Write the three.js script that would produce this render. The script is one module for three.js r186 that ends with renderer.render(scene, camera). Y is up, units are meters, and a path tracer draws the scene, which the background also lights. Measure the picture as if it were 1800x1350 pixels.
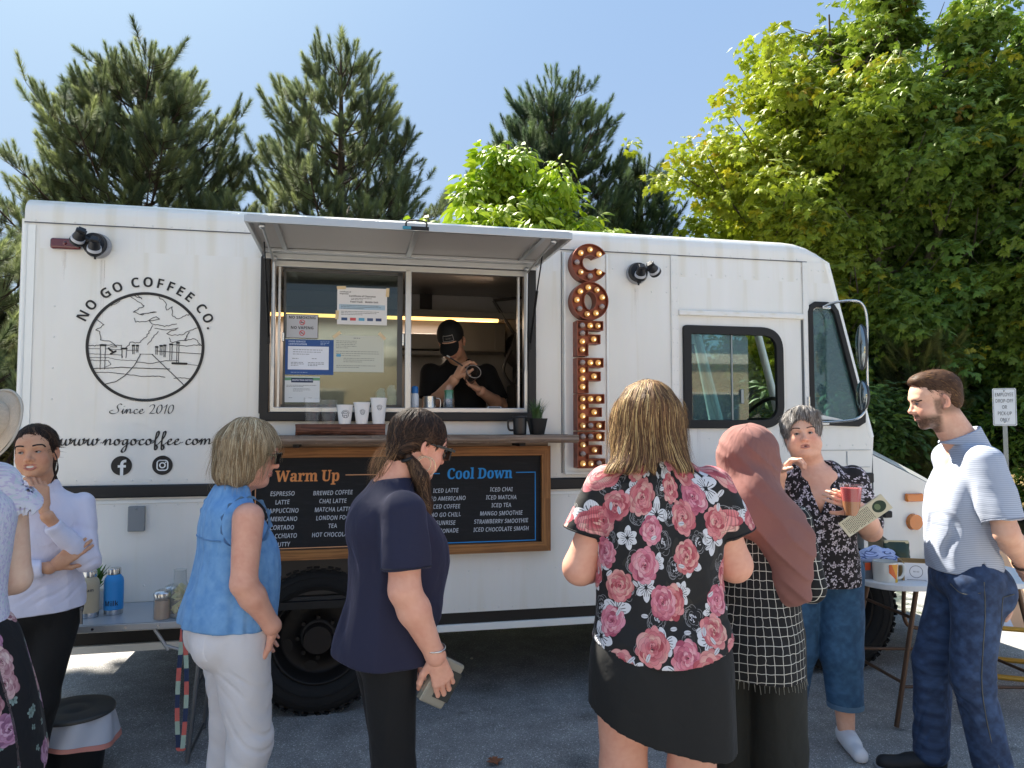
import * as THREE from 'three';
import { RoundedBoxGeometry } from 'three/addons/geometries/RoundedBoxGeometry.js';
import { mergeGeometries } from 'three/addons/utils/BufferGeometryUtils.js';
import { ImprovedNoise } from 'three/addons/math/ImprovedNoise.js';

// ---------- camera, sky, sun, exposure ----------
const scene = new THREE.Scene();
const camera = new THREE.PerspectiveCamera(54.87, 4 / 3, 0.05, 400);
camera.position.set(0, 1.6, 0);
camera.rotation.x = THREE.MathUtils.degToRad(2.95);
const renderer = new THREE.WebGLRenderer({ antialias: true });
renderer.toneMapping = THREE.LinearToneMapping;
const EXPOSURE = 3.45;
renderer.toneMappingExposure = EXPOSURE;
renderer.shadowMap.enabled = true;
const SUN = new THREE.Vector3(-0.56, 1, -0.62).normalize();
{ // clear morning sky: pale towards the sun, deeper blue away from it and overhead
  const W = 512, H = 256, data = new Float32Array(W * H * 4);
  const ss = THREE.MathUtils.smoothstep, mix = THREE.MathUtils.lerp;
  for (let j = 0; j < H; j++) for (let i = 0; i < W; i++) {
    const up = ((j + 0.5) / H - 0.5) * Math.PI, rd = ((i + 0.5) / W - 0.5) * 2 * Math.PI;
    const x = Math.cos(rd) * Math.cos(up), y = Math.sin(up), z = Math.sin(rd) * Math.cos(up);
    const c = x * SUN.x + y * SUN.y + z * SUN.z, k = (j * W + i) * 4;
    const f = Math.pow((c * 0.5 + 0.5) / 0.957, 20), halo = Math.pow(Math.max(0, c), 60), h = Math.pow(1 - Math.max(0, y), 4);
    let r = 0.345 + 0.20 * f + 0.34 * h + 0.8 * halo, gg = 0.535 + 0.22 * f + 0.27 * h + 0.7 * halo, b = 0.865 + 0.14 * f + 0.04 * h + 0.5 * halo;
    r /= EXPOSURE; gg /= EXPOSURE; b /= EXPOSURE;
    if (y < 0) { const t = ss(-y, 0, 0.08); r = mix(r, 0.12, t); gg = mix(gg, 0.12, t); b = mix(b, 0.11, t); }
    data[k] = r; data[k + 1] = gg; data[k + 2] = b; data[k + 3] = 1;
  }
  const sky = new THREE.DataTexture(data, W, H, THREE.RGBAFormat, THREE.FloatType);
  sky.mapping = THREE.EquirectangularReflectionMapping; sky.magFilter = sky.minFilter = THREE.LinearFilter; sky.needsUpdate = true;
  scene.background = sky; scene.environment = sky;
}
const sun = new THREE.DirectionalLight(new THREE.Color(1, 0.93, 0.82), 5);
sun.position.copy(SUN).multiplyScalar(40); sun.castShadow = true;
Object.assign(sun.shadow.camera, { left: -14, right: 14, top: 14, bottom: -14, near: 1, far: 90 });
sun.shadow.mapSize.set(2048, 2048);
scene.add(sun, sun.target);
// ---------- small helpers ----------
const V = (x, y, z) => new THREE.Vector3(x, y, z), PI = Math.PI, sin = Math.sin, cos = Math.cos;
const clamp = THREE.MathUtils.clamp, lerp = THREE.MathUtils.lerp, sstep = THREE.MathUtils.smoothstep;
const rng = (seed) => { let s = seed >>> 0; return () => { s = (s + 0x6d2b79f5) | 0; let t = Math.imul(s ^ (s >>> 15), 1 | s); t = (t + Math.imul(t ^ (t >>> 7), 61 | t)) ^ t; return ((t ^ (t >>> 14)) >>> 0) / 4294967296; }; };
const IN = new ImprovedNoise(), noise = (x, y, z) => IN.noise(x + 31.7, y + 57.3, z + 11.9);
const mat = (color, roughness = 0.6, o = {}) => new THREE.MeshPhysicalMaterial({ color, roughness, ...o });
const lin = (hex) => new THREE.Color(hex);
const used = {};
const numbered = (n) => { used[n] = (used[n] ?? -1) + 1; return used[n] ? n + '_' + String(used[n]).padStart(3, '0') : n; };
function tag(o, label, category, group, kind) {
  if (label) o.userData.label = label;
  if (category) o.userData.category = category;
  if (group) o.userData.group = group;
  if (kind) o.userData.kind = kind;
  return o;
}
function thing(name, label, category, pos = [0, 0, 0], turn = 0, group) {
  const o = new THREE.Group(); o.name = numbered(name); o.position.set(...pos); o.rotation.y = turn; scene.add(o);
  return tag(o, label, category, group);
}
function prep(g) {
  if (g.index) g = g.toNonIndexed();
  for (const k of Object.keys(g.attributes)) if (!['position', 'normal', 'uv'].includes(k)) g.deleteAttribute(k);
  if (!g.attributes.uv) g.setAttribute('uv', new THREE.BufferAttribute(new Float32Array(g.attributes.position.count * 2), 2));
  if (!g.attributes.normal) g.computeVertexNormals();
  g.clearGroups(); g.morphAttributes = {};
  return g;
}
const merge = (list) => (list.length === 1 ? list[0] : mergeGeometries(list.map(prep)));
function part(parent, name, geo, m, label) {
  const o = new THREE.Mesh(Array.isArray(geo) ? merge(geo) : geo, m);
  o.name = name; o.castShadow = o.receiveShadow = true; parent.add(o);
  if (label) o.userData.label = label;
  return o;
}
function structure(name, geo, m) { const o = part(scene, numbered(name), geo, m); o.userData.kind = 'structure'; return o; }
// boxes with uv in metres
function bx(w, h, d, x = 0, y = 0, z = 0, r = 0) {
  const g = r ? new RoundedBoxGeometry(w, h, d, 2, r) : new THREE.BoxGeometry(w, h, d);
  return metric(g).translate(x, y, z);
}
function metric(g0) { // planar uv in metres by the dominant normal axis
  const g = g0.index ? g0.toNonIndexed() : g0, p = g.attributes.position, n = g.attributes.normal, uv = new Float32Array(p.count * 2);
  for (let i = 0; i < p.count; i++) {
    const a = Math.abs(n.getX(i)), b = Math.abs(n.getY(i)), c = Math.abs(n.getZ(i));
    const X = p.getX(i), Y = p.getY(i), Z = p.getZ(i);
    [uv[2 * i], uv[2 * i + 1]] = b >= a && b >= c ? [X, Z] : a >= c ? [Z, Y] : [X, Y];
  }
  g.setAttribute('uv', new THREE.BufferAttribute(uv, 2)); return g;
}
const cyl = (r0, r1, h, x = 0, y = 0, z = 0, seg = 20, open = false) => new THREE.CylinderGeometry(r0, r1, h, seg, 1, open).translate(x, y, z);
const ball = (r, x, y, z, a = 14, b = 10) => new THREE.SphereGeometry(r, a, b).translate(x, y, z);
function rod(p, q, r, r2 = r, seg = 10) {
  const a = V(...p), b = V(...q), d = b.clone().sub(a), g = new THREE.CylinderGeometry(r2, r, d.length(), seg);
  g.applyQuaternion(new THREE.Quaternion().setFromUnitVectors(V(0, 1, 0), d.clone().normalize()));
  return g.translate((a.x + b.x) / 2, (a.y + b.y) / 2, (a.z + b.z) / 2);
}
const tube = (pts, r, seg = 24, rad = 8, closed = false) => new THREE.TubeGeometry(new THREE.CatmullRomCurve3(pts.map((p) => V(...p)), closed), seg, r, rad, closed);
const lathe = (pts, seg = 32) => new THREE.LatheGeometry(pts.map((p) => new THREE.Vector2(...p)), seg);
function poly(pts, holes = []) { const s = new THREE.Shape(pts.map((p) => new THREE.Vector2(...p))); for (const h of holes) s.holes.push(h instanceof THREE.Path ? h : new THREE.Path(h.map((p) => new THREE.Vector2(...p)))); return s; }
const extrude = (shape, depth, bevel = 0, seg = 12) => new THREE.ExtrudeGeometry(shape, { depth, bevelEnabled: bevel > 0, bevelThickness: bevel, bevelSize: bevel, bevelSegments: 2, curveSegments: seg });
function rrect(x0, y0, x1, y1, r, Kind = THREE.Shape) { // r: number or [bl, br, tr, tl]
  const [a, b, c, d] = Array.isArray(r) ? r : [r, r, r, r], s = new Kind();
  s.moveTo(x0 + a, y0); s.lineTo(x1 - b, y0); s.quadraticCurveTo(x1, y0, x1, y0 + b); s.lineTo(x1, y1 - c); s.quadraticCurveTo(x1, y1, x1 - c, y1);
  s.lineTo(x0 + d, y1); s.quadraticCurveTo(x0, y1, x0, y1 - d); s.lineTo(x0, y0 + a); s.quadraticCurveTo(x0, y0, x0 + a, y0); return s;
}
function grid(nu, nv, fn) { // surface fn(u, v) -> [x, y, z]
  const pos = [], uv = [], idx = [];
  for (let j = 0; j <= nv; j++) for (let i = 0; i <= nu; i++) { pos.push(...fn(i / nu, j / nv)); uv.push(i / nu, j / nv); }
  for (let j = 0; j < nv; j++) for (let i = 0; i < nu; i++) { const a = j * (nu + 1) + i, b = a + 1, c = a + nu + 1, d = c + 1; idx.push(a, b, d, a, d, c); }
  const g = new THREE.BufferGeometry(); g.setAttribute('position', new THREE.Float32BufferAttribute(pos, 3)); g.setAttribute('uv', new THREE.Float32BufferAttribute(uv, 2));
  g.setIndex(idx); g.computeVertexNormals(); return g;
}
// ---------- textures ----------
function canvasTex(w, h, draw, { srgb = true, repeat } = {}) {
  const c = document.createElement('canvas'); c.width = w; c.height = h; draw(c.getContext('2d'), w, h);
  const t = new THREE.CanvasTexture(c); if (srgb) t.colorSpace = THREE.SRGBColorSpace;
  t.wrapS = t.wrapT = repeat ? THREE.RepeatWrapping : THREE.ClampToEdgeWrapping; if (repeat) t.repeat.set(...repeat);
  return t;
}
function dataTex(w, h, fn, { srgb = false, repeat = [1, 1] } = {}) { // fn(i, j) -> grey or [r, g, b] in 0..1
  const d = new Uint8Array(w * h * 4);
  for (let j = 0; j < h; j++) for (let i = 0; i < w; i++) { const v = fn(i, j), k = (j * w + i) * 4, a = Array.isArray(v) ? v : [v, v, v]; for (let q = 0; q < 3; q++) d[k + q] = clamp(a[q], 0, 1) * 255; d[k + 3] = 255; }
  const t = new THREE.DataTexture(d, w, h); if (srgb) t.colorSpace = THREE.SRGBColorSpace;
  t.wrapS = t.wrapT = THREE.RepeatWrapping; t.repeat.set(...repeat); t.magFilter = t.minFilter = THREE.LinearFilter; t.needsUpdate = true; return t;
}
// tileable value noise
function tnoise(n, seed) {
  const r = rng(seed), a = new Float32Array(n * n).map(() => r());
  return (x, y) => { const i = Math.floor(x), j = Math.floor(y), u = x - i, v = y - j, s = u * u * (3 - 2 * u), t = v * v * (3 - 2 * v), g = (p, q) => a[(((q % n) + n) % n) * n + (((p % n) + n) % n)]; return lerp(lerp(g(i, j), g(i + 1, j), s), lerp(g(i, j + 1), g(i + 1, j + 1), s), t); };
}
function fbm(n, seed, oct = 4) { const f = []; for (let o = 0; o < oct; o++) f.push(tnoise(n << o, seed + o)); return (x, y) => { let s = 0, a = 0.5, w = 0; for (let o = 0; o < oct; o++) { s += a * f[o](x * n * (1 << o), y * n * (1 << o)); w += a; a *= 0.5; } return s / w; }; }
const fabricBump = (() => { const f = fbm(8, 77, 4); return dataTex(256, 256, (i, j) => 0.5 * f(i / 256, j / 256) + 0.25 * ((i >> 1) & 1) + 0.25 * ((j >> 1) & 1), { repeat: [6, 6] }); })();
const creaseBump = (() => { const f = fbm(4, 78, 4); return dataTex(256, 256, (i, j) => Math.abs(f(i / 256, j / 256) - 0.5) * 1.6 + 0.2 * f(j / 256, i / 256), { repeat: [3, 3] }); })();
function woodTex(c0, c1, seed, rep = [1, 1]) { // grain runs along u
  const f = fbm(4, seed, 5), a = lin(c0).convertLinearToSRGB(), b = lin(c1).convertLinearToSRGB();
  return dataTex(512, 256, (i, j) => { const u = i / 512, v = j / 256, w = f(u * 0.5, v), g = 0.5 + 0.5 * sin(2 * PI * (v * 9 + 3 * w)), fi = f(u * 1, v * 8), t = clamp(0.65 * g * g + 0.6 * (fi - 0.35), 0, 1); return [lerp(a.r, b.r, t), lerp(a.g, b.g, t), lerp(a.b, b.b, t)]; }, { srgb: true, repeat: rep });
}
// a decal sheet: canvas with transparent background, w x h metres, in the local xy plane
function decal(parent, name, w, h, x, y, z, px, draw, rough = 0.5) {
  const t = canvasTex(px, Math.round(px * h / w), draw);
  const m = mat(0xffffff, rough, { map: t, transparent: true });
  return part(parent, name, new THREE.PlaneGeometry(w, h).translate(x, y, z), m);
}
const WHITE = mat(0xe9ebe6, 0.32, { clearcoat: 0.5, clearcoatRoughness: 0.25 }), BLACKRUB = mat(0x0b0b0c, 0.5), ALU = mat(0xb9bcbd, 0.36, { metalness: 0.9 }), STEEL = mat(0xc9cccd, 0.25, { metalness: 1 }), DARK = mat(0x070707, 0.6);
// ---------- ground ----------
const asphaltTex = (() => { const f = fbm(16, 5, 4), r = rng(9), sp = new Float32Array(1024 * 1024); for (let k = 0; k < 60000; k++) { const x = r() * 1024 | 0, y = r() * 1024 | 0, v = (r() - 0.38) * 0.5, s = r() < 0.25 ? 2 : 1; for (let a = 0; a <= s; a++) for (let b = 0; b <= s; b++) sp[((y + b) & 1023) * 1024 + ((x + a) & 1023)] += v; }
  return { map: dataTex(1024, 1024, (i, j) => { const v = 0.545 + 0.14 * (f(i / 1024, j / 1024) - 0.5) + 0.85 * sp[j * 1024 + i]; return [v * 1.01, v, v * 0.985]; }, { srgb: true, repeat: [0.55, 0.55] }),
    bump: dataTex(512, 512, (i, j) => 0.5 + 0.8 * sp[j * 2 * 1024 + i * 2] + 0.25 * (f(i / 512, j / 512) - 0.5), { repeat: [1.1, 1.1] }) }; })();
{
  const g = new THREE.PlaneGeometry(360, 360, 1, 1).rotateX(-PI / 2);
  structure('ground', metric(g), mat(0xffffff, 0.93, { map: asphaltTex.map, bumpMap: asphaltTex.bump, bumpScale: 0.004 }));
}
// planted verge behind the car park, with a kerb
{
  const f = fbm(8, 21, 5), t = dataTex(512, 512, (i, j) => { const a = f(i / 512, j / 512), b = f(j / 512 * 3, i / 512 * 3); return [0.30 + 0.35 * a * b, 0.25 + 0.28 * a * b, 0.13 + 0.14 * a * b]; }, { srgb: true, repeat: [0.4, 0.4] });
  const g = new THREE.PlaneGeometry(70, 26, 90, 40).rotateX(-PI / 2); const p = g.attributes.position;
  for (let i = 0; i < p.count; i++) { const z = p.getZ(i), edge = sstep(13 - z, 0, 1.2); p.setY(i, 0.02 + edge * (0.1 + 0.1 * noise(p.getX(i) * 0.8, 0, z * 0.8)) + 0.9 * sstep(13 - z, 6, 26)); }
  g.computeVertexNormals();
  const o = structure('planting_bed', metric(g), mat(0xffffff, 1, { map: t, bumpMap: t, bumpScale: 0.05 })); o.rotation.y = 0.213; o.position.set(0.6, 0, -21.5);
  const k = structure('kerb', [bx(70, 0.14, 0.16, 0, 0.07, 0, 0.02)], mat(0x8d8b85, 0.9, { bumpMap: asphaltTex.bump, bumpScale: 0.004 })); k.rotation.y = 0.213; k.position.set(0.6 + 13.08 * sin(0.213), 0, -21.5 + 13.08 * cos(0.213));
}
{ // low tan office building across the car park, behind the viewer; it shows in the truck windows
  const o = thing('office_building', 'low tan office building across the car park, mirrored in the cab window', 'building', [4, 0, 26], 0.2), wall = mat(0xc4ac84, 0.9), dk = mat(0x2b343a, 0.15), trim = mat(0xe2d9c6, 0.8);
  part(o, 'wall', bx(46, 4.6, 12, 0, 2.3, 6), wall); part(o, 'parapet', bx(46.6, 0.5, 12.6, 0, 4.85, 6), trim);
  for (let k = 0; k < 9; k++) { const w = part(o, 'window', bx(2.6, 1.5, 0.1, -20 + k * 5, 2.3, -0.02), dk); part(w, 'lintel', bx(2.8, 0.1, 0.16, -20 + k * 5, 3.08, -0.03), trim); part(w, 'sill', bx(2.8, 0.1, 0.16, -20 + k * 5, 1.52, -0.03), trim); }
}
{ // old oil stains on the asphalt
  const st = structure('asphalt_stains', metric(new THREE.PlaneGeometry(5.2, 2.2).rotateX(-PI / 2)), mat(0xffffff, 0.9, { transparent: true })); st.position.set(0.3, 0.004, -3.6); st.rotation.y = 0.15;
  const g = st.geometry, uv = g.attributes.uv; for (let i = 0; i < uv.count; i++) uv.setXY(i, uv.getX(i) / 5.2 + 0.5, uv.getY(i) / -2.2 + 0.5);
  st.material.map = canvasTex(1024, 432, (c) => { const r = rng(41); for (let i = 0; i < 46; i++) { const x = r() * 1024, y = r() * 432, R = 5 + 46 * r() * r(), q = c.createRadialGradient(x, y, 0, x, y, R); q.addColorStop(0, `rgba(18,17,17,${0.10 + 0.28 * r()})`); q.addColorStop(0.6, `rgba(18,17,17,${0.08 * r()})`); q.addColorStop(1, 'rgba(18,17,17,0)'); c.fillStyle = q; c.save(); c.translate(x, y); c.scale(1, 0.5 + 0.8 * r()); c.translate(-x, -y); c.beginPath(); c.arc(x, y, R, 0, 7); c.fill(); c.restore(); } });
  const pb = [], r = rng(51); for (let i = 0; i < 160; i++) { const q = new THREE.IcosahedronGeometry(0.003 + 0.005 * r() * r(), 0); q.scale(1, 0.6, 1.2).rotateY(r() * 6).translate(-2.5 + r() * 5.6, 0.003, -2.9 - r() * 2.4); pb.push(q); } const pe = structure('grit', pb, mat(0x8c8a86, 0.9)); pe.userData.kind = 'stuff'; pe.userData.label = 'loose grit scattered over the asphalt';
}
// ---------- the coffee truck; local x runs along the side towards the cab, z points out of the serving side ----------
const TA = THREE.MathUtils.degToRad(12.3), TP = V(-1.098, 0, -4.08);
const tw = (x, y, z) => { const v = V(x, y, z).applyAxisAngle(V(0, 1, 0), TA).add(TP); return [v.x, v.y, v.z]; };
const truck = thing('food_truck', 'white step van turned coffee truck with open serving window and round road logo', 'food truck', [TP.x, 0, TP.z], TA);
const xFront = (y) => (y > 1.5 ? 3.535 - (y - 1.5) * 0.262 : 3.535);       // slope of the windscreen pillar
{
  const bodyTex = (() => { const f = fbm(4, 61, 5), g = fbm(2, 62, 4); return dataTex(512, 512, (i, j) => { const s = 0.5 * f(i / 512 * 6, j / 512 * 0.8) + 0.5 * g(i / 512, j / 512), d = 0.07 * (s - 0.5), st = 0.05 * sstep(f(i / 512 * 10, j / 512 * 0.35), 0.56, 0.75); return [0.895 + d - st * 0.6, 0.892 + d - st * 0.8, 0.868 + d * 1.4 - st * 1.3]; }, { srgb: true, repeat: [0.4, 0.4] }); })();
  const dent = (() => { const g = fbm(3, 64, 3); return dataTex(256, 256, (i, j) => g(i / 256, j / 256), { repeat: [0.5, 0.5] }); })();
  const body = mat(0xffffff, 0.3, { map: bodyTex, clearcoat: 0.6, clearcoatRoughness: 0.2, bumpMap: dent, bumpScale: 0.006 });
  const inner = mat(0xb3aca6, 0.6), seam = mat(0x55585a, 0.7);
  // upper side with the serving opening, the cab door window and the quarter window cut out
  const qpts = [[3.085, 1.66], [3.40, 1.60], [3.445, 1.63], [3.262, 2.31], [3.235, 2.335], [3.13, 2.335], [3.09, 2.29]];
  const up = poly([[-1.43, 1.206], [3.51, 1.206], [3.535, 1.5], [xFront(2.632), 2.632], [-1.43, 2.632]],
    [[[-0.25, 1.63], [1.23, 1.63], [1.23, 2.49], [-0.25, 2.49]], rrect(2.235, 1.595, 2.85, 2.165, [0.02, 0.12, 0.12, 0.02], THREE.Path), qpts]);
  part(truck, 'side_panel', metric(extrude(up, 0.03).translate(0, 0, -0.03)), body);
  // lower side with both wheel arches
  const lo = new THREE.Shape(); lo.moveTo(-1.43, 0.52); lo.lineTo(-0.5, 0.52); lo.lineTo(-0.5, 0.70); lo.quadraticCurveTo(-0.48, 0.885, -0.3, 0.9); lo.lineTo(0.38, 0.9); lo.quadraticCurveTo(0.56, 0.885, 0.58, 0.70); lo.lineTo(0.58, 0.52); lo.lineTo(2.80, 0.52);
  lo.quadraticCurveTo(2.82, 0.92, 3.30, 0.92); lo.lineTo(3.515, 0.90); lo.lineTo(3.515, 1.206); lo.lineTo(-1.43, 1.206); lo.closePath();
  part(truck, 'lower_panel', metric(extrude(lo, 0.03).translate(0, 0, -0.034)), body);
  part(truck, 'drip_edge', bx(4.94, 0.02, 0.008, 1.04, 1.185, -0.002, 0.003), WHITE);
  part(truck, 'rub_rail', [bx(4.93, 0.066, 0.03, 1.05, 1.24, 0.012, 0.01)], BLACKRUB);
  part(truck, 'black_skirt', bx(2.2, 0.066, 0.02, 1.69, 0.487, -0.03), BLACKRUB); part(truck, 'black_skirt', bx(0.92, 0.066, 0.02, -0.97, 0.487, -0.03), BLACKRUB);
  part(truck, 'sill', bx(2.2, 0.04, 0.035, 1.69, 0.434, -0.02, 0.005), WHITE); part(truck, 'sill', bx(0.92, 0.04, 0.035, -0.97, 0.434, -0.02, 0.005), WHITE);
  // roof with rounded shoulders, dropping away at both ends
  const prof = [[0.003, 2.625], [0.004, 2.69], [-0.006, 2.725], [-0.03, 2.752], [-0.075, 2.77], [-0.3, 2.79], [-1.0, 2.81], [-1.7, 2.79], [-1.925, 2.77], [-1.97, 2.752], [-1.994, 2.725], [-2.004, 2.69], [-2.003, 2.625]];
  const curve = new THREE.CatmullRomCurve3(prof.map(([z, y]) => V(0, y, z)), false, 'catmullrom', 0.2);
  const P = curve.getPoints(60);
  part(truck, 'roof', metric(grid(60, 60, (u, v) => {
    const p = P[Math.round(v * 60)]; let x = lerp(-1.45, 3.245, u), k = 0;
    if (u > 0.93) k = Math.pow((u - 0.93) / 0.07, 2.4);
    const y = p.y > 2.64 ? lerp(p.y, 2.64 + (p.y - 2.64) * 0.12, k) : p.y; return [x, y, lerp(p.z, p.z * 0.965 - 0.035, k * 0.8)];
  })), body);
  part(truck, 'roof_end', [metric(extrude(poly([[-1.99, 2.60], [-0.01, 2.60], [-0.01, 2.69], [-0.05, 2.74], [-1.0, 2.785], [-1.95, 2.74], [-1.99, 2.69]]), 0.01).rotateY(-PI / 2).scale(1, 1, 1).translate(-1.432, 0, 0))], body);
  part(truck, 'roof_seam', bx(4.52, 0.006, 0.004, 0.81, 2.632, 0.004), seam);
  // rear, front, far side, floor, ceiling and inside skin
  part(truck, 'rear_wall', bx(0.03, 2.14, 2.0, -1.448, 1.58, -1.0), body);
  part(truck, 'corner_trim', [rod([-1.445, 0.5, -0.002], [-1.445, 2.62, -0.002], 0.014), bx(0.035, 2.12, 0.004, -1.415, 1.56, 0.003)], WHITE);
  const far = poly([[-1.43, 0.5], [3.51, 0.5], [3.535, 1.5], [xFront(2.632), 2.632], [-1.43, 2.632]], [rrect(2.2, 1.55, 2.9, 2.2, 0.08, THREE.Path), [[3.085, 1.66], [3.40, 1.60], [3.26, 2.31], [3.09, 2.31]]]);
  part(truck, 'far_side_panel', metric(extrude(far, 0.03).translate(0, 0, -2.0)), body);
  part(truck, 'interior_wall', [bx(3.45, 2.0, 0.02, 0.3, 1.65, -1.86), bx(0.02, 2.0, 1.8, -1.40, 1.65, -0.95), bx(0.02, 2.0, 1.8, 2.08, 1.65, -0.95)], inner);
  part(truck, 'ceiling', bx(4.4, 0.015, 1.9, 0.8, 2.66, -0.96), mat(0xb9b6b0, 0.35, { metalness: 0.7 }));
  part(truck, 'floor', bx(4.9, 0.04, 1.9, 1.0, 0.62, -1.0), mat(0x2a2a2a, 0.7));
  part(truck, 'bulkhead', [bx(0.03, 0.9, 1.9, 3.5, 1.05, -1.0)], body);
  part(truck, 'windscreen_frame', [rod([xFront(2.632) - 0.02, 2.632, -0.03], [3.52, 1.5, -0.03], 0.035), rod([xFront(2.632) - 0.02, 2.632, -1.97], [3.52, 1.5, -1.97], 0.035), rod([xFront(2.632) - 0.02, 2.632, -1.0], [3.52, 1.5, -1.0], 0.03), bx(0.05, 0.1, 1.94, xFront(2.6) - 0.03, 2.6, -1), bx(0.05, 0.06, 1.94, 3.51, 1.5, -1)], WHITE);
  const pane = mat(0xd6e4e2, 0.03, { transmission: 1, thickness: 0, ior: 1.5 });
  part(truck, 'windscreen', grid(1, 1, (u, v) => [lerp(3.515, xFront(2.6) - 0.03, v), lerp(1.52, 2.58, v), lerp(-0.06, -1.94, u)]), pane);
  part(truck, 'chassis', [bx(5.0, 0.12, 0.16, 1.2, 0.52, -0.55), bx(5.0, 0.12, 0.16, 1.2, 0.52, -1.45), bx(0.12, 0.12, 1.5, 0.04, 0.42, -1), rod([0.04, 0.42, -0.9], [0.04, 0.42, -1.1], 0.18), bx(5.5, 0.04, 1.96, 1.3, 0.6, -1.0), bx(0.7, 0.3, 0.5, 1.4, 0.5, -0.5)], DARK);
  part(truck, 'wheel_well', [bx(1.12, 0.02, 0.9, 0.04, 0.93, -0.5), bx(1.12, 0.55, 0.02, 0.04, 0.65, -0.94)], DARK); part(truck, 'wheel_well', [bx(1.0, 0.02, 0.9, 3.32, 0.95, -0.5), bx(1.0, 0.5, 0.02, 3.32, 0.69, -0.94)], DARK);
  // panel joints, raised posts and rivets
  part(truck, 'panel_joint', bx(0.004, 1.32, 0.003, 1.425, 1.96, 0.002), seam); part(truck, 'panel_joint', bx(0.012, 0.98, 0.004, 3.028, 1.765, 0.0025), seam);
  part(truck, 'post', [bx(0.05, 1.36, 0.01, 2.15, 1.95, 0.005, 0.004)], body);
  part(truck, 'post', [bx(0.042, 1.36, 0.012, 3.056, 1.95, 0.006, 0.005)], body);
  part(truck, 'door_header', [bx(0.86, 0.035, 0.03, 2.6, 2.275, 0.012, 0.008)], body);
  const riv = [], addRow = (x0, y0, x1, y1, n) => { for (let i = 0; i < n; i++) { const t = i / (n - 1); riv.push([lerp(x0, x1, t), lerp(y0, y1, t)]); } };
  addRow(-1.4, 2.645, 3.0, 2.645, 48); addRow(-1.41, 1.3, -1.41, 2.58, 14); addRow(-1.41, 0.55, -1.41, 1.15, 7); addRow(-1.35, 1.295, 2.1, 1.295, 40); addRow(-1.3, 1.165, 2.7, 1.165, 40); addRow(0.62, 0.54, 2.75, 0.54, 26); addRow(-1.4, 0.54, -0.55, 0.54, 10);
  addRow(2.138, 1.32, 2.138, 2.6, 16); addRow(2.163, 1.32, 2.163, 2.6, 16); addRow(3.05, 1.3, 3.05, 2.6, 16); addRow(1.9, 2.4, 2.1, 2.4, 3); addRow(1.75, 2.53, 2.1, 2.56, 4); addRow(2.2, 2.52, 3.0, 2.52, 9); addRow(-1.2, 0.75, -0.6, 0.75, 6); addRow(0.7, 0.75, 2.6, 0.75, 12); addRow(-1.3, 2.2, -1.3, 1.4, 6); addRow(2.25, 1.5, 3.0, 1.5, 7); addRow(3.1, 1.45, 3.48, 1.45, 5); addRow(3.11, 2.58, 3.2, 2.58, 3);
  const rg = []; const r = rng(4);
  for (const [x, y] of riv) { const g = new THREE.SphereGeometry(0.0055, 6, 3, 0, 2 * PI, 0, PI / 2).rotateX(PI / 2).scale(1, 1, 0.6).translate(x + (r() - 0.5) * 0.006, y + (r() - 0.5) * 0.004, y < 1.2 ? -0.004 : y > 2.64 ? 0.004 : x > 2.1 && x < 2.2 ? 0.009 : x > 3.04 && x < 3.09 ? 0.011 : 0); rg.push(g); }
  tag(part(truck, 'rivet_rows', rg, mat(0xdcddd8, 0.4)), 0, 0, 0, 'stuff');
  // serving window: black surround, aluminium frame, a glazed sliding half on the left, the right half open
  const sw = part(truck, 'serving_window', [bx(1.535, 0.05, 0.04, 0.49, 1.63, 0.012, 0.006), bx(0.05, 0.86, 0.04, -0.258, 2.075, 0.012, 0.006), bx(0.05, 0.86, 0.04, 1.238, 2.075, 0.012, 0.006), bx(1.535, 0.03, 0.03, 0.49, 2.505, 0.01)], BLACKRUB);
  part(sw, 'frame', [bx(1.44, 0.028, 0.05, 0.494, 1.668, -0.005, 0.004), bx(1.44, 0.035, 0.05, 0.494, 2.472, -0.005, 0.004), bx(0.022, 0.80, 0.05, -0.216, 2.07, -0.005, 0.004), bx(0.012, 0.80, 0.03, -0.185, 2.07, -0.01), bx(0.022, 0.80, 0.05, 1.204, 2.07, -0.005, 0.004), bx(0.012, 0.80, 0.03, 1.165, 2.07, -0.02), bx(1.40, 0.012, 0.07, 0.49, 1.655, -0.045), bx(0.034, 0.80, 0.04, 0.518, 2.07, 0.0, 0.004)], ALU);
  part(sw, 'sash', [bx(0.012, 0.78, 0.02, -0.160, 2.07, -0.045), bx(0.03, 0.78, 0.02, 0.474, 2.07, -0.045), bx(0.66, 0.016, 0.02, 0.155, 1.69, -0.045), bx(0.66, 0.016, 0.02, 0.155, 2.446, -0.045)], mat(0x4c4e50, 0.4, { metalness: 0.8 }));
  part(sw, 'pane', bx(0.64, 0.76, 0.004, 0.157, 2.068, -0.04), pane);
  part(sw, 'latch', bx(0.012, 0.07, 0.012, 0.492, 2.07, -0.022, 0.003), STEEL); part(sw, 'latch', bx(0.012, 0.05, 0.012, -0.165, 2.07, -0.022, 0.003), STEEL);
  // the awning flap, hinged along the top of the window and propped level
  const aw = part(truck, 'awning', [bx(1.53, 0.008, 0.70, 0.498, 2.545, 0.36)], mat(0xb9b3ac, 0.45, { metalness: 0.3 }));
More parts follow.
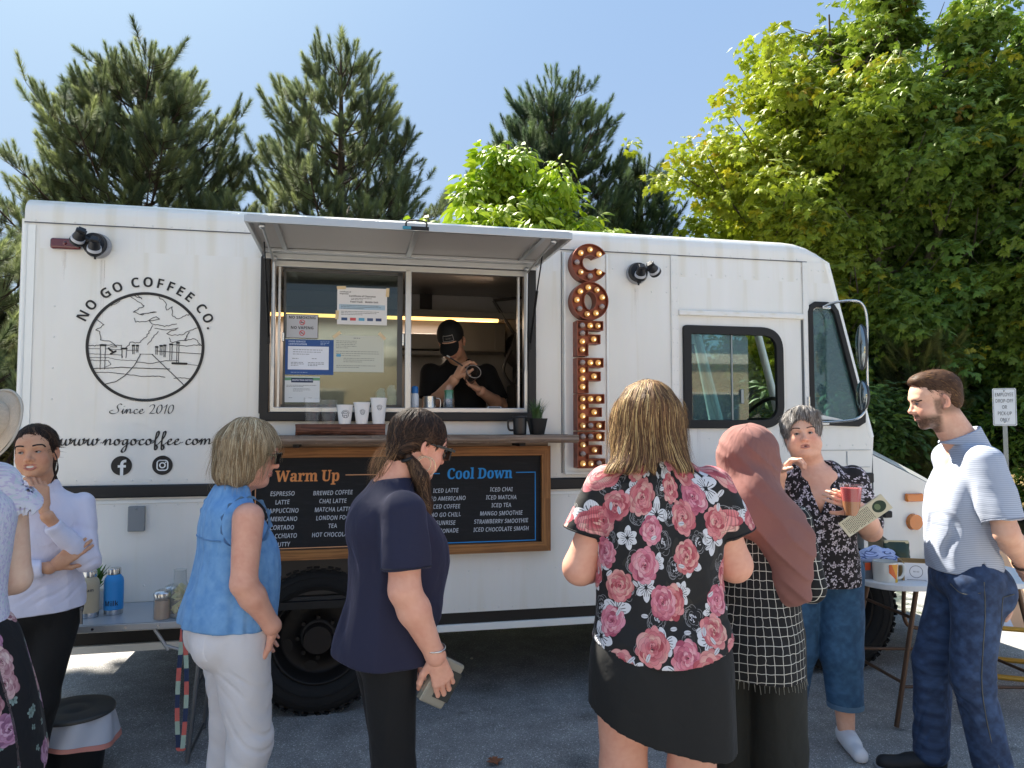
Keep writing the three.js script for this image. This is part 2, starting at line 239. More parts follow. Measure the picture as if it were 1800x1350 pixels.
  part(aw, 'frame', [bx(1.555, 0.034, 0.018, 0.498, 2.527, 0.712, 0.003), bx(0.018, 0.034, 0.69, -0.27, 2.527, 0.36, 0.003), bx(0.018, 0.034, 0.69, 1.266, 2.527, 0.36, 0.003), bx(1.53, 0.05, 0.03, 0.498, 2.515, 0.03, 0.004), bx(1.53, 0.02, 0.035, 0.498, 2.53, 0.075, 0.004), bx(0.028, 0.02, 0.62, 0.51, 2.532, 0.39, 0.003), bx(0.022, 0.016, 0.62, -0.15, 2.534, 0.39), bx(0.022, 0.016, 0.62, 1.15, 2.534, 0.39)], ALU);
  part(aw, 'handle', [tube([[0.452, 2.528, 0.722], [0.452, 2.548, 0.73], [0.475, 2.556, 0.732], [0.525, 2.556, 0.732], [0.548, 2.548, 0.73], [0.548, 2.528, 0.722]], 0.004, 20, 6), bx(0.12, 0.018, 0.004, 0.5, 2.522, 0.7225)], DARK);
  part(aw, 'brand_plate', bx(0.04, 0.014, 0.003, 0.455, 2.522, 0.7255), mat(0x2f7f96, 0.4));
  for (const [x, s] of [[-0.235, 1], [1.225, -1]]) part(aw, 'gas_strut', [rod([x, 2.06, 0.035], [x + s * 0.0, 2.34, 0.20], 0.0075), rod([x, 2.34, 0.20], [x, 2.515, 0.32], 0.004), bx(0.014, 0.06, 0.014, x, 2.05, 0.035)], mat(0x17181a, 0.4, { metalness: 0.5 }));
  for (const x of [-0.21, 1.20]) part(aw, 'stay', [rod([x, 1.9, 0.03], [x, 2.47, 0.06], 0.007), rod([x, 2.47, 0.06], [x, 2.52, 0.66], 0.006), ball(0.016, x, 2.49, 0.06), ball(0.016, x, 2.515, 0.64)], ALU);
  // cab door window, with a sliding pane drawn half open, and the quarter window
  const black = (a, b) => { const s = new THREE.Shape(a); s.holes.push(b); return s; };
  const dw = part(truck, 'door_window', metric(extrude(black(rrect(2.205, 1.565, 2.88, 2.195, [0.02, 0.15, 0.15, 0.02]).getPoints(12), rrect(2.25, 1.61, 2.838, 2.15, [0.01, 0.1, 0.1, 0.01], THREE.Path)), 0.022, 0.004).translate(0, 0, -0.006)), mat(0x0a0a0b, 0.6));
  const tint = mat(0xaecfd0, 0.02, { transmission: 0.9, thickness: 0, ior: 1.65, specularIntensity: 1 });
  part(dw, 'pane', metric(extrude(rrect(2.25, 1.61, 2.65, 2.15, [0.005, 0.04, 0.04, 0.005]), 0.004).translate(0, 0, -0.012)), tint);
  part(dw, 'pane_rail', [bx(0.008, 0.54, 0.01, 2.535, 1.88, -0.006), bx(0.02, 0.09, 0.012, 2.60, 1.76, 0.0, 0.003)], mat(0x8b9496, 0.4, { metalness: 0.7 }));
  const qw = part(truck, 'quarter_window', metric(extrude(black(poly([[3.07, 1.67], [3.085, 1.61], [3.12, 1.585], [3.42, 1.575], [3.465, 1.60], [3.468, 1.65], [3.285, 2.32], [3.255, 2.36], [3.21, 2.372], [3.12, 2.372], [3.085, 2.35], [3.07, 2.31]]).getPoints(), new THREE.Path(poly([[3.098, 1.68], [3.11, 1.63], [3.14, 1.613], [3.40, 1.603], [3.436, 1.625], [3.436, 1.655], [3.262, 2.305], [3.24, 2.335], [3.21, 2.343], [3.13, 2.343], [3.105, 2.33], [3.098, 2.30]]).getPoints())), 0.02, 0.004).translate(0, 0, -0.006)), mat(0x0a0a0b, 0.6));
  part(qw, 'pane', extrude(poly([[3.098, 1.66], [3.13, 1.61], [3.43, 1.61], [3.437, 1.64], [3.26, 2.33], [3.21, 2.343], [3.12, 2.343], [3.098, 2.31]]), 0.004).translate(0, 0, -0.01), tint);
  part(truck, 'door_hinge', [rod([3.058, 1.66, 0.016], [3.058, 1.76, 0.016], 0.009), bx(0.03, 0.09, 0.006, 3.075, 1.71, 0.012)], STEEL);
  part(truck, 'rear_view_mirror', [tube([[3.17, 2.34, 0.02], [3.20, 2.358, 0.07], [3.26, 2.362, 0.17], [3.31, 2.352, 0.19], [3.342, 2.30, 0.2], [3.345, 2.0, 0.2], [3.34, 1.75, 0.2], [3.325, 1.675, 0.2], [3.28, 1.625, 0.19], [3.20, 1.605, 0.10], [3.14, 1.60, 0.02]], 0.008, 80, 8), bx(0.06, 0.02, 0.03, 3.16, 1.592, 0.02, 0.004), bx(0.06, 0.02, 0.03, 3.19, 2.338, 0.02, 0.004)], STEEL);
  const mirror = mat(0x2a2c2e, 0.4), glass = mat(0x8d9698, 0.04, { metalness: 1 });
  const mh = (y, h, w) => { const q = (sx, o) => new THREE.SphereGeometry(1, 24, 18).scale(sx, h, w).rotateY(0.1).translate(3.315 + o, y, 0.2), m = part(truck, 'mirror_head', q(0.026, 0), mirror); part(m, 'mirror_glass', q(0.018, -0.013), glass); part(m, 'mirror_rim', new THREE.TorusGeometry(1, 0.05, 8, 40).scale(w, h, 0.1).rotateY(PI / 2 + 0.1).translate(3.308, y, 0.2), mirror); };
  mh(2.065, 0.14, 0.04); mh(1.765, 0.09, 0.045);
  // cab interior
  part(truck, 'seat', [bx(0.5, 0.14, 0.5, 2.7, 1.15, -0.65, 0.05), bx(0.14, 0.7, 0.5, 2.42, 1.5, -0.65, 0.05)], mat(0x1b1c1e, 0.8));
  part(truck, 'steering_wheel', [new THREE.TorusGeometry(0.2, 0.014, 8, 28).rotateY(PI / 2).rotateZ(-0.7).translate(3.08, 1.62, -0.65), rod([3.08, 1.62, -0.65], [3.35, 1.3, -0.65], 0.025), rod([3.08, 1.62, -0.83], [3.08, 1.62, -0.47], 0.012)], DARK);
  part(truck, 'dashboard', bx(0.35, 0.25, 1.8, 3.32, 1.38, -1.0, 0.05), mat(0x202224, 0.7));
  // nose: sloping bonnet, wing and lamps
  part(truck, 'bonnet', metric(grid(16, 24, (u, v) => { const x = lerp(3.52, 4.42, u), z = lerp(-0.03, -1.97, v), e = Math.abs(v - 0.5) * 2, y = 1.505 - (x - 3.52) * 0.46 - 0.10 * Math.pow(e, 8) - 0.25 * Math.pow(u, 7); return [x, y, z]; })), body);
  const wing = new THREE.Shape(); wing.moveTo(3.525, 0.9); wing.quadraticCurveTo(3.74, 0.82, 3.78, 0.52); wing.lineTo(4.40, 0.52); wing.lineTo(4.42, 0.98); wing.lineTo(3.525, 1.39); wing.closePath();
  part(truck, 'wing', metric(extrude(wing, 0.03, 0.004).translate(0, 0, -0.05)), body);
  part(truck, 'nose', [bx(0.04, 0.5, 1.9, 4.41, 0.75, -1.0, 0.015)], body); part(truck, 'bumper', bx(0.14, 0.16, 2.04, 4.50, 0.48, -1.0, 0.02), STEEL);
  part(truck, 'cowl_seam', [bx(0.008, 0.62, 0.004, 3.524, 1.15, -0.004)], seam);
  part(truck, 'cowl_panel', [bx(0.36, 0.004, 0.004, 3.33, 1.42, 0.003), bx(0.16, 0.004, 0.004, 3.42, 1.31, 0.003), bx(0.004, 0.09, 0.004, 3.335, 1.365, 0.003)], mat(0xa9adac, 0.6));
  part(truck, 'bonnet_catch', [rod([3.52, 1.005, 0.0], [3.58, 1.005, 0.03], 0.008), bx(0.06, 0.045, 0.03, 3.60, 1.005, 0.03, 0.01)], DARK);
  const amber = mat(0xd9760c, 0.25, { clearcoat: 1 });
  part(truck, 'marker_light', bx(0.13, 0.055, 0.03, 3.83, 1.105, 0.0, 0.012), amber); part(truck, 'turn_signal', cyl(0.05, 0.055, 0.03, 0, 0, 0, 24).rotateX(PI / 2).translate(3.83, 0.945, 0.0), amber);
  part(truck, 'tail_marker', [bx(0.145, 0.058, 0.03, -1.25, 2.524, 0.017, 0.014), ball(0.01, -1.25, 2.524, 0.032)], mat(0x5d1414, 0.25, { clearcoat: 1, clearcoatRoughness: 0.1 }));
  part(truck, 'inlet_cover', [bx(0.082, 0.13, 0.025, -0.88, 1.097, 0.006, 0.005), ball(0.006, -0.88, 1.15, 0.018)], mat(0x83898d, 0.45, { metalness: 0.3 }));
  // wheels
  const wheel = (x, z, dual) => {
    const w = part(truck, 'wheel', lathe([[0.02, 0.02], [0.09, 0.025], [0.10, 0.0], [0.135, -0.04], [0.2, -0.05], [0.215, -0.02], [0.235, 0.055], [0.25, 0.06], [0.255, 0.045]], 36).rotateX(PI / 2).translate(x, 0.4, z), mat(0x1d1b1a, 0.55, { metalness: 0.4 }));
    const ty = lathe([[0.25, -0.12], [0.27, -0.125], [0.34, -0.125], [0.38, -0.105], [0.398, -0.07], [0.4, 0], [0.398, 0.05], [0.385, 0.085], [0.35, 0.10], [0.3, 0.098], [0.265, 0.075], [0.25, 0.05]], 64).rotateX(PI / 2).translate(x, 0.4, z);
    const lugs = []; for (let k = 0; k < 44; k++) { const a = k / 44 * 2 * PI, s = k % 2 ? 1 : -1; lugs.push(bx(0.028, 0.010, 0.085, 0, 0, 0, 0).rotateY(0.25 * s).translate(0, 0.4, 0.05).rotateZ(a).translate(x, 0.4, z)); lugs.push(bx(0.028, 0.014, 0.022).translate(0, 0.385, 0.082).rotateZ(a + 0.07).translate(x, 0.4, z)); }
    for (const rr of [0.30, 0.345]) lugs.push(new THREE.TorusGeometry(rr, 0.004, 6, 60).translate(x, 0.4, z + 0.099));
    part(w, 'tyre', [ty, ...lugs], mat(0x121212, 0.85, { bumpMap: creaseBump, bumpScale: 0.003 }));
    const hub = [cyl(0.075, 0.085, 0.06, 0, 0, 0, 24).rotateX(PI / 2).translate(x, 0.4, z + 0.05)]; for (let k = 0; k < 8; k++) { const a = k / 8 * 2 * PI; hub.push(cyl(0.012, 0.012, 0.03, 0, 0, 0, 6).rotateX(PI / 2).translate(x + 0.11 * cos(a), 0.4 + 0.11 * sin(a), z + 0.012)); }
    part(w, 'hub', hub, mat(0x26211e, 0.6, { metalness: 0.4 }));
    for (let k = 0; k < 6; k++) { const a = k / 6 * 2 * PI + 0.3; part(w, 'hand_hole', cyl(0.028, 0.028, 0.004, 0, 0, 0, 14).scale(1.3, 1, 1).rotateX(PI / 2).rotateZ(PI / 2).translate(0.175, 0, 0).rotateZ(a).translate(x, 0.4, z - 0.043), DARK); }
  };
  wheel(0.04, -0.13); wheel(3.31, -0.13); wheel(0.04, -1.87); wheel(3.31, -1.87);
  // ---- lettering and logo on the rear quarter
  const ink = '#141414';
  const spaced = (c, txt, cx, cy, rad, a0, a1) => { const ch = [...txt], w = ch.map((k) => c.measureText(k).width + (k === ' ' ? 14 : 26)), tot = w.reduce((p, q) => p + q, 0); let s = 0; ch.forEach((k, i) => { const a = a0 + (a1 - a0) * (s + w[i] / 2) / tot; s += w[i]; c.save(); c.translate(cx + rad * sin(a), cy - rad * cos(a)); c.rotate(a); c.fillText(k, 0, 0); c.restore(); }); };
  const squiggle = (c, pts, w, rnd, am) => { c.lineWidth = w; c.beginPath(); pts.forEach(([x, y], i) => { if (!i) return c.moveTo(x, y); const [px, py] = pts[i - 1], n = Math.ceil(Math.hypot(x - px, y - py) / 12); for (let k = 1; k <= n; k++) c.lineTo(lerp(px, x, k / n) + (rnd() - 0.5) * am, lerp(py, y, k / n) + (rnd() - 0.5) * am); }); c.stroke(); };
  decal(truck, 'logo', 0.84, 0.84, -0.857, 2.06, 0.004, 1024, (c) => {
    const S = 1024 / 0.84, cx = 512, cy = 512 + 0.062 * S, Rr = 0.283 * S, rn = rng(12); c.strokeStyle = c.fillStyle = ink; c.lineJoin = c.lineCap = 'round';
    c.lineWidth = 18; c.beginPath(); c.arc(cx, cy, Rr, 0, 7); c.stroke();
    c.font = 'bold 88px sans-serif'; c.textAlign = 'center'; c.textBaseline = 'middle'; spaced(c, 'NO GO COFFEE CO.', cx, cy, Rr + 74, -1.20, 1.29);
    c.save(); c.beginPath(); c.arc(cx, cy, Rr - 8, 0, 7); c.clip();
    const u = (x, y) => [cx + (x - 655) / 512 * Rr, cy + (y - 680) / 462 * Rr], L = (pts, w = 4, am = 2) => squiggle(c, pts.map((p) => u(...p)), w, rn, am);
    L([[610, 745], [560, 840], [480, 930], [400, 985], [290, 1010]], 5, 1); L([[710, 745], [860, 880], [1015, 1020]], 5, 1); L([[600, 745], [720, 745]], 3, 1);
    L([[140, 680], [210, 680], [250, 670], [440, 675], [450, 780]], 4, 6); L([[140, 705], [250, 705]], 3); L([[300, 705], [440, 710]], 3); L([[150, 750], [440, 755]], 3); L([[490, 715], [590, 712]], 3); L([[740, 715], [1170, 735]], 4, 1); L([[880, 655], [1000, 670], [1140, 655]], 4, 8);
    for (const [x, y0, y1, w] of [[280, 675, 880, 22], [465, 700, 780, 20], [545, 672, 745, 7], [580, 672, 730, 6], [750, 680, 745, 7], [790, 670, 750, 8], [822, 665, 765, 7], [878, 655, 790, 10], [940, 640, 810, 9]]) { L([[x - w, y0], [x - w * 0.9, y1]], 4, 2); L([[x + w, y0], [x + w * 0.9, y1]], 4, 2); c.lineWidth = 16; const [a, b] = u(x - w, y0), [d] = u(x + w, y0); c.lineWidth = 12; c.beginPath(); c.moveTo(a, b); c.lineTo(d, b); c.stroke(); }
    L([[220, 455], [285, 500], [215, 545], [250, 560], [260, 630], [340, 640], [400, 685], [340, 690]], 4, 5); L([[510, 250], [630, 325], [540, 380], [600, 405], [735, 375], [600, 400]], 4, 7); L([[545, 435], [560, 465], [640, 465], [770, 435], [740, 415], [680, 445], [700, 480], [820, 500], [920, 475]], 4, 6); L([[710, 495], [650, 600], [590, 650], [520, 640], [490, 690], [440, 700]], 4, 8); L([[760, 545], [700, 620], [670, 665]], 4, 8); L([[730, 520], [860, 530], [940, 510], [840, 560], [870, 575], [980, 570], [1040, 530], [1130, 500]], 4, 6); L([[760, 245], [820, 290], [830, 355], [880, 330], [880, 400], [940, 430], [1040, 385]], 4, 10); L([[860, 600], [880, 640], [990, 620], [1040, 545], [1000, 620], [1090, 600], [1160, 665]], 4, 7); L([[340, 335], [420, 290]], 3, 6); L([[520, 235], [610, 265], [560, 230]], 4, 6);
    L([[190, 875], [340, 870], [450, 860], [540, 865], [870, 870]], 5, 2); L([[215, 910], [320, 905], [430, 915], [620, 935], [780, 935], [830, 942]], 4, 3); L([[150, 780], [330, 780], [440, 800], [570, 800]], 3, 3); L([[580, 815], [700, 825], [820, 800], [940, 795]], 4, 3); L([[910, 950], [1000, 945], [1060, 955]], 4, 4); L([[1030, 825], [1150, 840]], 3, 2); L([[155, 805], [330, 805], [355, 840], [300, 860]], 3, 5);
    c.lineWidth = 14; c.beginPath(); c.moveTo(...u(895, 820)); c.lineTo(...u(1020, 822)); c.stroke(); L([[330, 700], [370, 735], [350, 745], [390, 725]], 12, 4); c.restore();
  });
  const drip = (x, y, h, a) => decal(truck, 'rust_streak', 0.05, h, x, y - h / 2, 0.003, 64, (c, w, hh) => { const r = rng(Math.round(x * 99 + 500)); for (let k = 0; k < 26; k++) { const px = 32 + (r() - 0.5) * 34; c.fillStyle = `rgba(150,105,60,${a * r()})`; c.fillRect(px, 0, 1 + r() * 3, hh * (0.2 + 0.8 * r() * r())); } });
  drip(-1.08, 2.45, 0.42, 0.10); drip(-1.26, 2.49, 0.25, 0.08); drip(1.90, 2.42, 0.30, 0.08); drip(3.04, 2.60, 0.2, 0.16); drip(2.15, 2.62, 0.5, 0.05); drip(-0.27, 1.58, 0.25, 0.07); drip(2.3, 1.56, 0.3, 0.06);
  // brush script drawn with a slanted nib
  const script = (c, glyphs, x, y, s, nib) => { c.strokeStyle = ink; c.lineCap = c.lineJoin = 'round'; for (const k of glyphs) { const [w, d] = LET[k]; for (let q = -3; q <= 3; q++) { c.save(); c.translate(x + q * nib * 0.30, y + q * nib * -0.18); c.scale(s, s); c.lineWidth = nib * 0.55 / s; c.stroke(new Path2D(d)); c.restore(); } x += w * s; } return x; };
  const LET = { w: [62, 'M-6 -8 Q8 -30 14 -32 Q4 -4 14 0 Q26 2 34 -30 Q26 -2 36 0 Q52 0 54 -30 Q56 -36 50 -32 Q50 -22 64 -26'], n: [46, 'M-4 -10 Q4 -26 10 -30 L6 0 Q14 -28 26 -30 Q34 -30 28 -8 Q28 4 44 -10'], o: [38, 'M24 -28 Q6 -34 4 -12 Q4 2 16 0 Q30 -4 26 -24 Q24 -32 20 -26 Q26 -16 40 -22'], g: [40, 'M26 -26 Q10 -34 5 -12 Q4 2 14 -2 Q24 -8 28 -28 Q26 10 16 32 Q4 44 0 30 Q2 14 40 -12'], c: [34, 'M26 -24 Q22 -34 10 -24 Q0 -4 12 0 Q22 2 34 -12'], f: [32, 'M-4 -8 Q26 -40 28 -62 Q26 -76 18 -66 Q8 -30 8 20 Q14 34 20 16 Q20 2 8 0 Q20 4 32 -12'], e: [34, 'M4 -12 Q24 -16 24 -26 Q18 -36 8 -20 Q2 0 14 0 Q24 0 34 -12'], m: [66, 'M-4 -10 Q4 -26 10 -30 L6 0 Q14 -28 24 -30 Q30 -28 24 0 Q34 -30 44 -30 Q52 -28 46 -8 Q46 4 64 -14'], '.': [22, 'M8 -12 L10 -12'],
    S: [58, 'M56 -58 Q48 -70 34 -56 Q24 -44 34 -32 Q44 -14 24 -4 Q0 6 -14 -6 Q-20 -20 4 -22'], i: [20, 'M-4 -8 Q4 -22 8 -30 Q-2 4 8 0 Q14 -2 20 -12 M12 -46 L16 -48'], ' ': [26, ''], 2: [44, 'M6 -46 Q20 -66 34 -56 Q40 -40 10 -6 Q2 2 12 -4 Q28 2 42 -6'], 0: [42, 'M28 -58 Q8 -52 4 -18 Q6 4 20 -4 Q38 -22 36 -50 Q32 -62 24 -56'], 1: [28, 'M6 -42 Q20 -52 26 -60 L10 0'] };
  decal(truck, 'since_lettering', 0.36, 0.12, -0.855, 1.664, 0.004, 768, (c) => script(c, [...'Since 2010'], 50, 170, 1.72, 4.6));
  decal(truck, 'web_address', 0.80, 0.2, -0.87, 1.49, 0.004, 1024, (c) => script(c, [...'www.nogocoffee.com'], 14, 140, 1.30, 4.8));
  decal(truck, 'social_icon', 0.104, 0.104, -0.96, 1.373, 0.004, 128, (c) => { c.fillStyle = ink; c.beginPath(); c.arc(64, 64, 62, 0, 7); c.fill(); c.fillStyle = '#e6e8e6'; c.fillRect(56, 50, 19, 78); c.fillRect(42, 60, 48, 16); c.lineWidth = 18; c.strokeStyle = '#e6e8e6'; c.beginPath(); c.moveTo(65.5, 60); c.quadraticCurveTo(64, 33, 92, 34); c.stroke(); });
  decal(truck, 'social_icon', 0.104, 0.104, -0.762, 1.373, 0.004, 128, (c) => { c.fillStyle = ink; c.beginPath(); c.arc(64, 64, 62, 0, 7); c.fill(); c.strokeStyle = '#e6e8e6'; c.lineWidth = 8; c.beginPath(); c.roundRect(32, 32, 64, 64, 18); c.stroke(); c.beginPath(); c.arc(64, 64, 16, 0, 7); c.stroke(); c.fillStyle = '#e6e8e6'; c.beginPath(); c.arc(83, 45, 5, 0, 7); c.fill(); });
  // ---- fittings inside the serving bay
  const shelf = part(truck, 'wall_shelf', [bx(3.0, 0.02, 0.26, 0.35, 2.47, -1.72), bx(3.0, 0.05, 0.012, 0.35, 2.455, -1.595)], mat(0x8c847a, 0.5));
  part(shelf, 'led_strip', rod([-1.0, 2.425, -1.66], [1.37, 2.425, -1.66], 0.014, 0.014, 12), mat(0xffc070, 0.5, { emissive: new THREE.Color(1, 0.55, 0.16), emissiveIntensity: 1.0 }));
  const ll = new THREE.RectAreaLight(new THREE.Color(1, 0.86, 0.74), 13, 2.3, 0.03); ll.position.set(0.18, 2.405, -1.655); ll.rotation.x = -PI / 2; truck.add(ll);
  part(truck, 'wall_cabinet', [bx(0.40, 0.24, 0.26, 1.22, 2.28, -1.72, 0.01), bx(0.02, 0.2, 0.01, 1.08, 2.28, -1.585), bx(0.02, 0.2, 0.01, 1.34, 2.28, -1.585)], mat(0x8f857a, 0.35, { metalness: 0.7 }));
  part(truck, 'wall_rack', [bx(0.36, 0.03, 0.2, 0.76, 2.15, -1.74), bx(0.34, 0.13, 0.2, 0.74, 2.24, -1.74, 0.01), rod([0.58, 2.16, -1.62], [0.58, 2.34, -1.66], 0.008), rod([0.94, 2.16, -1.62], [0.94, 2.34, -1.66], 0.008)], mat(0x77706a, 0.4, { metalness: 0.5 }));
  part(truck, 'water_boiler', [cyl(0.17, 0.17, 0.34, 0, 0, 0, 28).rotateX(PI / 2).translate(1.62, 2.20, -1.66), new THREE.TorusGeometry(0.15, 0.012, 8, 30).translate(1.68, 2.20, -1.4), rod([1.32, 2.58, -1.6], [1.50, 2.3, -1.6], 0.012), rod([1.32, 2.58, -1.6], [1.6, 2.62, -1.6], 0.012), tube([[1.45, 2.2, -1.5], [1.38, 2.0, -1.48], [1.45, 1.9, -1.46], [1.5, 2.0, -1.46], [1.7, 2.0, -1.44]], 0.012, 30, 6)], mat(0x5a544e, 0.45, { metalness: 0.4 }));
  part(truck, 'picture_frame', bx(0.1, 0.14, 0.02, 0.80, 2.60, -1.845), mat(0x2b1c14, 0.6));
  part(truck, 'back_counter', [bx(2.9, 0.04, 0.45, 0.35, 1.5, -1.62, 0.01), bx(2.9, 0.85, 0.42, 0.35, 1.05, -1.63)], mat(0x3a2a22, 0.6));
  part(truck, 'coffee_machine', [bx(0.36, 0.36, 0.34, 1.62, 1.72, -1.5, 0.02), rod([1.52, 1.75, -1.3], [1.52, 1.95, -1.3], 0.016), rod([1.60, 1.75, -1.3], [1.60, 1.95, -1.3], 0.016), rod([1.68, 1.75, -1.3], [1.68, 1.95, -1.3], 0.016), bx(0.3, 0.3, 0.3, 1.66, 1.95, -1.62, 0.02)], mat(0x181716, 0.35, { metalness: 0.6 }));
  part(truck, 'serving_counter', [bx(1.6, 0.03, 0.34, 0.5, 1.635, -0.20, 0.005), bx(1.6, 0.96, 0.3, 0.5, 1.13, -0.2)], mat(0x26211f, 0.4));
}
// ---------- things fixed to or standing on the truck ----------
const oak = woodTex('#a8723c', '#74481f', 31, [1.2, 6]), slab = woodTex('#94806d', '#665242', 33, [0.8, 5]), slabDark = woodTex('#7e513c', '#45281d', 35, [1.0, 8]);
{ // menu board
  const b = thing('menu_board', 'wide chalk menu board in an oak frame under the serving shelf', 'menu board', tw(0.49, 1.16, 0.02), TA);
  const W = 1.70, H = 0.60, wood = mat(0xffffff, 0.55, { map: oak, bumpMap: oak, bumpScale: 0.001 });
  const mitre = (L, t) => extrude(poly([[-L / 2, 0], [L / 2, 0], [L / 2 - t, t], [-L / 2 + t, t]]), 0.034, 0.002), t = 0.05;
  part(b, 'frame_rail', metric(mitre(W, t)).translate(0, -H / 2, 0), wood); part(b, 'frame_rail', metric(mitre(W, t)).rotateZ(PI).translate(0, H / 2, 0), wood);
  part(b, 'frame_rail', metric(mitre(H, t)).rotateZ(PI / 2).translate(W / 2, 0, 0), wood); part(b, 'frame_rail', metric(mitre(H, t)).rotateZ(-PI / 2).translate(-W / 2, 0, 0), wood);
  const bw = W - 2 * t + 0.01, bh = H - 2 * t + 0.01;
  const tex = canvasTex(2048, Math.round(2048 * bh / bw), (c, w, h) => {
    c.fillStyle = '#111214'; c.fillRect(0, 0, w, h); const r = rng(3);
    for (let i = 0; i < 2600; i++) { c.fillStyle = `rgba(200,205,210,${r() * 0.02})`; c.fillRect(r() * w, r() * h, 30 + r() * 120, 2 + r() * 10); }
    const S = w / bw, X = (s) => (s - 0.49 + bw / 2) * S, Y = (y) => (1.16 + bh / 2 - y) * S;
    const hand = (txt, cx, cy, sz, wmax) => { c.font = `${sz}px sans-serif`; c.fillStyle = '#c4cad0'; c.textBaseline = 'middle'; c.textAlign = 'left'; let tot = 0; const k = 0.86, ch = [...txt]; ch.forEach((q) => { tot += c.measureText(q).width * k + 1; }); let x = X(cx) - tot / 2; for (const q of ch) { c.save(); c.translate(x, Y(cy) + (r() - 0.5) * 3.2); c.rotate((r() - 0.5) * 0.07); c.transform(k, 0, -0.1, 1 + (r() - 0.5) * 0.08, 0, 0); c.fillText(q, 0, 0); c.lineWidth = 1.6; c.strokeStyle = '#c4cad0'; c.strokeText(q, 0, 0); c.restore(); x += c.measureText(q).width * k + 1; } };
    const col = (list, cx, y0, dy) => list.forEach((q, i) => hand(q, cx, y0 - i * dy, 40));
    col(['ESPRESSO', 'LATTE', 'CAPPUCCINO', 'AMERICANO', 'CORTADO', 'MACCHIATO', 'NUTTY'], -0.150, 1.214, 0.0452);
    col(['BREWED COFFEE', 'CHAI LATTE', 'MATCHA LATTE', 'LONDON FOG', 'TEA', 'HOT CHOCOLATE'], 0.115, 1.214, 0.0452);
    col(['ICED LATTE', 'ICED AMERICANO', 'ICED COFFEE', 'NO GO CHILL', 'SUNRISE', 'LEMONADE'], 0.735, 1.214, 0.0452);
    col(['ICED CHAI', 'ICED MATCHA', 'ICED TEA', 'MANGO SMOOTHIE', 'STRAWBERRY SMOOTHIE', 'ICED CHOCOLATE SMASH'], 1.055, 1.214, 0.0452);
    const head = (txt, cx, cy, colr) => { c.save(); c.translate(X(cx), Y(cy)); c.transform(0.86, 0, -0.06, 1, 0, 0); c.font = 'bold 104px serif'; c.textAlign = 'center'; c.textBaseline = 'middle'; c.fillStyle = c.strokeStyle = colr; c.lineJoin = 'round'; c.lineWidth = 3; c.fillText(txt, 0, 0); c.strokeText(txt, 0, 0); c.restore(); };
    head('Warm Up', -0.02, 1.308, '#e89a5c'); head('Cool Down', 0.93, 1.308, '#2f95dd');
    c.lineWidth = 7; const box = (col2, x0, x1, g0, g1) => { c.strokeStyle = col2; c.beginPath(); c.moveTo(X(g0), Y(1.31)); c.lineTo(X(x0), Y(1.31)); c.lineTo(X(x0), Y(0.92)); c.lineTo(X(x1), Y(0.92)); c.lineTo(X(x1), Y(1.31)); c.lineTo(X(g1), Y(1.31)); c.stroke(); };
    box('#e0a577', -0.29, 0.37, -0.24, 0.18); box('#2f95dd', 0.58, 1.255, 0.70, 1.14);
  });
  part(b, 'chalkboard', new THREE.PlaneGeometry(bw, bh).translate(0, 0, 0.012), mat(0xffffff, 0.75, { map: tex })); part(b, 'backing', bx(bw, bh, 0.01, 0, 0, 0.003), DARK);
}
{ // live-edge serving shelf and the riser on it
  const sh = thing('serving_shelf', 'long weathered live edge timber shelf below the serving window', 'shelf', tw(0.53, 1.508, 0), TA);
  const edge = (L, D, T, seed, m) => { const g = bx(L, T, D, 0, 0, 0); const gg = new THREE.BoxGeometry(L, T, D, 90, 5, 8), p = gg.attributes.position; for (let i = 0; i < p.count; i++) { const x = p.getX(i), y = p.getY(i), z = p.getZ(i); if (z > D / 2 - 0.001) p.setZ(i, z + 0.014 * noise(x * 7, y * 30, seed) + 0.008 * noise(x * 30, y * 60, seed) - 0.012 * Math.pow(Math.abs(y) / T * 2, 3)); if (Math.abs(y) > T / 2 - 0.001) p.setY(i, y + 0.003 * noise(x * 6, z * 20, seed)); if (Math.abs(x) > L / 2 - 0.001) p.setX(i, x + 0.015 * noise(y * 12, z * 9, seed) * Math.sign(x)); } gg.computeVertexNormals(); return metric(gg); };
  part(sh, 'shelf_board', edge(1.80, 0.30, 0.042, 3).translate(0, 0, 0.165), mat(0xffffff, 0.75, { map: slab, bumpMap: slab, bumpScale: 0.004 }));
  part(sh, 'bearer', bx(1.66, 0.035, 0.03, -0.03, -0.036, 0.025), mat(0xffffff, 0.7, { map: slab }));
  for (const x of [-0.6, 0, 0.6]) part(sh, 'bracket', bx(0.03, 0.02, 0.24, x, -0.03, 0.13), DARK);
  const ri = thing('wooden_riser', 'thick dark reclaimed timber block raising the sample cups', 'riser', tw(0.155, 1.532, 0.17), TA);
  part(ri, 'block', edge(0.46, 0.14, 0.056, 8).translate(0, 0.029, 0), mat(0xffffff, 0.8, { map: slabDark, bumpMap: slabDark, bumpScale: 0.006 }));
}
const PAPER = mat(0xeceae6, 0.55), CLEAR = mat(0xffffff, 0.04, { transmission: 1, thickness: 0, ior: 1.45 });
function cupGeo(r0, r1, h) { return lathe([[0.0001, 0.004], [r0 - 0.002, 0.004], [r0, 0], [lerp(r0, r1, 0.5), h / 2], [r1, h - 0.003], [r1 + 0.0025, h], [r1 + 0.001, h + 0.003], [r1 - 0.002, h], [r0 - 0.003, 0.006]], 28); }
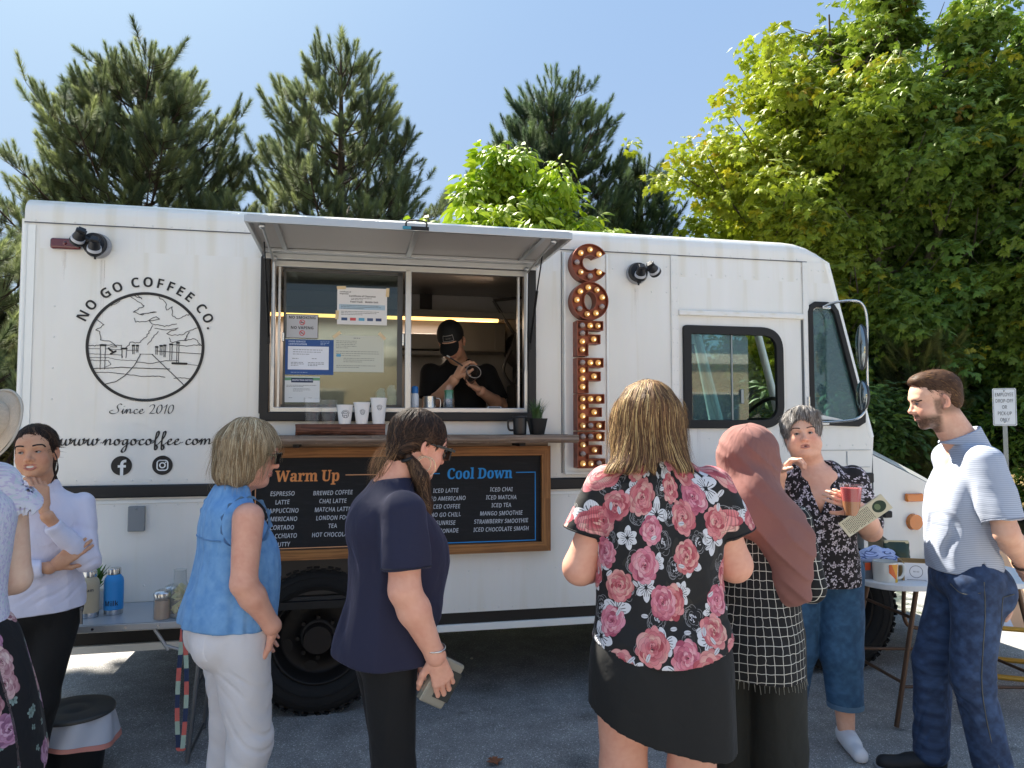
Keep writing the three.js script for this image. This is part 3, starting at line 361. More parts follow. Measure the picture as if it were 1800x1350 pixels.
const stampTex = canvasTex(128, 128, (c) => { c.strokeStyle = c.fillStyle = '#23283a'; c.lineWidth = 5; c.beginPath(); c.arc(64, 68, 34, 0, 7); c.stroke(); c.lineWidth = 4; c.beginPath(); c.moveTo(34, 76); c.lineTo(94, 72); c.moveTo(40, 60); c.quadraticCurveTo(60, 44, 86, 60); c.moveTo(50, 96); c.lineTo(60, 74); c.moveTo(80, 94); c.lineTo(70, 74); c.stroke(); c.font = 'bold 15px sans-serif'; c.textAlign = 'center'; for (let i = -5; i <= 5; i++) { c.save(); c.translate(64, 68); c.rotate(i * 0.24); c.fillText('NOGOCOFFEEC'[i + 5], 0, -42); c.restore(); } });
const STAMP = mat(0xffffff, 0.6, { map: stampTex, transparent: true });
function stampOn(parent, r0, r1, h, yc, s) { part(parent, 'logo', grid(10, 6, (u, v) => { const y = yc + (v - 0.5) * s, r = lerp(r0, r1, y / h) + 0.0008, a = (u - 0.5) * s / r; return [r * sin(a), y, r * cos(a)]; }), STAMP); }
{
  const cups = [['short', 'shortest white paper cup on the riser, beside the clear cups', 0.174, 0.031, 0.042, 0.098, 0.050, 0.062], ['mid', 'medium white paper cup in the middle of the paper cup row', 0.262, 0.030, 0.0435, 0.112, 0.062, 0.042], ['tall', 'tallest white paper cup at the right end of the riser', 0.350, 0.031, 0.0435, 0.136, 0.086, 0.042]];
  for (const [, label, x, r0, r1, h, yc, s] of cups) { const c = thing('paper_cup', label, 'cup', tw(x, 1.591, 0.19), TA + 0.1, 'sample cups on the riser'); part(c, 'cup_body', cupGeo(r0, r1, h), PAPER); stampOn(c, r0, r1, h, yc, s); }
  for (const [label, x, r0, r1, h] of [['tall clear plastic cup at the left end of the riser', 0.006, 0.034, 0.044, 0.135], ['shorter clear plastic cup next to the white paper cups', 0.09, 0.033, 0.046, 0.125]]) { const c = thing('plastic_cup', label, 'cup', tw(x, 1.591, 0.19), TA, 'sample cups on the riser'); part(c, 'cup_body', [cyl(r1, r0, h, 0, h / 2, 0, 28, true), new THREE.TorusGeometry(r1, 0.002, 6, 28).rotateX(PI / 2).translate(0, h, 0), cyl(r0, r0, 0.002, 0, 0.002, 0, 28)], CLEAR); }
  const mug = thing('travel_mug', 'black insulated mug with a handle beside the potted grass', 'mug', tw(1.122, 1.531, 0.21), TA);
  part(mug, 'mug_body', lathe([[0.001, 0], [0.033, 0], [0.036, 0.005], [0.039, 0.09], [0.038, 0.096], [0.036, 0.09], [0.033, 0.01]], 28), mat(0x121314, 0.35)); part(mug, 'rim', lathe([[0.037, 0.094], [0.041, 0.098], [0.039, 0.104], [0.02, 0.103], [0.001, 0.102]], 28), mat(0x2c2d2e, 0.3)); part(mug, 'handle', tube([[-0.036, 0.08, 0], [-0.062, 0.078, 0], [-0.066, 0.05, 0], [-0.058, 0.026, 0], [-0.034, 0.024, 0]], 0.006, 20, 8), mat(0x121314, 0.35));
  const pot = thing('potted_grass', 'small black square pot of spiky artificial grass on the shelf end', 'potted plant', tw(1.224, 1.531, 0.20), TA + 0.2);
  part(pot, 'pot', cyl(0.062, 0.042, 0.09, 0, 0.045, 0, 4).rotateY(PI / 4), mat(0x141414, 0.6));
  const r = rng(8), bl = []; for (let i = 0; i < 150; i++) { const a = r() * 2 * PI, q = r() * 0.032, L = 0.06 + r() * 0.075, le = 0.15 + r() * 0.8; bl.push(grid(1, 4, (u, v) => { const w = 0.0028 * (1 - v * 0.9) * (u - 0.5) * 2, o = q + le * L * v * v * 0.75; return [o * cos(a) - w * sin(a), 0.085 + L * v * (1 - 0.25 * le * v), o * sin(a) + w * cos(a)]; })); }
  tag(part(pot, 'grass_blades', bl, mat(0x3d5a2a, 0.6, { side: THREE.DoubleSide })), 0, 0, 0, 'stuff');
}
{ // marquee letters on a white board
  const bd = thing('sign_backing_board', 'narrow white upright board behind the marquee letters', 'sign board', tw(1.572, 1.955, 0.006), TA);
  part(bd, 'board', bx(0.262, 1.31, 0.018, 0, 0, 0.004, 0.004), WHITE); for (const s of [-1, 1]) part(bd, 'edge_strip', bx(0.014, 1.31, 0.03, s * 0.132, 0, 0.01, 0.003), WHITE); part(bd, 'edge_strip', bx(0.27, 0.014, 0.03, 0, -0.655, 0.012, 0.003), WHITE);
  const rust = (() => { const f = fbm(6, 91, 4); return dataTex(256, 256, (i, j) => { const t = f(i / 256, j / 256); return [0.44 + 0.2 * t, 0.24 + 0.11 * t, 0.17 + 0.08 * t]; }, { srgb: true, repeat: [5, 5] }); })();
  const face = mat(0xffffff, 0.45, { map: rust, metalness: 0.35 }), ring = (n, a0, a1, R, o = []) => { for (let i = 0; i < n; i++) { const a = lerp(a0, a1, n > 1 ? i / (n - 1) : 0); o.push([R * cos(a), R * sin(a)]); } return o; };
  const arc = (R, a0, a1, n) => Array.from({ length: n + 1 }, (_, i) => { const a = lerp(a0, a1, i / n); return [R * cos(a), R * sin(a)]; });
  const lit = mat(0xc98f4e, 0.12, { emissive: new THREE.Color(1, 0.5, 0.12), emissiveIntensity: 0.10, clearcoat: 1 }), core = mat(0xffe0a0, 0.4, { emissive: new THREE.Color(1, 0.75, 0.35), emissiveIntensity: 0.75 }), dim = mat(0x9d8a80, 0.12, { clearcoat: 1 }), glow = mat(0xb98752, 0.15, { emissive: new THREE.Color(1, 0.45, 0.1), emissiveIntensity: 0.05, clearcoat: 1 });
  const C = { out: [...arc(0.111, 0.55, 2 * PI - 0.55, 40), ...arc(0.047, 2 * PI - 0.8, 0.8, 30)], hole: null, bulbs: ring(7, 0.75, 2 * PI - 0.75, 0.079) };
  const O = { out: arc(0.111, 0, 2 * PI, 48).slice(0, -1), hole: arc(0.048, 0, 2 * PI, 30).slice(0, -1).map(([x, y]) => [x * 0.8, y * 1.15]), bulbs: ring(9, 0.3, 2 * PI - 0.4, 0.08) };
  const F = { out: [[-0.08, -0.102], [-0.015, -0.102], [-0.015, -0.03], [0.06, -0.03], [0.06, 0.022], [-0.015, 0.022], [-0.015, 0.05], [0.078, 0.05], [0.078, 0.102], [-0.08, 0.102]], bulbs: [[-0.048, 0.076], [0.0, 0.076], [0.048, 0.076], [-0.048, 0.03], [-0.048, -0.018], [0.022, -0.004], [-0.048, -0.066]] };
  const E = { out: [[-0.08, -0.104], [0.086, -0.104], [0.086, -0.052], [-0.015, -0.052], [-0.015, -0.026], [0.066, -0.026], [0.066, 0.026], [-0.015, 0.026], [-0.015, 0.052], [0.082, 0.052], [0.082, 0.104], [-0.08, 0.104]], bulbs: [[-0.048, 0.078], [0.0, 0.078], [0.05, 0.078], [-0.048, 0.03], [-0.048, -0.022], [0.022, 0.0], [-0.048, -0.078], [0.0, -0.078], [0.05, -0.078]] };
  const rr = rng(66);
  [[C, 2.538, 'C', 'rusty letter C with warm bulbs, top of the marquee sign'], [O, 2.312, 'O', 'rusty round letter O with warm bulbs, second from the top'], [F, 2.09, 'F', 'upper rusty letter F of the marquee sign, directly below the O'], [F, 1.872, 'F', 'lower rusty letter F of the marquee sign, directly above the two E letters'], [E, 1.658, 'E', 'upper rusty letter E of the marquee sign, just below the F letters'], [E, 1.438, 'E', 'bottom rusty letter E of the marquee sign, near the black rub rail']].forEach(([L, y, ch, label]) => {
    const g = thing('marquee_letter', label, 'sign letter', tw(1.572, y, 0.02), TA, 'marquee letters on the truck');
    const hole = L.hole ? [L.hole] : [], wall = new THREE.Shape(L.out.map((p) => new THREE.Vector2(...p)));
    part(g, 'back_plate', metric(extrude(poly(L.out, hole), 0.052, 0, 24)), face);
    // raised rim round the recessed face
    const cx = L.out.reduce((a, p) => a + p[0], 0) / L.out.length, rimG = [], strip = (pts) => { for (let i = 0; i < pts.length; i++) { const a = pts[i], b = pts[(i + 1) % pts.length]; rimG.push(bx(Math.hypot(b[0] - a[0], b[1] - a[1]) + 0.002, 0.004, 0.084, 0, 0, 0.042).rotateZ(Math.atan2(b[1] - a[1], b[0] - a[0])).translate((a[0] + b[0]) / 2, (a[1] + b[1]) / 2, 0)); } };
    strip(L.out); if (L.hole) strip(L.hole);
    part(g, 'rim', rimG, face);
    for (const [x, yy] of L.bulbs) { const on = rr(), b = part(g, 'bulb', ball(0.0175, x, yy, 0.078, 14, 10), on < 0.5 ? lit : on < 0.72 ? glow : dim); if (on < 0.72) part(b, 'filament', ball(0.006, x + 0.002, yy - 0.004, 0.0925, 8, 6), core); part(b, 'socket', cyl(0.013, 0.015, 0.014, 0, 0, 0, 12).rotateX(PI / 2).translate(x, yy, 0.057), face); }
  });
}
{ // twin floodlights
  const blk = mat(0x17191d, 0.45), lens = mat(0xd8d6cf, 0.25), sil = mat(0xb9bcc2, 0.4);
  const flood = (x, y, label, dirs) => {
    const g = thing('twin_floodlight', label, 'floodlight', tw(x, y, 0.004), TA, 'floodlights on the truck side');
    part(g, 'mounting_box', cyl(0.062, 0.066, 0.035, 0, 0, 0, 28).rotateX(PI / 2).translate(0, 0, 0.018), mat(0x9a9ca0, 0.5)); part(g, 'base', cyl(0.054, 0.06, 0.03, 0, 0, 0, 28).rotateX(PI / 2).translate(-0.006, 0.002, 0.05), blk);
    for (const [dx, dy, rz] of dirs) {
      const h = new THREE.Group(); h.name = 'lamp_head'; const add = (n, geo, m) => part(h, n, geo, m); void add;
      const e = new THREE.Matrix4().makeRotationFromEuler(new THREE.Euler(0.9, 0, rz)).setPosition(dx, dy, 0.10), T = (gg) => prep(gg).applyMatrix4(e);
      const hd = part(g, 'lamp_head', [T(cyl(0.022, 0.034, 0.07, 0, 0.01, 0, 22)), T(cyl(0.036, 0.036, 0.012, 0, -0.028, 0, 22)), T(bx(0.05, 0.01, 0.03, 0, 0.045, 0, 0.004)), T(bx(0.035, 0.008, 0.03, 0, 0.056, 0, 0.003))], blk);
      part(hd, 'band', T(cyl(0.0325, 0.0345, 0.016, 0, -0.008, 0, 22)), sil); part(hd, 'lens', T(cyl(0.031, 0.031, 0.002, 0, -0.0345, 0, 22)), lens);
      part(hd, 'arm', rod([0, 0, 0.06], [dx * 0.8, dy * 0.8 + 0.01, 0.085], 0.013), blk);
    }
    part(g, 'motion_sensor', [ball(0.016, 0.0, -0.052, 0.045), rod([0, -0.05, 0.045], [-0.002, -0.078, 0.04], 0.006)], blk);
  };
  flood(-1.10, 2.522, 'black twin floodlight beside the red marker light at the truck rear', [[-0.062, 0.02, -0.5], [0.012, -0.026, -0.25]]);
  flood(1.90, 2.505, 'black twin floodlight right of the marquee letters', [[-0.012, -0.016, 0.15], [0.07, 0.01, 0.75]]);
}
// ---------- notices inside the glazed half of the serving window ----------
{
  const scribble = (c, r, x, y, w, n, dy, col = '#55585c') => { c.fillStyle = col; for (let i = 0; i < n; i++) { let q = x; const end = x + w * (i === n - 1 ? 0.55 : 0.9 + 0.1 * r()); while (q < end) { const l = 4 + r() * 12; c.fillRect(q, y + i * dy, Math.min(l, end - q), 2.4); q += l + 3; } } };
  const note = (label, x0, x1, y0, y1, draw, bg, seed, tapes = []) => {
    const w = x1 - x0, h = y1 - y0, g = thing('paper_notice', label, 'notice', tw((x0 + x1) / 2, (y0 + y1) / 2, -0.034), TA, 'notices taped inside the serving window');
    const t = canvasTex(256, Math.round(256 * h / w), (c, W, H) => { c.fillStyle = bg; c.fillRect(0, 0, W, H); draw(c, W, H, rng(seed)); });
    part(g, 'sheet', grid(6, 6, (u, v) => [(u - 0.5) * w, (v - 0.5) * h, 0.0035 - 0.0015 * sin(u * PI) * sin(v * 2.2)]), mat(0xffffff, 0.7, { map: t }));
    for (const [x, y, rz] of tapes) part(g, 'tape', bx(0.05, 0.018, 0.0006).rotateZ(rz).translate(x * w, y * h, 0.0048), mat(0xd8c39a, 0.5));
  };
  note('large white permit sheet with coloured boxes, highest notice in the window', 0.123, 0.40, 2.15, 2.36, (c, W, H, r) => { c.fillStyle = '#222'; c.font = 'bold 9px sans-serif'; c.fillText('Certificate of', 12, 26); c.fillText('Inspection', 12, 36); c.textAlign = 'center'; c.font = 'bold 12px sans-serif'; c.fillText('Certificate of Clearance', W / 2, 48); scribble(c, r, 70, 54, 110, 2, 7); c.fillStyle = '#222'; c.fillText('Food Truck    Mobile Unit', W / 2 + 10, 78); c.fillStyle = '#a9c3d6'; c.fillRect(10, 88, W - 20, 26); scribble(c, r, 20, 92, 210, 3, 8); scribble(c, r, 20, 124, 200, 3, 8); ['#33507e', '#c9555a', '#58a3c8', '#4a5c80', '#3a4a74'].forEach((q, i) => { c.fillStyle = q; c.fillRect(22 + i * 44, H - 36, 30, 15); }); }, '#dfe0e2', 1, [[-0.42, 0.49, 0.05], [0.51, 0.40, 1.5], [-0.5, -0.25, 1.5]]);
  note('beige typed certificate taped below the permit sheet', 0.107, 0.385, 1.882, 2.09, (c, W, H, r) => { scribble(c, r, 100, 14, 60, 1, 8); scribble(c, r, 12, 30, 110, 5, 9, '#7a7d74'); scribble(c, r, 12, 84, 220, 3, 11, '#7a7d74'); c.fillStyle = '#5aa0c4'; c.fillRect(14, 100, 22, 14); scribble(c, r, 50, 120, 170, 3, 9, '#7a7d74'); scribble(c, r, 14, 158, 210, 2, 9, '#7a7d74'); }, '#c9ccbe', 2, [[-0.44, 0.5, 0.7], [0.46, 0.49, -0.8]]);
  note('small grey no smoking and no vaping sign in the window corner', -0.152, 0.022, 2.065, 2.20, (c, W, H) => { c.strokeStyle = '#222'; c.lineWidth = 6; c.strokeRect(2, 2, W - 4, H - 4); c.fillStyle = '#18181a'; c.textAlign = 'center'; c.font = 'bold 33px sans-serif'; c.fillText('NO SMOKING', W / 2, 38); c.fillText('NO VAPING', W / 2, 122); c.strokeStyle = '#c8262c'; for (const y of [66, 154]) { c.lineWidth = 5; c.beginPath(); c.arc(W / 2, y, 20, 0, 7); c.moveTo(W / 2 - 13, y - 13); c.lineTo(W / 2 + 13, y + 13); c.stroke(); c.fillStyle = '#222'; c.fillRect(W / 2 - 14, y - 2, 26, 5); } }, '#b9bbbf', 3);
  note('blue bordered certificate under the no smoking sign', -0.153, 0.107, 1.863, 2.06, (c, W, H, r) => { c.fillStyle = '#e2e6ee'; c.fillRect(14, 38, W - 40, H - 66); c.fillStyle = '#d5dced'; c.font = 'bold 13px sans-serif'; c.fillText('FOOD SERVICE', 16, 17); c.fillText('CERTIFICATION', 16, 31); scribble(c, r, 185, 10, 50, 3, 8, '#c4d0e8'); scribble(c, r, 40, 56, 160, 3, 12); scribble(c, r, 36, 104, 60, 1, 8); scribble(c, r, 140, 104, 50, 1, 8); scribble(c, r, 30, 126, 70, 3, 8); scribble(c, r, 120, 126, 90, 3, 8); scribble(c, r, 30, H - 14, 160, 1, 8, '#c4d0e8'); }, '#2f548f', 4);
  note('white inspection notice with a green and navy header, lowest notice', -0.153, 0.034, 1.71, 1.853, (c, W, H, r) => { c.fillStyle = '#6c9a76'; c.fillRect(0, 8, W, 22); c.fillStyle = '#26324e'; c.fillRect(46, 12, 160, 34); c.fillStyle = '#dfe4ee'; c.font = 'bold 16px sans-serif'; c.textAlign = 'center'; c.fillText('INSPECTION NOTICE', W / 2, 34, 150); scribble(c, r, 12, 66, 225, 2, 10, '#333'); scribble(c, r, 60, 92, 130, 3, 9); scribble(c, r, 30, 160, 50, 1, 9); scribble(c, r, 170, 160, 50, 1, 9); }, '#d7dad9', 5);
}
{ // odds and ends on the serving counter
  const ct = (x, z) => tw(x, 1.652, z);
  const milk = mat(0xdfe2e4, 0.5), carton = (x, z, h, label) => { const g = thing('milk_carton', label, 'carton', ct(x, z), TA + 0.15, 'cartons behind the glass'); part(g, 'carton_body', bx(0.052, h, 0.052, 0, h / 2, 0, 0.003), milk); part(g, 'gable', extrude(poly([[-0.026, 0], [0.026, 0], [0.003, 0.03], [-0.003, 0.03]]), 0.05).translate(0, h, -0.025), milk); part(g, 'cap', cyl(0.011, 0.011, 0.012, 0.014, h + 0.022, 0, 14), mat(0xf0f0f0, 0.4)); };
  carton(0.37, -0.12, 0.115, 'left white milk carton behind the glass'); carton(0.43, -0.16, 0.135, 'taller white milk carton behind the card sign');
  const cs = thing('counter_card', 'small white payment card sign inside the window corner', 'card sign', ct(0.455, -0.075), TA); part(cs, 'card', bx(0.075, 0.10, 0.003, 0, 0.05, 0), mat(0xffffff, 0.6, { map: canvasTex(128, 170, (c) => { c.fillStyle = '#e9eaec'; c.fillRect(0, 0, 128, 170); c.strokeStyle = '#333'; c.lineWidth = 5; c.strokeRect(22, 22, 26, 26); c.fillStyle = '#333'; c.font = 'bold 20px sans-serif'; c.fillText('Square', 54, 44); c.fillStyle = '#49618c'; c.fillRect(20, 72, 34, 20); c.fillStyle = '#6a6a6e'; c.fillRect(66, 72, 40, 20); c.fillStyle = '#333'; c.fillRect(22, 112, 30, 30); }) })); part(cs, 'foot', bx(0.075, 0.004, 0.04, 0, 0.002, -0.018), PAPER);
  const bo = thing('spray_can', 'white slim carton with a blue cap beside the window mullion', 'carton', ct(0.567, -0.10), TA); part(bo, 'can_body', lathe([[0.001, 0], [0.022, 0], [0.023, 0.004], [0.023, 0.105], [0.017, 0.118], [0.001, 0.118]], 24), mat(0xd9e2ea, 0.4)); part(bo, 'cap', lathe([[0.018, 0.116], [0.021, 0.118], [0.020, 0.15], [0.012, 0.158], [0.001, 0.158]], 24), mat(0x1c6fb8, 0.35));
  const st = thing('steel_pitcher', 'steel milk pitcher on the counter left of the cup stack', 'pitcher', ct(0.66, -0.16), TA); part(st, 'jug', lathe([[0.001, 0], [0.04, 0], [0.043, 0.01], [0.036, 0.06], [0.038, 0.10], [0.036, 0.10], [0.034, 0.06], [0.038, 0.01]], 28), STEEL); part(st, 'handle', tube([[0.036, 0.09, 0], [0.06, 0.085, 0], [0.06, 0.03, 0], [0.041, 0.02, 0]], 0.004, 16, 6), STEEL);
  const sc = thing('plastic_cup_stack', 'tall stack of clear plastic cups with green print before the barista', 'cup stack', ct(0.765, -0.09), TA); for (let i = 0; i < 7; i++) part(sc, 'cup', [cyl(0.034, 0.024, 0.085, 0, 0, 0, 24, true).rotateX(PI).translate(0, 0.0435 + i * 0.013, 0), new THREE.TorusGeometry(0.0345, 0.0016, 6, 24).rotateX(PI / 2).translate(0, 0.002 + i * 0.013, 0)], CLEAR); part(sc, 'print', cyl(0.0275, 0.0235, 0.05, 0, 0, 0, 24, true).rotateX(PI).rotateX(PI).translate(0, 0.11, 0).scale(1, 1, 1), mat(0x2c7a50, 0.5));
  const tab = thing('card_reader', 'small square card reader on the sill before the barista', 'card reader', ct(1.03, -0.05), TA); part(tab, 'reader_body', bx(0.085, 0.04, 0.012, 0, 0.02, 0, 0.004).rotateX(-0.25), mat(0xd8d9da, 0.4)); part(tab, 'screen', bx(0.068, 0.03, 0.003, 0, 0.02, 0.008).rotateX(-0.25), DARK);
}
// ---------- folding aluminium table by the truck rear ----------
{
  const T0 = [-1.97, 0, -3.66], t = thing('folding_table', 'folding aluminium camping table with milk bottles and shakers on it', 'table', T0, TA);
  const alu = mat(0xa9adb1, 0.5, { metalness: 0.65 }), leg = mat(0x75797d, 0.45, { metalness: 0.8 });
  part(t, 'tabletop', [bx(0.98, 0.008, 0.42, 0, 0.664, 0), ], mat(0xb7bdc4, 0.42, { metalness: 0.45, bumpMap: fabricBump, bumpScale: 0.0005 }));
  part(t, 'edge_rail', bx(1.0, 0.032, 0.02, 0, 0.652, 0.212, 0.004), alu); part(t, 'edge_rail', bx(1.0, 0.032, 0.02, 0, 0.652, -0.212, 0.004), alu); for (const s of [-1, 1]) part(t, 'edge_rail', bx(0.02, 0.032, 0.43, s * 0.495, 0.652, 0, 0.004), alu);
  for (const sx of [-1, 1]) { for (const sz of [-1, 1]) part(t, 'leg', rod([sx * 0.47, 0.645, sz * 0.18], [sx * 0.415, 0.01, sz * 0.20], 0.011), leg); part(t, 'leg_brace', [rod([sx * 0.415, 0.03, -0.20], [sx * 0.415, 0.03, 0.20], 0.008), rod([sx * 0.445, 0.35, -0.19], [sx * 0.445, 0.35, 0.19], 0.008)], leg); part(t, 'stay', [rod([sx * 0.25, 0.645, 0.195], [sx * 0.32, 0.53, 0.195], 0.008), rod([sx * 0.31, 0.55, 0.195], [sx * 0.452, 0.50, 0.195], 0.007)], alu); }
  for (let k = -3; k <= 3; k++) part(t, 'screw', cyl(0.006, 0.006, 0.003, 0, 0, 0, 10).rotateX(PI / 2).translate(k * 0.14, 0.652, 0.2235), STEEL);
  const on = (x, z) => { const v = V(x, 0.668, z).applyAxisAngle(V(0, 1, 0), TA).add(V(...T0)); return [v.x, v.y, v.z]; };
  const bottle = (p, col, label, word, ty, fs) => { const b = thing('insulated_bottle', label, 'bottle', p, 0.25, 'milk bottles on the folding table'); part(b, 'bottle_body', lathe([[0.043, 0.024], [0.044, 0.03], [0.044, 0.155], [0.041, 0.172], [0.031, 0.186], [0.029, 0.19]], 32), mat(col, 0.5)); part(b, 'foot', lathe([[0.001, 0], [0.042, 0], [0.0435, 0.003], [0.0435, 0.024]], 32), STEEL); part(b, 'cap', lathe([[0.029, 0.19], [0.031, 0.192], [0.031, 0.216], [0.029, 0.22], [0.001, 0.22]], 32), STEEL); const tx = canvasTex(256, 128, (c) => { c.fillStyle = '#15233a'; c.font = `bold ${fs}px sans-serif`; c.textAlign = 'center'; c.fillText(word, 128, 90); }); part(b, 'lettering', grid(12, 1, (u, v) => { const a = (u - 0.5) * 1.9; return [0.0448 * sin(a), ty + (v - 0.5) * 0.045, 0.0448 * cos(a)]; }), mat(0xffffff, 0.6, { map: tx, transparent: true })); };
  bottle([-2.03, 0.668, -3.60], 0xb7ab90, 'beige insulated bottle with steel cap on the folding table', 'Cream', 0.135, 58); bottle([-1.945, 0.668, -3.66], 0x2c8fd6, 'blue insulated bottle lettered Milk on the folding table', 'Milk', 0.055, 92);
  const sand = mat(0xb08a6a, 0.9), glassy = mat(0xe6eaea, 0.08, { transmission: 0.85, thickness: 0 });
  for (const [label, p] of [['front glass sugar shaker with ribbed sides and steel top', [-1.665, 0.668, -3.57]], ['rear glass sugar shaker half hidden by the front one', [-1.665, 0.668, -3.68]]]) { const s = thing('sugar_shaker', label, 'shaker', p, 0, 'sugar shakers on the folding table'); const ribs = new THREE.CylinderGeometry(0.036, 0.038, 0.105, 40, 1, true).translate(0, 0.0535, 0), q = ribs.attributes.position; for (let i = 0; i < q.count; i++) { const a = Math.atan2(q.getZ(i), q.getX(i)), k = 1 + 0.03 * cos(a * 14); q.setX(i, q.getX(i) * k); q.setZ(i, q.getZ(i) * k); } ribs.computeVertexNormals(); part(s, 'glass', ribs, glassy); part(s, 'sugar', cyl(0.033, 0.035, 0.085, 0, 0.044, 0, 24), sand); part(s, 'lid', lathe([[0.038, 0.104], [0.039, 0.118], [0.034, 0.13], [0.015, 0.138], [0.001, 0.138]], 28), STEEL); }
  const j = thing('glass_jar', 'tall glass jar of wrapped sachets beside the shakers', 'jar', [-1.595, 0.668, -3.60], 0); part(j, 'glass', lathe([[0.001, 0.002], [0.042, 0.002], [0.044, 0.01], [0.044, 0.14], [0.03, 0.17], [0.028, 0.22], [0.03, 0.225]], 32), glassy); const r = rng(5), sa = []; for (let i = 0; i < 26; i++) sa.push(bx(0.03, 0.05, 0.003).rotateX(r() * 3).rotateZ(r() * 3).translate((r() - 0.5) * 0.04, 0.03 + r() * 0.1, (r() - 0.5) * 0.04)); tag(part(j, 'sachets', sa, mat(0xd2c98c, 0.7)), 0, 0, 0, 'stuff');
  const pl = thing('table_plant', 'small leafy green plant behind the beige bottle', 'plant', [-2.09, 0.668, -3.75], 0); const lv = []; for (let i = 0; i < 40; i++) { const a = r() * 6.3, e = 0.3 + r(), L = 0.05 + r() * 0.05; lv.push(grid(2, 3, (u, v) => { const w = 0.014 * sin(PI * Math.min(0.98, v + 0.05)) * (u - 0.5) * 2; return [cos(a) * L * v * cos(e) - w * sin(a) + 0.02 * cos(a * 3), 0.10 + L * v * sin(e) + (i % 5) * 0.014, sin(a) * L * v * cos(e) + w * cos(a)]; })); } tag(part(pl, 'leaves', lv, mat(0x4d7a2c, 0.6, { side: THREE.DoubleSide })), 0, 0, 0, 'stuff'); part(pl, 'pot', lathe([[0.001, 0], [0.035, 0], [0.045, 0.09], [0.04, 0.09], [0.03, 0.08]], 24), mat(0xd5d2ca, 0.5));
  const sp = thing('lanyard_strap', 'striped pink navy and mint strap hanging in a loop from the table corner', 'strap', [-1.485, 0, -3.395], 0.2);
  const cols = ['#cf6a62', '#2b3a5c', '#a9c0b0'].map((q) => mat(q, 0.8)); for (const s of [-1, 1]) for (let k = 0; k < 9; k++) { const y0 = 0.665 - k * 0.058, w = 0.02, xo = (y) => s * (0.004 + 0.016 * sin(clamp((0.66 - y) / 0.53, 0, 1) * PI * 0.9)); part(sp, 'stripe', grid(1, 4, (u, v) => { const y = y0 - v * 0.0579; return [xo(y) + (u - 0.5) * w, y, 0.006 * s + 0.006 * sin(y * 9)]; }), cols[(k * 2 + (s > 0 ? 1 : 0)) % 3]); }
  part(sp, 'loop_end', grid(10, 1, (u, v) => { const a = PI * u; return [0.008 * cos(a) * 1.6 + (v - 0.5) * 0.02, 0.143 - 0.016 * sin(a), 0.006 * cos(a)]; }), cols[0]);
}
{ // bin
  const b = thing('waste_bin', 'small black waste bin with a lid and pink edged bag hanging out', 'bin', [-1.99, 0, -3.43], 0.3);
  part(b, 'bin_body', lathe([[0.001, 0], [0.12, 0], [0.15, 0.26], [0.155, 0.265]], 36), mat(0x17181a, 0.6)); part(b, 'lid', lathe([[0.17, 0.285], [0.172, 0.295], [0.166, 0.305], [0.10, 0.31], [0.085, 0.302], [0.05, 0.302], [0.04, 0.31], [0.001, 0.311]], 40), mat(0x3a3c3c, 0.45));
  const bag = (a, c2) => grid(48, 6, (u, v) => { const y = lerp(a, c2, v), an = u * 2 * PI, w = 0.009 * sin(an * 7 + y * 20) + 0.03 * Math.max(0, cos(an - 0.6)) * (0.29 - y) * 5; const r = 0.158 + (0.29 - y) * 0.15 + w; return [r * cos(an), y - 0.02 * sin(an * 2 + 1) * (0.3 - y) * 6, r * sin(an)]; });
  part(b, 'liner', bag(0.29, 0.185), mat(0xb9bfca, 0.5, { side: THREE.DoubleSide })); part(b, 'liner_edge', bag(0.1845, 0.165), mat(0xc98578, 0.5, { side: THREE.DoubleSide }));
}
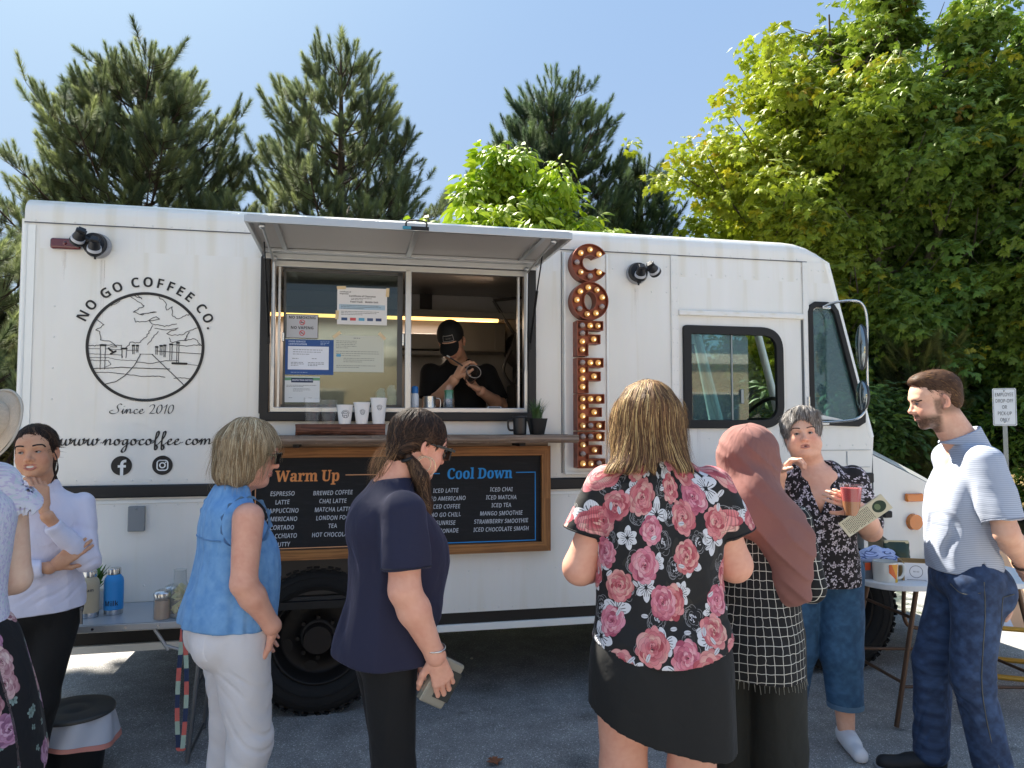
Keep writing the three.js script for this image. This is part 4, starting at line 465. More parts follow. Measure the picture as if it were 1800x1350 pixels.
// ---------- round-ended table with merchandise ----------
{
  const C0 = [2.34, 0.012, -4.22], t = thing('merchandise_table', 'white topped folding table with brown bent tube legs and goods', 'table', C0, 0.1);
  part(t, 'tabletop', metric(extrude(rrect(-0.46, -0.30, 0.60, 0.30, 0.22), 0.022, 0.004).rotateX(-PI / 2).translate(0, 0.712, 0)), mat(0xdadde0, 0.45));
  const br = mat(0x5b4536, 0.5, { metalness: 0.4 });
  const U = (x, z0, z1, h) => tube([[x, 0.70, z0], [x, h + 0.04, z0], [x, h, z0 + 0.03], [x, h, z1 - 0.03], [x, h + 0.04, z1], [x, 0.70, z1]], 0.011, 50, 8);
  part(t, 'leg_frame', [rod([-0.20, 0.71, 0.20], [-0.36, 0.0, 0.24], 0.013), rod([-0.20, 0.71, -0.22], [-0.36, 0.0, -0.26], 0.013), rod([-0.31, 0.22, 0.23], [-0.31, 0.22, -0.25], 0.009), rod([-0.24, 0.55, 0.2], [-0.24, 0.55, -0.2], 0.009)], br);
  part(t, 'leg_frame', [rod([0.36, 0.71, 0.22], [0.52, 0.0, 0.24], 0.013), rod([0.36, 0.71, -0.22], [0.52, 0.0, -0.26], 0.013), rod([0.47, 0.22, 0.23], [0.47, 0.22, -0.25], 0.009)], br);
  part(t, 'stretcher', [rod([-0.30, 0.19, 0.20], [0.46, 0.16, 0.20], 0.009), rod([-0.30, 0.27, -0.2], [0.46, 0.24, -0.2], 0.009)], br);
  part(t, 'hinge_bracket', [tube([[-0.22, 0.69, 0.12], [-0.22, 0.52, 0.12], [-0.19, 0.48, 0.12], [0.06, 0.48, 0.12], [0.09, 0.52, 0.12], [0.09, 0.69, 0.12]], 0.011, 60, 8), bx(0.05, 0.06, 0.03, 0.11, 0.55, 0.12, 0.005)], br);
  const top = 0.738;
  const m = thing('printed_mug', 'white mug with an orange and yellow sun print on the table edge', 'mug', [2.005, top, -4.02], 0.0);
  part(m, 'mug_body', lathe([[0.001, 0], [0.054, 0], [0.06, 0.008], [0.064, 0.115], [0.061, 0.117], [0.058, 0.012], [0.001, 0.01]], 36), mat(0xd9dbd6, 0.25, { clearcoat: 0.6 })); part(m, 'handle', tube([[0.06, 0.10, 0], [0.095, 0.098, 0.0], [0.10, 0.06, 0], [0.085, 0.03, 0], [0.058, 0.024, 0]], 0.0075, 24, 8), mat(0xd9dbd6, 0.25, { clearcoat: 0.6 }));
  part(m, 'print', grid(16, 8, (u, v) => { const a = (u - 0.5) * 1.7 + 0.25, r = lerp(0.0605, 0.0648, v); return [r * sin(a), 0.008 + v * 0.1, r * cos(a)]; }), mat(0xffffff, 0.4, { transparent: true, map: canvasTex(160, 160, (c) => { c.fillStyle = '#d9672c'; c.beginPath(); c.moveTo(40, 0); c.lineTo(80, 0); c.lineTo(110, 140); c.lineTo(40, 70); c.fill(); c.fillStyle = '#e9a02c'; c.beginPath(); c.moveTo(60, 0); c.lineTo(130, 0); c.lineTo(118, 140); c.fill(); c.fillStyle = '#e4b51e'; c.beginPath(); c.arc(114, 140, 20, 0, 7); c.fill(); }) }));
  const bxm = mat(0x8d6f4a, 0.8), bk = thing('cardboard_tray', 'brown cardboard tray holding a rolled printed cloth', 'box', [2.03, top, -4.22], 0.05); part(bk, 'tray_wall', [bx(0.26, 0.09, 0.006, 0, 0.045, 0.09), bx(0.26, 0.09, 0.006, 0, 0.045, -0.09), bx(0.006, 0.09, 0.186, -0.13, 0.045, 0), bx(0.006, 0.09, 0.186, 0.13, 0.045, 0)], bxm); part(bk, 'tray_base', bx(0.25, 0.006, 0.17, 0, 0.004, 0), bxm);
  const cl = thing('folded_cloth', 'blue and white printed cloth rolled up in the cardboard tray', 'cloth', [2.06, top + 0.012, -4.21], 0.05); part(cl, 'roll', (() => { const g = new THREE.SphereGeometry(1, 40, 26), p = g.attributes.position; for (let i = 0; i < p.count; i++) { const x = p.getX(i), y = p.getY(i), z = p.getZ(i), n = 1 + 0.16 * noise(x * 2.6, y * 2.6, z * 2.6) + 0.08 * noise(x * 7, y * 7, z * 7); p.setXYZ(i, x * 0.118 * n, 0.075 + y * 0.075 * n, z * 0.078 * n); } g.computeVertexNormals(); return g; })(), mat(0xffffff, 0.85, { map: canvasTex(256, 256, (c) => { c.fillStyle = '#b7c3e6'; c.fillRect(0, 0, 256, 256); const q = rng(6); c.lineWidth = 4; for (let i = 0; i < 60; i++) { c.strokeStyle = q() < 0.5 ? '#34426e' : '#5064a0'; c.beginPath(); c.arc(q() * 256, q() * 256, 6 + q() * 12, q() * 6, q() * 6 + 3); c.stroke(); } }) }));
  const bo = thing('gift_card_box', 'open cardboard box with a white printed front at the table edge', 'box', [2.185, top, -4.06], -0.25); part(bo, 'box_side', [bx(0.006, 0.115, 0.10, -0.07, 0.0575, 0), bx(0.006, 0.115, 0.10, 0.07, 0.0575, 0), bx(0.146, 0.115, 0.005, 0, 0.0575, -0.05)], mat(0xb19263, 0.8)); part(bo, 'box_front', bx(0.146, 0.11, 0.005, 0, 0.055, 0.05), mat(0xb19263, 0.8)); part(bo, 'label', new THREE.PlaneGeometry(0.135, 0.105).translate(0.004, 0.055, 0.054), mat(0xffffff, 0.6, { map: canvasTex(128, 100, (c) => { c.fillStyle = '#e4e6ea'; c.fillRect(0, 0, 128, 100); c.strokeStyle = '#3c4048'; c.lineWidth = 2; c.beginPath(); c.arc(54, 44, 30, 0, 7); c.stroke(); c.font = '9px sans-serif'; c.fillStyle = '#3c4048'; c.textAlign = 'center'; c.fillText('NO GO', 54, 47); c.fillRect(10, 84, 90, 2); }) }));
  const bg = thing('coffee_bag', 'dark green foil bag of coffee behind the white mug', 'coffee bag', [2.16, top, -4.2], -0.15); part(bg, 'bag_body', grid(14, 16, (u, v) => { const a = u * 2 * PI, f = lerp(1, 0.18, Math.pow(v, 3)); return [0.075 * cos(a) * (1 - 0.1 * v) + 0.004 * noise(u * 9, v * 9, 2), v * 0.19, 0.036 * sin(a) * f + 0.004 * noise(u * 7, v * 7, 5)]; }), mat(0x2c4038, 0.3, { metalness: 0.4 })); part(bg, 'bag_label', bx(0.09, 0.07, 0.002, 0, 0.07, 0.038), mat(0x7d7458, 0.6)); part(bg, 'clip', bx(0.13, 0.018, 0.012, 0, 0.19, 0, 0.003), mat(0xb9b59a, 0.35, { metalness: 0.5 }));
  const sb = thing('sticker_pack', 'small orange and grey pack standing at the tray front', 'packet', [1.945, top, -4.07], 0.1); part(sb, 'packet', bx(0.07, 0.105, 0.015, 0, 0.0525, 0, 0.003), mat(0x6a6f78, 0.5)); part(sb, 'orange_band', bx(0.03, 0.04, 0.002, -0.015, 0.08, 0.009), mat(0xd2552c, 0.5));
}
{ // striped sling chair at the right edge
  const st = canvasTex(256, 64, (c) => { for (let i = 0; i < 8; i++) { c.fillStyle = i % 2 ? '#e8eaf2' : '#e3b48c'; c.fillRect(i * 32, 0, 32, 64); } });
  const ch = thing('sling_chair', 'orange and white striped canvas chair with yellow tube frame', 'deck chair', [3.24, 0, -4.5], -0.35);
  part(ch, 'canvas', grid(20, 24, (u, v) => { const y = 0.84 - 0.42 * Math.pow(sin(v * PI / 2), 1), z = v * 0.62 - 0.3; return [(u - 0.5) * 1.05, y + 0.02 * sin(u * PI) * -1, z + 0.05 * sin(v * PI)]; }), mat(0xffffff, 0.85, { map: st, side: THREE.DoubleSide }));
  const ye = mat(0xb9923a, 0.4, { metalness: 0.3 }); part(ch, 'frame_tube', [rod([-0.54, 0.10, 0.18], [0.54, 0.10, 0.18], 0.016), rod([-0.54, 0.10, -0.2], [0.54, 0.10, -0.2], 0.016), rod([-0.53, 0.84, -0.3], [0.53, 0.84, -0.3], 0.014), rod([-0.53, 0.42, 0.33], [0.53, 0.42, 0.33], 0.014)], ye);
  for (const s of [-1, 1]) part(ch, 'side_frame', [rod([s * 0.54, 0.0, 0.28], [s * 0.54, 0.86, -0.32], 0.014), rod([s * 0.54, 0.0, -0.3], [s * 0.54, 0.44, 0.36], 0.014)], ye);
}
{ // sign on its post
  const s = thing('road_sign', 'small white sign reading employee drop-off or pick-up only', 'sign', [6.19, 0, -9.3], -0.55);
  part(s, 'post', [bx(0.05, 1.62, 0.035, 0, 0.81, -0.02)], mat(0x8b9294, 0.4, { metalness: 0.8 }));
  part(s, 'sign_plate', metric(extrude(rrect(-0.125, -0.235, 0.125, 0.235, 0.02), 0.004).translate(0, 1.79, 0)), mat(0xd9dde2, 0.5));
  part(s, 'lettering', new THREE.PlaneGeometry(0.24, 0.46).translate(0, 1.79, 0.008), mat(0xffffff, 0.5, { transparent: true, map: canvasTex(256, 490, (c) => { c.strokeStyle = '#23262c'; c.lineWidth = 4; c.beginPath(); c.roundRect(6, 6, 244, 478, 16); c.stroke(); c.fillStyle = '#23262c'; c.textAlign = 'center'; ['EMPLOYEE', 'DROP-OFF', 'OR', 'PICK-UP', 'ONLY'].forEach((q, i) => { c.save(); c.translate(128, 102 + i * 84); c.scale(0.66, 1); c.font = '66px sans-serif'; c.fillText(q, 0, 0); c.restore(); }); }) }));
  for (const y of [1.60, 1.99]) part(s, 'bolt', ball(0.012, 0, y, 0.01, 10, 8), STEEL);
}
{ const l = thing('fallen_leaf', 'small dry brown leaf lying on the asphalt', 'leaf', [-0.08, 0.012, -3.55], 0.4); part(l, 'blade', grid(6, 6, (u, v) => { const a = (u - 0.5) * 2, w = 0.035 * sin(PI * clamp(v + 0.03, 0, 1)) * (1 + 0.5 * sin(v * 14)); return [a * w, 0.008 * a * a, (v - 0.5) * 0.08]; }), mat(0x8f5a3c, 0.8, { side: THREE.DoubleSide })); }
// ---------- trees ----------
function instanced(parent, name, geo, m, mats, cols) {
  const im = new THREE.InstancedMesh(geo, m, mats.length); im.name = name; im.castShadow = im.receiveShadow = true;
  mats.forEach((q, i) => { im.setMatrixAt(i, q); if (cols) im.setColorAt(i, cols[i]); }); parent.add(im); tag(im, 0, 0, 0, 'stuff'); return im;
}
// bottle-brush pine shoot, 1 unit long along +y
const shootGeo = (() => {
  const r = rng(17), pos = [], nor = []; const stem = new THREE.CylinderGeometry(0.012, 0.022, 0.9, 4).translate(0, 0.45, 0).toNonIndexed();
  pos.push(...stem.attributes.position.array); nor.push(...stem.attributes.normal.array);
  for (let i = 0; i < 240; i++) {
    const t = Math.pow(r(), 0.8), a = r() * 2 * PI, up = lerp(0.05, 1.15, t) + (r() - 0.5) * 0.5, L = 0.52 * (0.75 + 0.5 * r()) * (1 - 0.25 * t), e = clamp(up, 0.25, 1.45), d = V(cos(a) * cos(e), sin(e), sin(a) * cos(e)), s = V(-sin(a), 0, cos(a)).multiplyScalar(0.016), b = V(0, t * 0.92, 0), tip = b.clone().addScaledVector(d, L), n = d.clone().cross(s).normalize();
    for (const q of [b.clone().add(s), b.clone().sub(s), tip]) { pos.push(q.x, q.y, q.z); nor.push(n.x, n.y, n.z); }
  }
  const g = new THREE.BufferGeometry(); g.setAttribute('position', new THREE.Float32BufferAttribute(pos, 3)); g.setAttribute('normal', new THREE.Float32BufferAttribute(nor, 3)); return g;
})();
const NEEDLE = mat(0xffffff, 0.85, { side: THREE.DoubleSide, transmission: 0.4, thickness: 0, specularIntensity: 0.3 }), BARK = mat(0x4a3b30, 0.9, { bumpMap: creaseBump, bumpScale: 0.02 }), GREYBARK = mat(0x5b5348, 0.9, { bumpMap: creaseBump, bumpScale: 0.02 });
const up0 = V(0, 1, 0), place = (p, d, s, w = s, tw2 = 0) => new THREE.Matrix4().compose(p, new THREE.Quaternion().setFromUnitVectors(up0, d.clone().normalize()).multiply(new THREE.Quaternion().setFromAxisAngle(up0, tw2)), V(w, s, w));
function limb(pts, r0, r1, seg = 6) { const c = new THREE.CatmullRomCurve3(pts), n = Math.max(4, pts.length * 2), g = new THREE.TubeGeometry(c, n, 1, seg, false), p = g.attributes.position; for (let i = 0; i <= n; i++) { const q = c.getPointAt(i / n), r = lerp(r0, r1, i / n); for (let j = 0; j <= seg; j++) { const k = i * (seg + 1) + j; p.setXYZ(k, q.x + (p.getX(k) - q.x) * r, q.y + (p.getY(k) - q.y) * r, q.z + (p.getZ(k) - q.z) * r); } } return g; }
function pine(label, pos, H, R, seed, o = {}) {
  const { h0 = 0.12, dens = 1, tint = ['#75825b', '#9ca571', '#5c6b50'], shoot = 0.34, env = (t) => Math.pow(1 - t, 0.75) } = o;
  const g = thing('pine_tree', label, 'pine tree', pos, 0, 'pines behind the truck'), r = rng(seed), wood = [], ms = [], cs = [], tc = tint.map(lin);
  const lean = V((r() - 0.5) * 0.3, 0, (r() - 0.5) * 0.3), axis = (t) => V(lean.x * t * t, H * t, lean.z * t * t);
  wood.push(limb([0, 0.25, 0.5, 0.75, 1].map(axis), 0.026 * H, 0.012, 8));
  const tuft = (p, d, s) => { ms.push(place(p, d, s * (0.8 + 0.45 * r()), s * (0.75 + 0.3 * r()), r() * 6)); const c = tc[0].clone().lerp(tc[1 + (r() < 0.45 ? 1 : 0)], r()); c.multiplyScalar(0.85 + 0.4 * r()); cs.push(c); };
  tuft(axis(0.985), V(0, 1, 0), shoot * 1.3);
  for (let h = h0; h < 0.97; h += 0.34 / H * (0.8 + 0.4 * r()) / dens) {
    const n = 4 + (r() * 3 | 0), a0 = r() * 6.3, Lm = R * env(h);
    for (let k = 0; k < n; k++) {
      const a = a0 + k * 2 * PI / n + (r() - 0.5) * 0.7, L = Math.max(0.35, Lm * (0.62 + 0.55 * r())), b = axis(h), out = V(cos(a), 0, sin(a)), lift = lerp(0.16, 0.8, h) + (r() - 0.5) * 0.25;
      const pt = (t) => b.clone().addScaledVector(out, L * t).add(V(0, L * (lift * t * 0.55 + 0.42 * t * t), 0)), pts = [0, 0.33, 0.66, 1].map(pt);
      wood.push(limb(pts, 0.012 + 0.013 * L, 0.008, 5));
      const dirEnd = pts[3].clone().sub(pts[2]).normalize(); tuft(pts[3], dirEnd.clone().add(V(0, 0.9, 0)), shoot);
      const ns = Math.max(2, Math.round(L * 7 * dens));
      for (let q = 0; q < ns; q++) {
        const t = lerp(0.38, 1, (q + r()) / ns), p = pt(t), sd = r() < 0.5 ? 1 : -1, side = V(-out.z * sd, 0, out.x * sd), sl = (0.18 + 0.34 * r()) * Math.min(1.5, L) * (1.15 - 0.6 * t) + 0.14, dv = out.clone().multiplyScalar(0.5 + 0.4 * r()).addScaledVector(side, 0.5 + 0.6 * r()).add(V(0, 0.15 + 0.6 * r(), 0)).normalize(), e = p.clone().addScaledVector(dv, sl);
        wood.push(limb([p, p.clone().lerp(e, 0.5).add(V(0, -0.02, 0)), e], 0.009, 0.005, 3));
        const u = V(0, 0.55 + 0.8 * r(), 0); tuft(e, dv.clone().add(u), shoot * (0.75 + 0.4 * r())); if (sl > 0.22) { tuft(p.clone().lerp(e, 0.55), dv.clone().addScaledVector(side, -0.3).add(u), shoot * 0.8); if (r() < 0.7) tuft(p.clone().lerp(e, 0.25 + 0.4 * r()), V(r() - 0.5, 0.9, r() - 0.5), shoot * 0.7); }
      }
    }
  }
  tag(part(g, 'trunk', wood, BARK)); instanced(g, 'crown', shootGeo, NEEDLE, ms, cs); return g;
}
// a spray of star-shaped maple leaves, about 1 unit across
function leafSpray(seed, n, outline, size, droop) {
  const r = rng(seed), pos = [], nor = [];
  for (let i = 0; i < n; i++) {
    const a = r() * 2 * PI, q = 0.08 + 0.42 * Math.sqrt(r()), c = V(q * cos(a), (r() - 0.5) * 0.34 - droop * q, q * sin(a)), s = size * (0.7 + 0.6 * r()), rot = new THREE.Matrix4().makeRotationFromEuler(new THREE.Euler((r() - 0.5) * 1.3 + 0.25, -a + (r() - 0.5) * 1.2, -0.35 - droop * 0.8 + (r() - 0.5) * 1.1, 'YXZ'));
    const P = outline.map(([x, y, z]) => V(x * s, y * s, z * s).applyMatrix4(rot).add(c)), ctr = V(outline.c * s, 0.06 * s, 0).applyMatrix4(rot).add(c);
    for (let k = 0; k < P.length; k++) { const A = P[k], B = P[(k + 1) % P.length], nn = B.clone().sub(A).cross(ctr.clone().sub(A)).normalize(); for (const v of [A, B, ctr]) { pos.push(v.x, v.y, v.z); nor.push(nn.x, nn.y, nn.z); } }
  }
  const g = new THREE.BufferGeometry(); g.setAttribute('position', new THREE.Float32BufferAttribute(pos, 3)); g.setAttribute('normal', new THREE.Float32BufferAttribute(nor, 3)); return g;
}
const star = [[0, 0, 0.04], [0.1, 0, 0.38], [0.3, -0.05, 0.5], [0.36, 0, 0.22], [0.7, -0.08, 0.34], [0.66, 0, 0.14], [1, -0.12, 0], [0.66, 0, -0.14], [0.7, -0.08, -0.34], [0.36, 0, -0.22], [0.3, -0.05, -0.5], [0.1, 0, -0.38], [0, 0, -0.04]]; star.c = 0.4;
const lance = [[0, 0, 0.02], [0.3, 0.02, 0.17], [0.65, -0.04, 0.15], [1, -0.2, 0], [0.65, -0.04, -0.15], [0.3, 0.02, -0.17], [0, 0, -0.02]]; lance.c = 0.45;
const mapleSpray = leafSpray(2, 13, star, 0.36, 0.25), ashSpray = leafSpray(3, 18, lance, 0.5, 0.5), roundSpray = leafSpray(4, 18, lance, 0.30, 0.1);
const LEAF = mat(0xffffff, 0.6, { side: THREE.DoubleSide, transmission: 0.55, thickness: 0, specularIntensity: 0.5 });
function leafy(name, label, cat, pos, o) {
  const { seed, stems, H, env, spray, size, color, count, trunkR = 0.1, bark = GREYBARK, group } = o, g = thing(name, label, cat, pos, 0, group), r = rng(seed), wood = [], ms = [], cs = [];
  const tips = [];
  for (const [ax, az, hh] of stems) {
    const top = V(ax, H * hh, az), P = [V(ax * 0.05, 0, az * 0.05), V(ax * 0.3, H * hh * 0.35, az * 0.3), V(ax * 0.7, H * hh * 0.7, az * 0.7), top]; wood.push(limb(P, trunkR, 0.015, 7)); const cu = new THREE.CatmullRomCurve3(P);
    for (let k = 0; k < 34; k++) { const t = 0.15 + 0.83 * (k + r()) / 34, b = cu.getPoint(t), a = r() * 2 * PI, e = env(b, a); if (e < 0.15) continue; const L = e * (0.6 + 0.5 * r()), end = b.clone().add(V(cos(a) * L, L * (0.25 + 0.35 * r()), sin(a) * L)), mid = b.clone().lerp(end, 0.5).add(V(0, -0.08 * L, 0)); wood.push(limb([b, mid, end], 0.008 + 0.012 * L, 0.005, 4)); tips.push([b, mid, end, L]); }
  }
  for (let i = 0; i < count; i++) {
    const [b, m2, e, L] = tips[i % tips.length], t = i < tips.length ? 1 : Math.pow(r(), 0.55), p = t < 0.5 ? b.clone().lerp(m2, t * 2) : m2.clone().lerp(e, t * 2 - 1), sp = (0.12 + 0.26 * t) * Math.min(1, L) + 0.05; p.add(V((r() - 0.5) * 2 * sp, (r() - 0.4) * 1.6 * sp, (r() - 0.5) * 2 * sp));
    if (o.gap && noise(p.x * o.gap + seed, p.y * o.gap, p.z * o.gap) < -0.17 + 0.1 * r() + 0.22 * sstep(p.y / H, 0.6, 1)) continue; const s = size * (0.7 + 0.6 * r()); ms.push(place(p, V((r() - 0.5) * 0.9, 1, (r() - 0.5) * 0.9), s, s, r() * 6.3)); cs.push(color(p, r));
  }
  part(g, 'trunk', wood, bark); instanced(g, 'crown', spray, LEAF, ms, cs); return g;
}
pine('broad dense pine rising behind the rear half of the truck', [-7.4, 0, -14.6], 8.45, 3.3, 101, { dens: 1.15, env: (t) => Math.pow(1 - t, 0.55) * (t < 0.25 ? 0.7 + 1.2 * t : 1) });
pine('tall pointed pine with open branches behind the serving window', [-3.45, 0, -14.9], 9.35, 3.0, 215, { dens: 0.95 });
pine('rounded dark pine behind the lime green young tree', [0.95, 0, -15.6], 8.3, 2.15, 307, { dens: 1.2, tint: ['#586c50', '#7a8d5c', '#465a49'], env: (t) => Math.pow(1 - t, 0.42) * (t < 0.2 ? 0.6 + 2 * t : 1) });
pine('tall pine at the left edge, its branches reaching in beside the truck rear', [-8.0, 0, -8.6], 5.4, 3.0, 411, { dens: 1.0, env: (t) => Math.pow(1 - t, 0.8) });
pine('small dark pine between the rounded pine and the maple', [2.95, 0, -16.2], 7.2, 1.6, 509, { dens: 1.1, tint: ['#586c50', '#7a8d5c', '#465a49'] });
pine('tall pine with a bare lower trunk, just beyond the left edge', [-7.0, 0, -8.9], 11.0, 2.2, 433, { h0: 0.70, dens: 1.4, env: (t) => (t < 0.74 ? 0.7 : Math.pow((1 - t) / 0.26, 0.6)) });
pine('bushy low pine showing left of the truck corner', [-8.7, 0, -11.4], 4.2, 1.3, 613, { dens: 1.2, tint: ['#5a5836', '#7a7444', '#47492e'], shoot: 0.36 });
{
  const lime = (p, r) => lin('#86a61c').lerp(lin('#b4c63a'), r() * 0.8).multiplyScalar(0.85 + 0.3 * r());
  leafy('young_ash_tree', 'lime green young tree with drooping leaves behind the truck roof', 'tree', [-0.05, 0, -10.2], { seed: 71, H: 5.55, trunkR: 0.07, stems: [[0, 0, 1], [0.5, 0.1, 0.88], [-0.5, 0, 0.8], [1.05, 0, 0.74], [-0.95, 0.1, 0.72], [-0.25, -0.3, 0.92]], env: (b) => clamp((5.7 - b.y) * 0.46, 0.2, 0.95), spray: ashSpray, size: 0.34, color: lime, count: 1700 });
  leafy('ash_sapling', 'small lime green sapling tip just left of the young tree', 'tree', [-1.15, 0, -9.6], { seed: 73, H: 4.35, trunkR: 0.03, stems: [[0, 0, 1], [0.15, 0, 0.9]], env: (b) => clamp((4.2 - b.y) * 0.4, 0.15, 0.35), spray: ashSpray, size: 0.36, color: lime, count: 110 });
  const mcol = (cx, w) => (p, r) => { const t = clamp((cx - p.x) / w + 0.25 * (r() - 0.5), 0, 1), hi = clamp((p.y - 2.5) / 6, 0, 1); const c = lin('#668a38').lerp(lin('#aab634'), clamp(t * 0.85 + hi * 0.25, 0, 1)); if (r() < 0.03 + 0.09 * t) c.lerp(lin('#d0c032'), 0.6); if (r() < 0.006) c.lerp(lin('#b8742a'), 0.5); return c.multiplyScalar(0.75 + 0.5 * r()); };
  const menv = (R, H) => (b) => R * Math.sqrt(clamp(1 - Math.pow((b.y - H * 0.42) / (H * 0.6), 2), 0.03, 1));
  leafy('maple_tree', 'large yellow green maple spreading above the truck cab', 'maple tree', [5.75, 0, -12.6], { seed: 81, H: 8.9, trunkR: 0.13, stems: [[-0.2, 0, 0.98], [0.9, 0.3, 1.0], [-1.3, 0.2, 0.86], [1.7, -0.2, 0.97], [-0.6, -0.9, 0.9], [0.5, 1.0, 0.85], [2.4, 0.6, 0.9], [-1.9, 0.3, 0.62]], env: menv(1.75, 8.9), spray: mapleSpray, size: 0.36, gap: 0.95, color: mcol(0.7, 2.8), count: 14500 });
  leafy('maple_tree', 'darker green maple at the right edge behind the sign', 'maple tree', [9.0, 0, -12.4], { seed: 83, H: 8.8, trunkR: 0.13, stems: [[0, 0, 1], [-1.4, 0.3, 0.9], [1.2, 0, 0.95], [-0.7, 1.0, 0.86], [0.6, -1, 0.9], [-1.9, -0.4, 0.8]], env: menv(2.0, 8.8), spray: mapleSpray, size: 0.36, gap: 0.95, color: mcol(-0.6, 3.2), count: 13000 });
  const dk = (p, r) => lin('#45652c').lerp(lin('#7a9a44'), r() * r()).multiplyScalar(0.8 + 0.5 * r());
  leafy('leafy_shrub', 'dark leafy shrub behind the bonnet of the truck', 'shrub', [4.8, 0, -11.2], { seed: 91, H: 2.1, trunkR: 0.04, stems: [[-0.6, 0, 0.9], [0.5, 0, 1], [0, 0.4, 0.8], [1.1, 0, 0.8]], env: () => 0.7, spray: roundSpray, size: 0.5, color: dk, count: 900, group: 'shrubs on the verge' });
  leafy('leafy_shrub', 'light green shrub right of the sign post', 'shrub', [8.15, 0, -10.9], { seed: 93, H: 1.9, trunkR: 0.04, stems: [[-0.5, 0, 0.9], [0.5, 0, 1], [0, 0.3, 0.8]], env: () => 0.6, spray: roundSpray, size: 0.42, color: (p, r) => lin('#4f7a2c').lerp(lin('#8aa63c'), r()).multiplyScalar(0.8 + 0.4 * r()), count: 700, group: 'shrubs on the verge' });
  pine('young pale pine bush just left of the sign', [6.1, 0, -11.2], 2.6, 0.8, 711, { dens: 1.5, shoot: 0.3, h0: 0.1, tint: ['#5f6a36', '#8a8a48', '#46552c'] });
  leafy('leafy_shrub', 'shadowed shrub behind the head of the man in the striped polo', 'shrub', [7.2, 0, -12.6], { seed: 95, H: 3.0, trunkR: 0.05, stems: [[-1.2, 0, 0.9], [0.5, 0, 1], [0, 0.4, 0.8], [1.6, 0, 0.8], [-2.2, 0, 0.8]], env: () => 0.9, spray: roundSpray, size: 0.6, color: dk, count: 1400, group: 'shrubs on the verge' });
  leafy('leafy_shrub', 'dull brown green shrub seen through the gap left of the truck', 'shrub', [-7.0, 0, -9.2], { seed: 97, H: 1.7, trunkR: 0.04, stems: [[-0.4, 0, 0.9], [0.4, 0, 1], [0, 0.4, 0.8]], env: () => 0.6, spray: roundSpray, size: 0.4, color: (p, r) => lin('#4a4a28').lerp(lin('#7a7040'), r()), count: 600, group: 'shrubs on the verge' });
  // distant belt of trees that closes the view
  const r = rng(5), ms = [], cs = []; for (let i = 0; i < 5200; i++) { const x = lerp(-34, 34, r()), h = 3.2 + 1.6 * noise(x * 0.3, 3, 1) + 0.8 * noise(x, 1, 7), s = 0.9 + 0.9 * r(); ms.push(place(V(x + 3, h * Math.pow(r(), 0.6), -24 - x * 0.2 + r() * 2), V(r() - 0.5, 1, r() - 0.5), s, s, r() * 6)); cs.push(lin('#30401f').lerp(lin('#5a6a30'), r() * r())); }
  instanced(scene, 'far_woodland', roundSpray, LEAF, ms, cs);
  const rk = rng(15), stone = mat(0x8f8d88, 0.95, { bumpMap: creaseBump, bumpScale: 0.03 });
  [['large grey boulder on the verge right of the sign post', 7.6, -10.3, 0.34], ['smaller grey boulder in front of the large one on the verge', 7.15, -9.9, 0.2]].forEach(([label, x, z, s]) => { const b = thing('boulder', label, 'boulder', [x, 0.1, z], rk() * 6, 'boulders on the verge'); const q = new THREE.IcosahedronGeometry(s, 4), p = q.attributes.position; for (let i = 0; i < p.count; i++) { const v = V(p.getX(i), p.getY(i), p.getZ(i)), n = 1 + 0.3 * noise(v.x * 3, v.y * 3, v.z * 3 + x) + 0.1 * noise(v.x * 9, v.y * 9, v.z * 9); p.setXYZ(i, v.x * n * 1.3, v.y * n * 0.75 + s * 0.3, v.z * n); } q.computeVertexNormals(); part(b, 'stone', metric(q), stone); });
}
// ---------- figures: distance fields meshed with surface nets ----------
const smin = (a, b, k) => { const h = Math.max(k - Math.abs(a - b), 0) / k; return Math.min(a, b) - h * h * k * 0.25; };
const cap = (a, ra, b, rb) => { const [ax, ay, az] = a, dx = b[0] - ax, dy = b[1] - ay, dz = b[2] - az, L = dx * dx + dy * dy + dz * dz || 1e-9; return (x, y, z) => { const px = x - ax, py = y - ay, pz = z - az, t = clamp((px * dx + py * dy + pz * dz) / L, 0, 1), qx = px - dx * t, qy = py - dy * t, qz = pz - dz * t; return Math.sqrt(qx * qx + qy * qy + qz * qz) - (ra + (rb - ra) * t); }; };
const ell = (c, r, rot) => { const [cx, cy, cz] = c, [rx, ry, rz] = r, m = rot && new THREE.Matrix4().makeRotationFromEuler(new THREE.Euler(...rot)).invert().elements; return (x, y, z) => { x -= cx; y -= cy; z -= cz; if (m) [x, y, z] = [m[0] * x + m[4] * y + m[8] * z, m[1] * x + m[5] * y + m[9] * z, m[2] * x + m[6] * y + m[10] * z]; const a = x / rx, b = y / ry, d = z / rz, k0 = Math.sqrt(a * a + b * b + d * d), e = a / rx, f = b / ry, g = d / rz, k1 = Math.sqrt(e * e + f * f + g * g); return k1 < 1e-9 ? -Math.min(rx, ry, rz) : k0 * (k0 - 1) / k1; }; };
const su = (list, k) => (x, y, z) => { let d = list[0](x, y, z); for (let i = 1; i < list.length; i++) d = smin(d, list[i](x, y, z), k); return d; };
const cut = (a, b, k = 0.004) => (x, y, z) => -smin(-a(x, y, z), b(x, y, z), k);
const both = (a, b, k = 0.004) => (x, y, z) => -smin(-a(x, y, z), -b(x, y, z), k);
const plane = (n, p) => { const v = V(...n).normalize(), d = v.dot(V(...p)); return (x, y, z) => v.x * x + v.y * y + v.z * z - d; };
